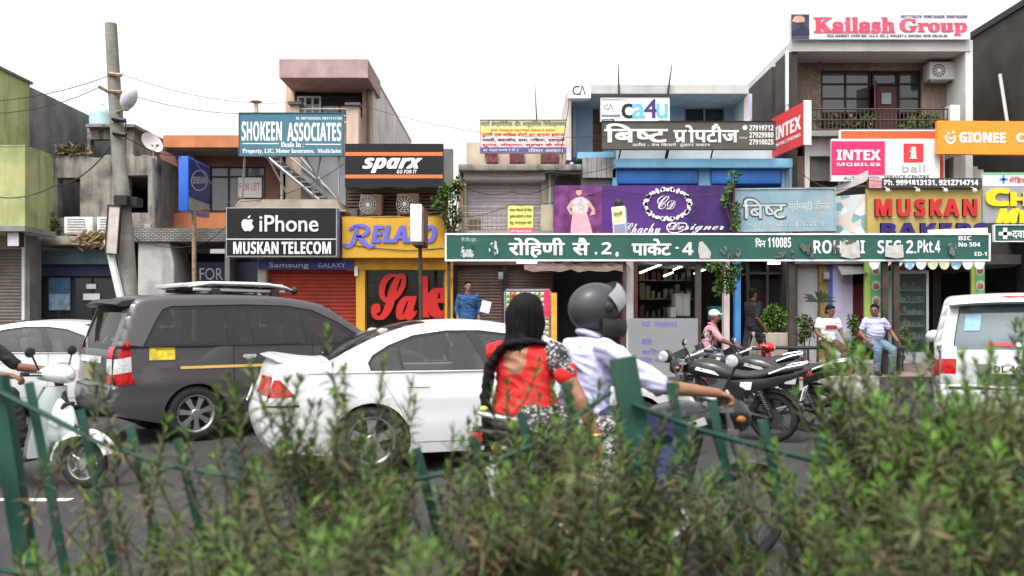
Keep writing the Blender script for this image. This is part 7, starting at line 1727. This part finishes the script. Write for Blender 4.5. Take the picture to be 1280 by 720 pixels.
# ---------------------------------------------------------------- roadside shrubs in front
def leaf(m, p, d, u, L_, w_, k, bend=.2):
    s_ = d.cross(u)
    if s_.length < 1e-3: s_ = d.cross(Vector((1,0,0)))
    s_.normalize(); n_ = s_.cross(d); m.k = k
    m.add([p, p+d*L_*.4+s_*w_+n_*L_*.05, p+d*L_*.4-s_*w_+n_*L_*.05, p+d*L_*.75+s_*w_*.7-n_*L_*bend*.3, p+d*L_*.75-s_*w_*.7-n_*L_*bend*.3, p+d*L_-n_*L_*bend], [(0,1,2),(1,3,4,2),(3,5,4)])
def shrub_meshes(seed, h, spread, n_main, lush, fol, stm, dry=.12):
    rnd = random.Random(seed)
    def shoot(pts, L_leafy, dens, r0, r1):
        stm.tube(pts, [r0+(r1-r0)*i/(len(pts)-1) for i in range(len(pts))], 5)
        ln = [0]; 
        for a, b in zip(pts, pts[1:]): ln.append(ln[-1]+(b-a).length)
        tot = ln[-1]; n = int(dens*min(L_leafy, tot)); phi = rnd.uniform(0, 6)
        for i in range(n):
            t = tot-min(L_leafy, tot)*(1-(i+.5)/n); k = max(j for j in range(len(ln)-1) if ln[j] <= t+1e-6); f = (t-ln[k])/max(ln[k+1]-ln[k],1e-6); p = pts[k].lerp(pts[k+1], f); ax = (pts[k+1]-pts[k]).normalized()
            phi += 2.4; a = ax.orthogonal().normalized(); b = ax.cross(a); rad = a*math.cos(phi)+b*math.sin(phi); frac = (i+.5)/n
            up_k = .25+.75*frac**1.5; d = (rad*(1.1-.55*frac)+ax*up_k+Vector((0,0,-.25*(1-frac)))).normalized()
            L_ = rnd.uniform(.040,.068)*(.75+.4*math.sin(math.pi*min(1,frac*.9+.1))); 
            kk = 0 if (frac > .72 and rnd.random() < .75) else (1 if rnd.random() < .55 else 2)
            if frac < .35 and rnd.random() < dry: kk = 3
            leaf(fol, p, d, ax, L_, L_*.068, kk, rnd.uniform(.0,.35))
        for i in range(6): leaf(fol, pts[-1], (Vector((rnd.uniform(-.4,.4), rnd.uniform(-.4,.4), 1))).normalized(), Vector((1,0,0)), rnd.uniform(.03,.05), .003, 0, .05)
    for i in range(n_main):
        a = 2*math.pi*i/n_main+rnd.uniform(-.4,.4); R_ = spread*rnd.uniform(.35,1); hh = h*(rnd.uniform(.68,.98) if i > 1 else 1.12)
        tip = Vector((math.cos(a)*R_, math.sin(a)*R_*.75, hh)); mid = Vector((tip.x*.45, tip.y*.45, hh*.5))+Vector((rnd.uniform(-.04,.04), rnd.uniform(-.04,.04), 0))
        pts = [Vector((math.cos(a)*.03, math.sin(a)*.03, 0)), mid*.5+Vector((0,0,.02)), mid, mid.lerp(tip,.5)+Vector((rnd.uniform(-.03,.03),rnd.uniform(-.03,.03),0)), tip]
        shoot(pts, .34*lush+.12, 185, .006, .002)
        for j in range(int(rnd.randint(4,6)*lush)):
            t = rnd.uniform(.28,.9); k = min(3, int(t*4)); p = pts[k].lerp(pts[k+1], t*4-k); b = rnd.uniform(0, 6.3); L2 = rnd.uniform(.14,.34)
            q1 = p+Vector((math.cos(b)*L2*.45, math.sin(b)*L2*.4, L2*.5)); q2 = q1+Vector((math.cos(b)*L2*.18, math.sin(b)*L2*.15, L2*.5))
            shoot([p, q1, q2], L2*.85, 60+110*lush, .0035, .0016)
    if dry > .3:
        for i in range(9):
            a = rnd.uniform(0,6.3); p = Vector((0,0,.05)); q1 = Vector((math.cos(a)*spread*.6, math.sin(a)*spread*.5, h*rnd.uniform(.3,.7))); q2 = q1+Vector((rnd.uniform(-.2,.2), rnd.uniform(-.1,.1), rnd.uniform(-.05,.25))); stm.tube([p,q1,q2], [.006,.004,.0015], 4)
m_lf2 = [M('leaf_yellowgreen', (.075,.14,.024), .5, .25, 9), M('leaf_dusty', (.045,.066,.022), .6, .3, 9), M('leaf_faded', (.075,.073,.034), .65, .3, 9), m_lf[3]]
kinds_ = []
for sd, h, sp, nm, lu, dr in ((1,1.05,.34,8,1.0,.12),(2,1.0,.40,9,1.1,.15),(3,.95,.36,8,.8,.35),(4,.78,.42,6,.28,.75),(5,1.08,.36,10,1.25,.05)):
    f_, s_ = MB(), MB(); shrub_meshes(sd, h, sp, nm, lu, f_, s_, dr); o = root('roadside_shrub', 'feathery shrub', 'shrub'); f_.build('foliage', m_lf if sd == 5 else m_lf2, o, world=False); s_.build('stem', m_st, o, world=False); kinds_.append([o, 0])
# label, column, depth, kind, turn, height factor
spots = [('sparse half bare shrub at the far left edge', 20, 2.75, 3, 0, 1.0), ('sparse twiggy shrub below the scooter wheel', 120, 2.6, 3, 2, 1.02), ('half bare shrub right of the scooter, before the white road line', 215, 2.85, 3, 4, 1.0),
 ('bushy shrub in front of the dark grey car wheel', 262, 2.5, 0, 1, .90), ('dense shrub below the saloon tail', 345, 2.35, 1, 2, .93), ('olive shrub in front of the saloon rear wheel', 440, 2.5, 2, 3, .95),
 ('tall feathery shrub rising over the saloon rear wheel', 474, 2.75, 0, 5, .97), ('low shrub left of the gap showing bare road', 532, 2.2, 2, 1, .84), ('low olive shrub beneath the woman in red', 655, 2.7, 2, 0.5, .86), ('yellow green shrub in front of the pillion seat', 735, 2.4, 1, 4.2, .85),
 ('dry tipped shrub below the green fence post', 800, 2.65, 2, 2.2, .93), ('shrub covering the rider leg', 880, 2.45, 0, 3.3, .84), ('shrub before the front wheel of the moving motorcycle', 985, 2.7, 3, 5.3, .95),
 ('bright green shrub below the parked motorcycle tails', 1075, 2.5, 4, 1.2, .86), ('tall bright green shrub in front of the kerb', 1130, 2.75, 4, 2.9, 1.0), ('dense bright shrub below the white tall car', 1195, 2.4, 4, 4.4, .985), ('tallest bright shrub at the right edge', 1270, 2.6, 4, .3, 1.04),
 ('shrub standing before the pillion rider, hiding the machine', 690, 2.75, 1, 1.1, .90), ('olive shrub under the left end of the upper rail, by the red tail lamp', 622, 2.95, 0, 2.0, .88), ('low dense shrub at the bottom right corner', 1180, 2.05, 1, 3.9, .80), ('low shrub at the bottom left of centre', 400, 2.0, 1, 5, .74)]
for lb, px, Y, kd, tn, hf in spots:
    src = kinds_[kd]; o = src[0] if src[1] == 0 else copy_tree(src[0]); src[1] = 1
    o.location = (X(px,Y), Y, .165); o.rotation_euler = (R(random.uniform(-4,4)), R(random.uniform(-5,1)), tn); o.scale = (1,1,hf); tag(o, lb, 'shrub', 'shrubs along the road divider')

# ---------------------------------------------------------------- bent green railing behind the shrubs
YF = 3.0
m_fg = M('rail_green', (.007,.042,.027), .55, .35, 8, dirt=(.02,.05,.035), dirt_amt=.5, dscale=6)
fe = root('green_railing', 'bent dark green iron railing sagging along the road divider', 'railing', (0, YF, .165))
def bar(px0, py0, px1, py1, w_, d, name):
    a, b = P(px0,py0,YF), P(px1,py1,YF); a0 = (b-a).normalized(); s_ = Vector((a0.z,0,-a0.x))*w_/2; m = MB()
    y0 = Vector((0,-d/2,0)); y1 = Vector((0,d/2,0))
    m.add([a-s_+y0,a+s_+y0,b+s_+y0,b-s_+y0,a-s_+y1,a+s_+y1,b+s_+y1,b-s_+y1], [(0,1,2,3),(7,6,5,4),(0,4,5,1),(1,5,6,2),(2,6,7,3),(3,7,4,0)])
    return m.build(name, m_fg, fe, bevel=.002)
bar(778, 447, 848, 868, .088, .05, 'post'); bar(-4, 470, 60, 868, .06, .05, 'post')
def rail(pts):
    m = MB(); V_ = [P(a,c,YF-.045) for a, c in pts]
    m.tube(V_, .013, 8, flat=.7); m.build('rail', m_fg, fe, smooth=True)
rail([(-80,462),(0,490),(60,520),(120,552),(205,581),(300,597),(420,605),(515,600),(600,583),(680,551),(764,489)]); rail([(790,505),(870,536),(940,556),(1045,583),(1160,602),(1320,610)])
rail([(-80,700),(200,742),(515,768),(790,742)]); rail([(800,742),(1320,775)])
for a, c in ((36,478),(100,512),(162,531),(222,548),(292,560),(365,566),(443,566),(520,560),(590,545),(650,515),(707,478),(838,478),(890,502),(953,525),(1022,545),(1095,560),(1165,565),(1240,570)):
    bar(a, c, a+62, 800, .032, .008, 'picket')
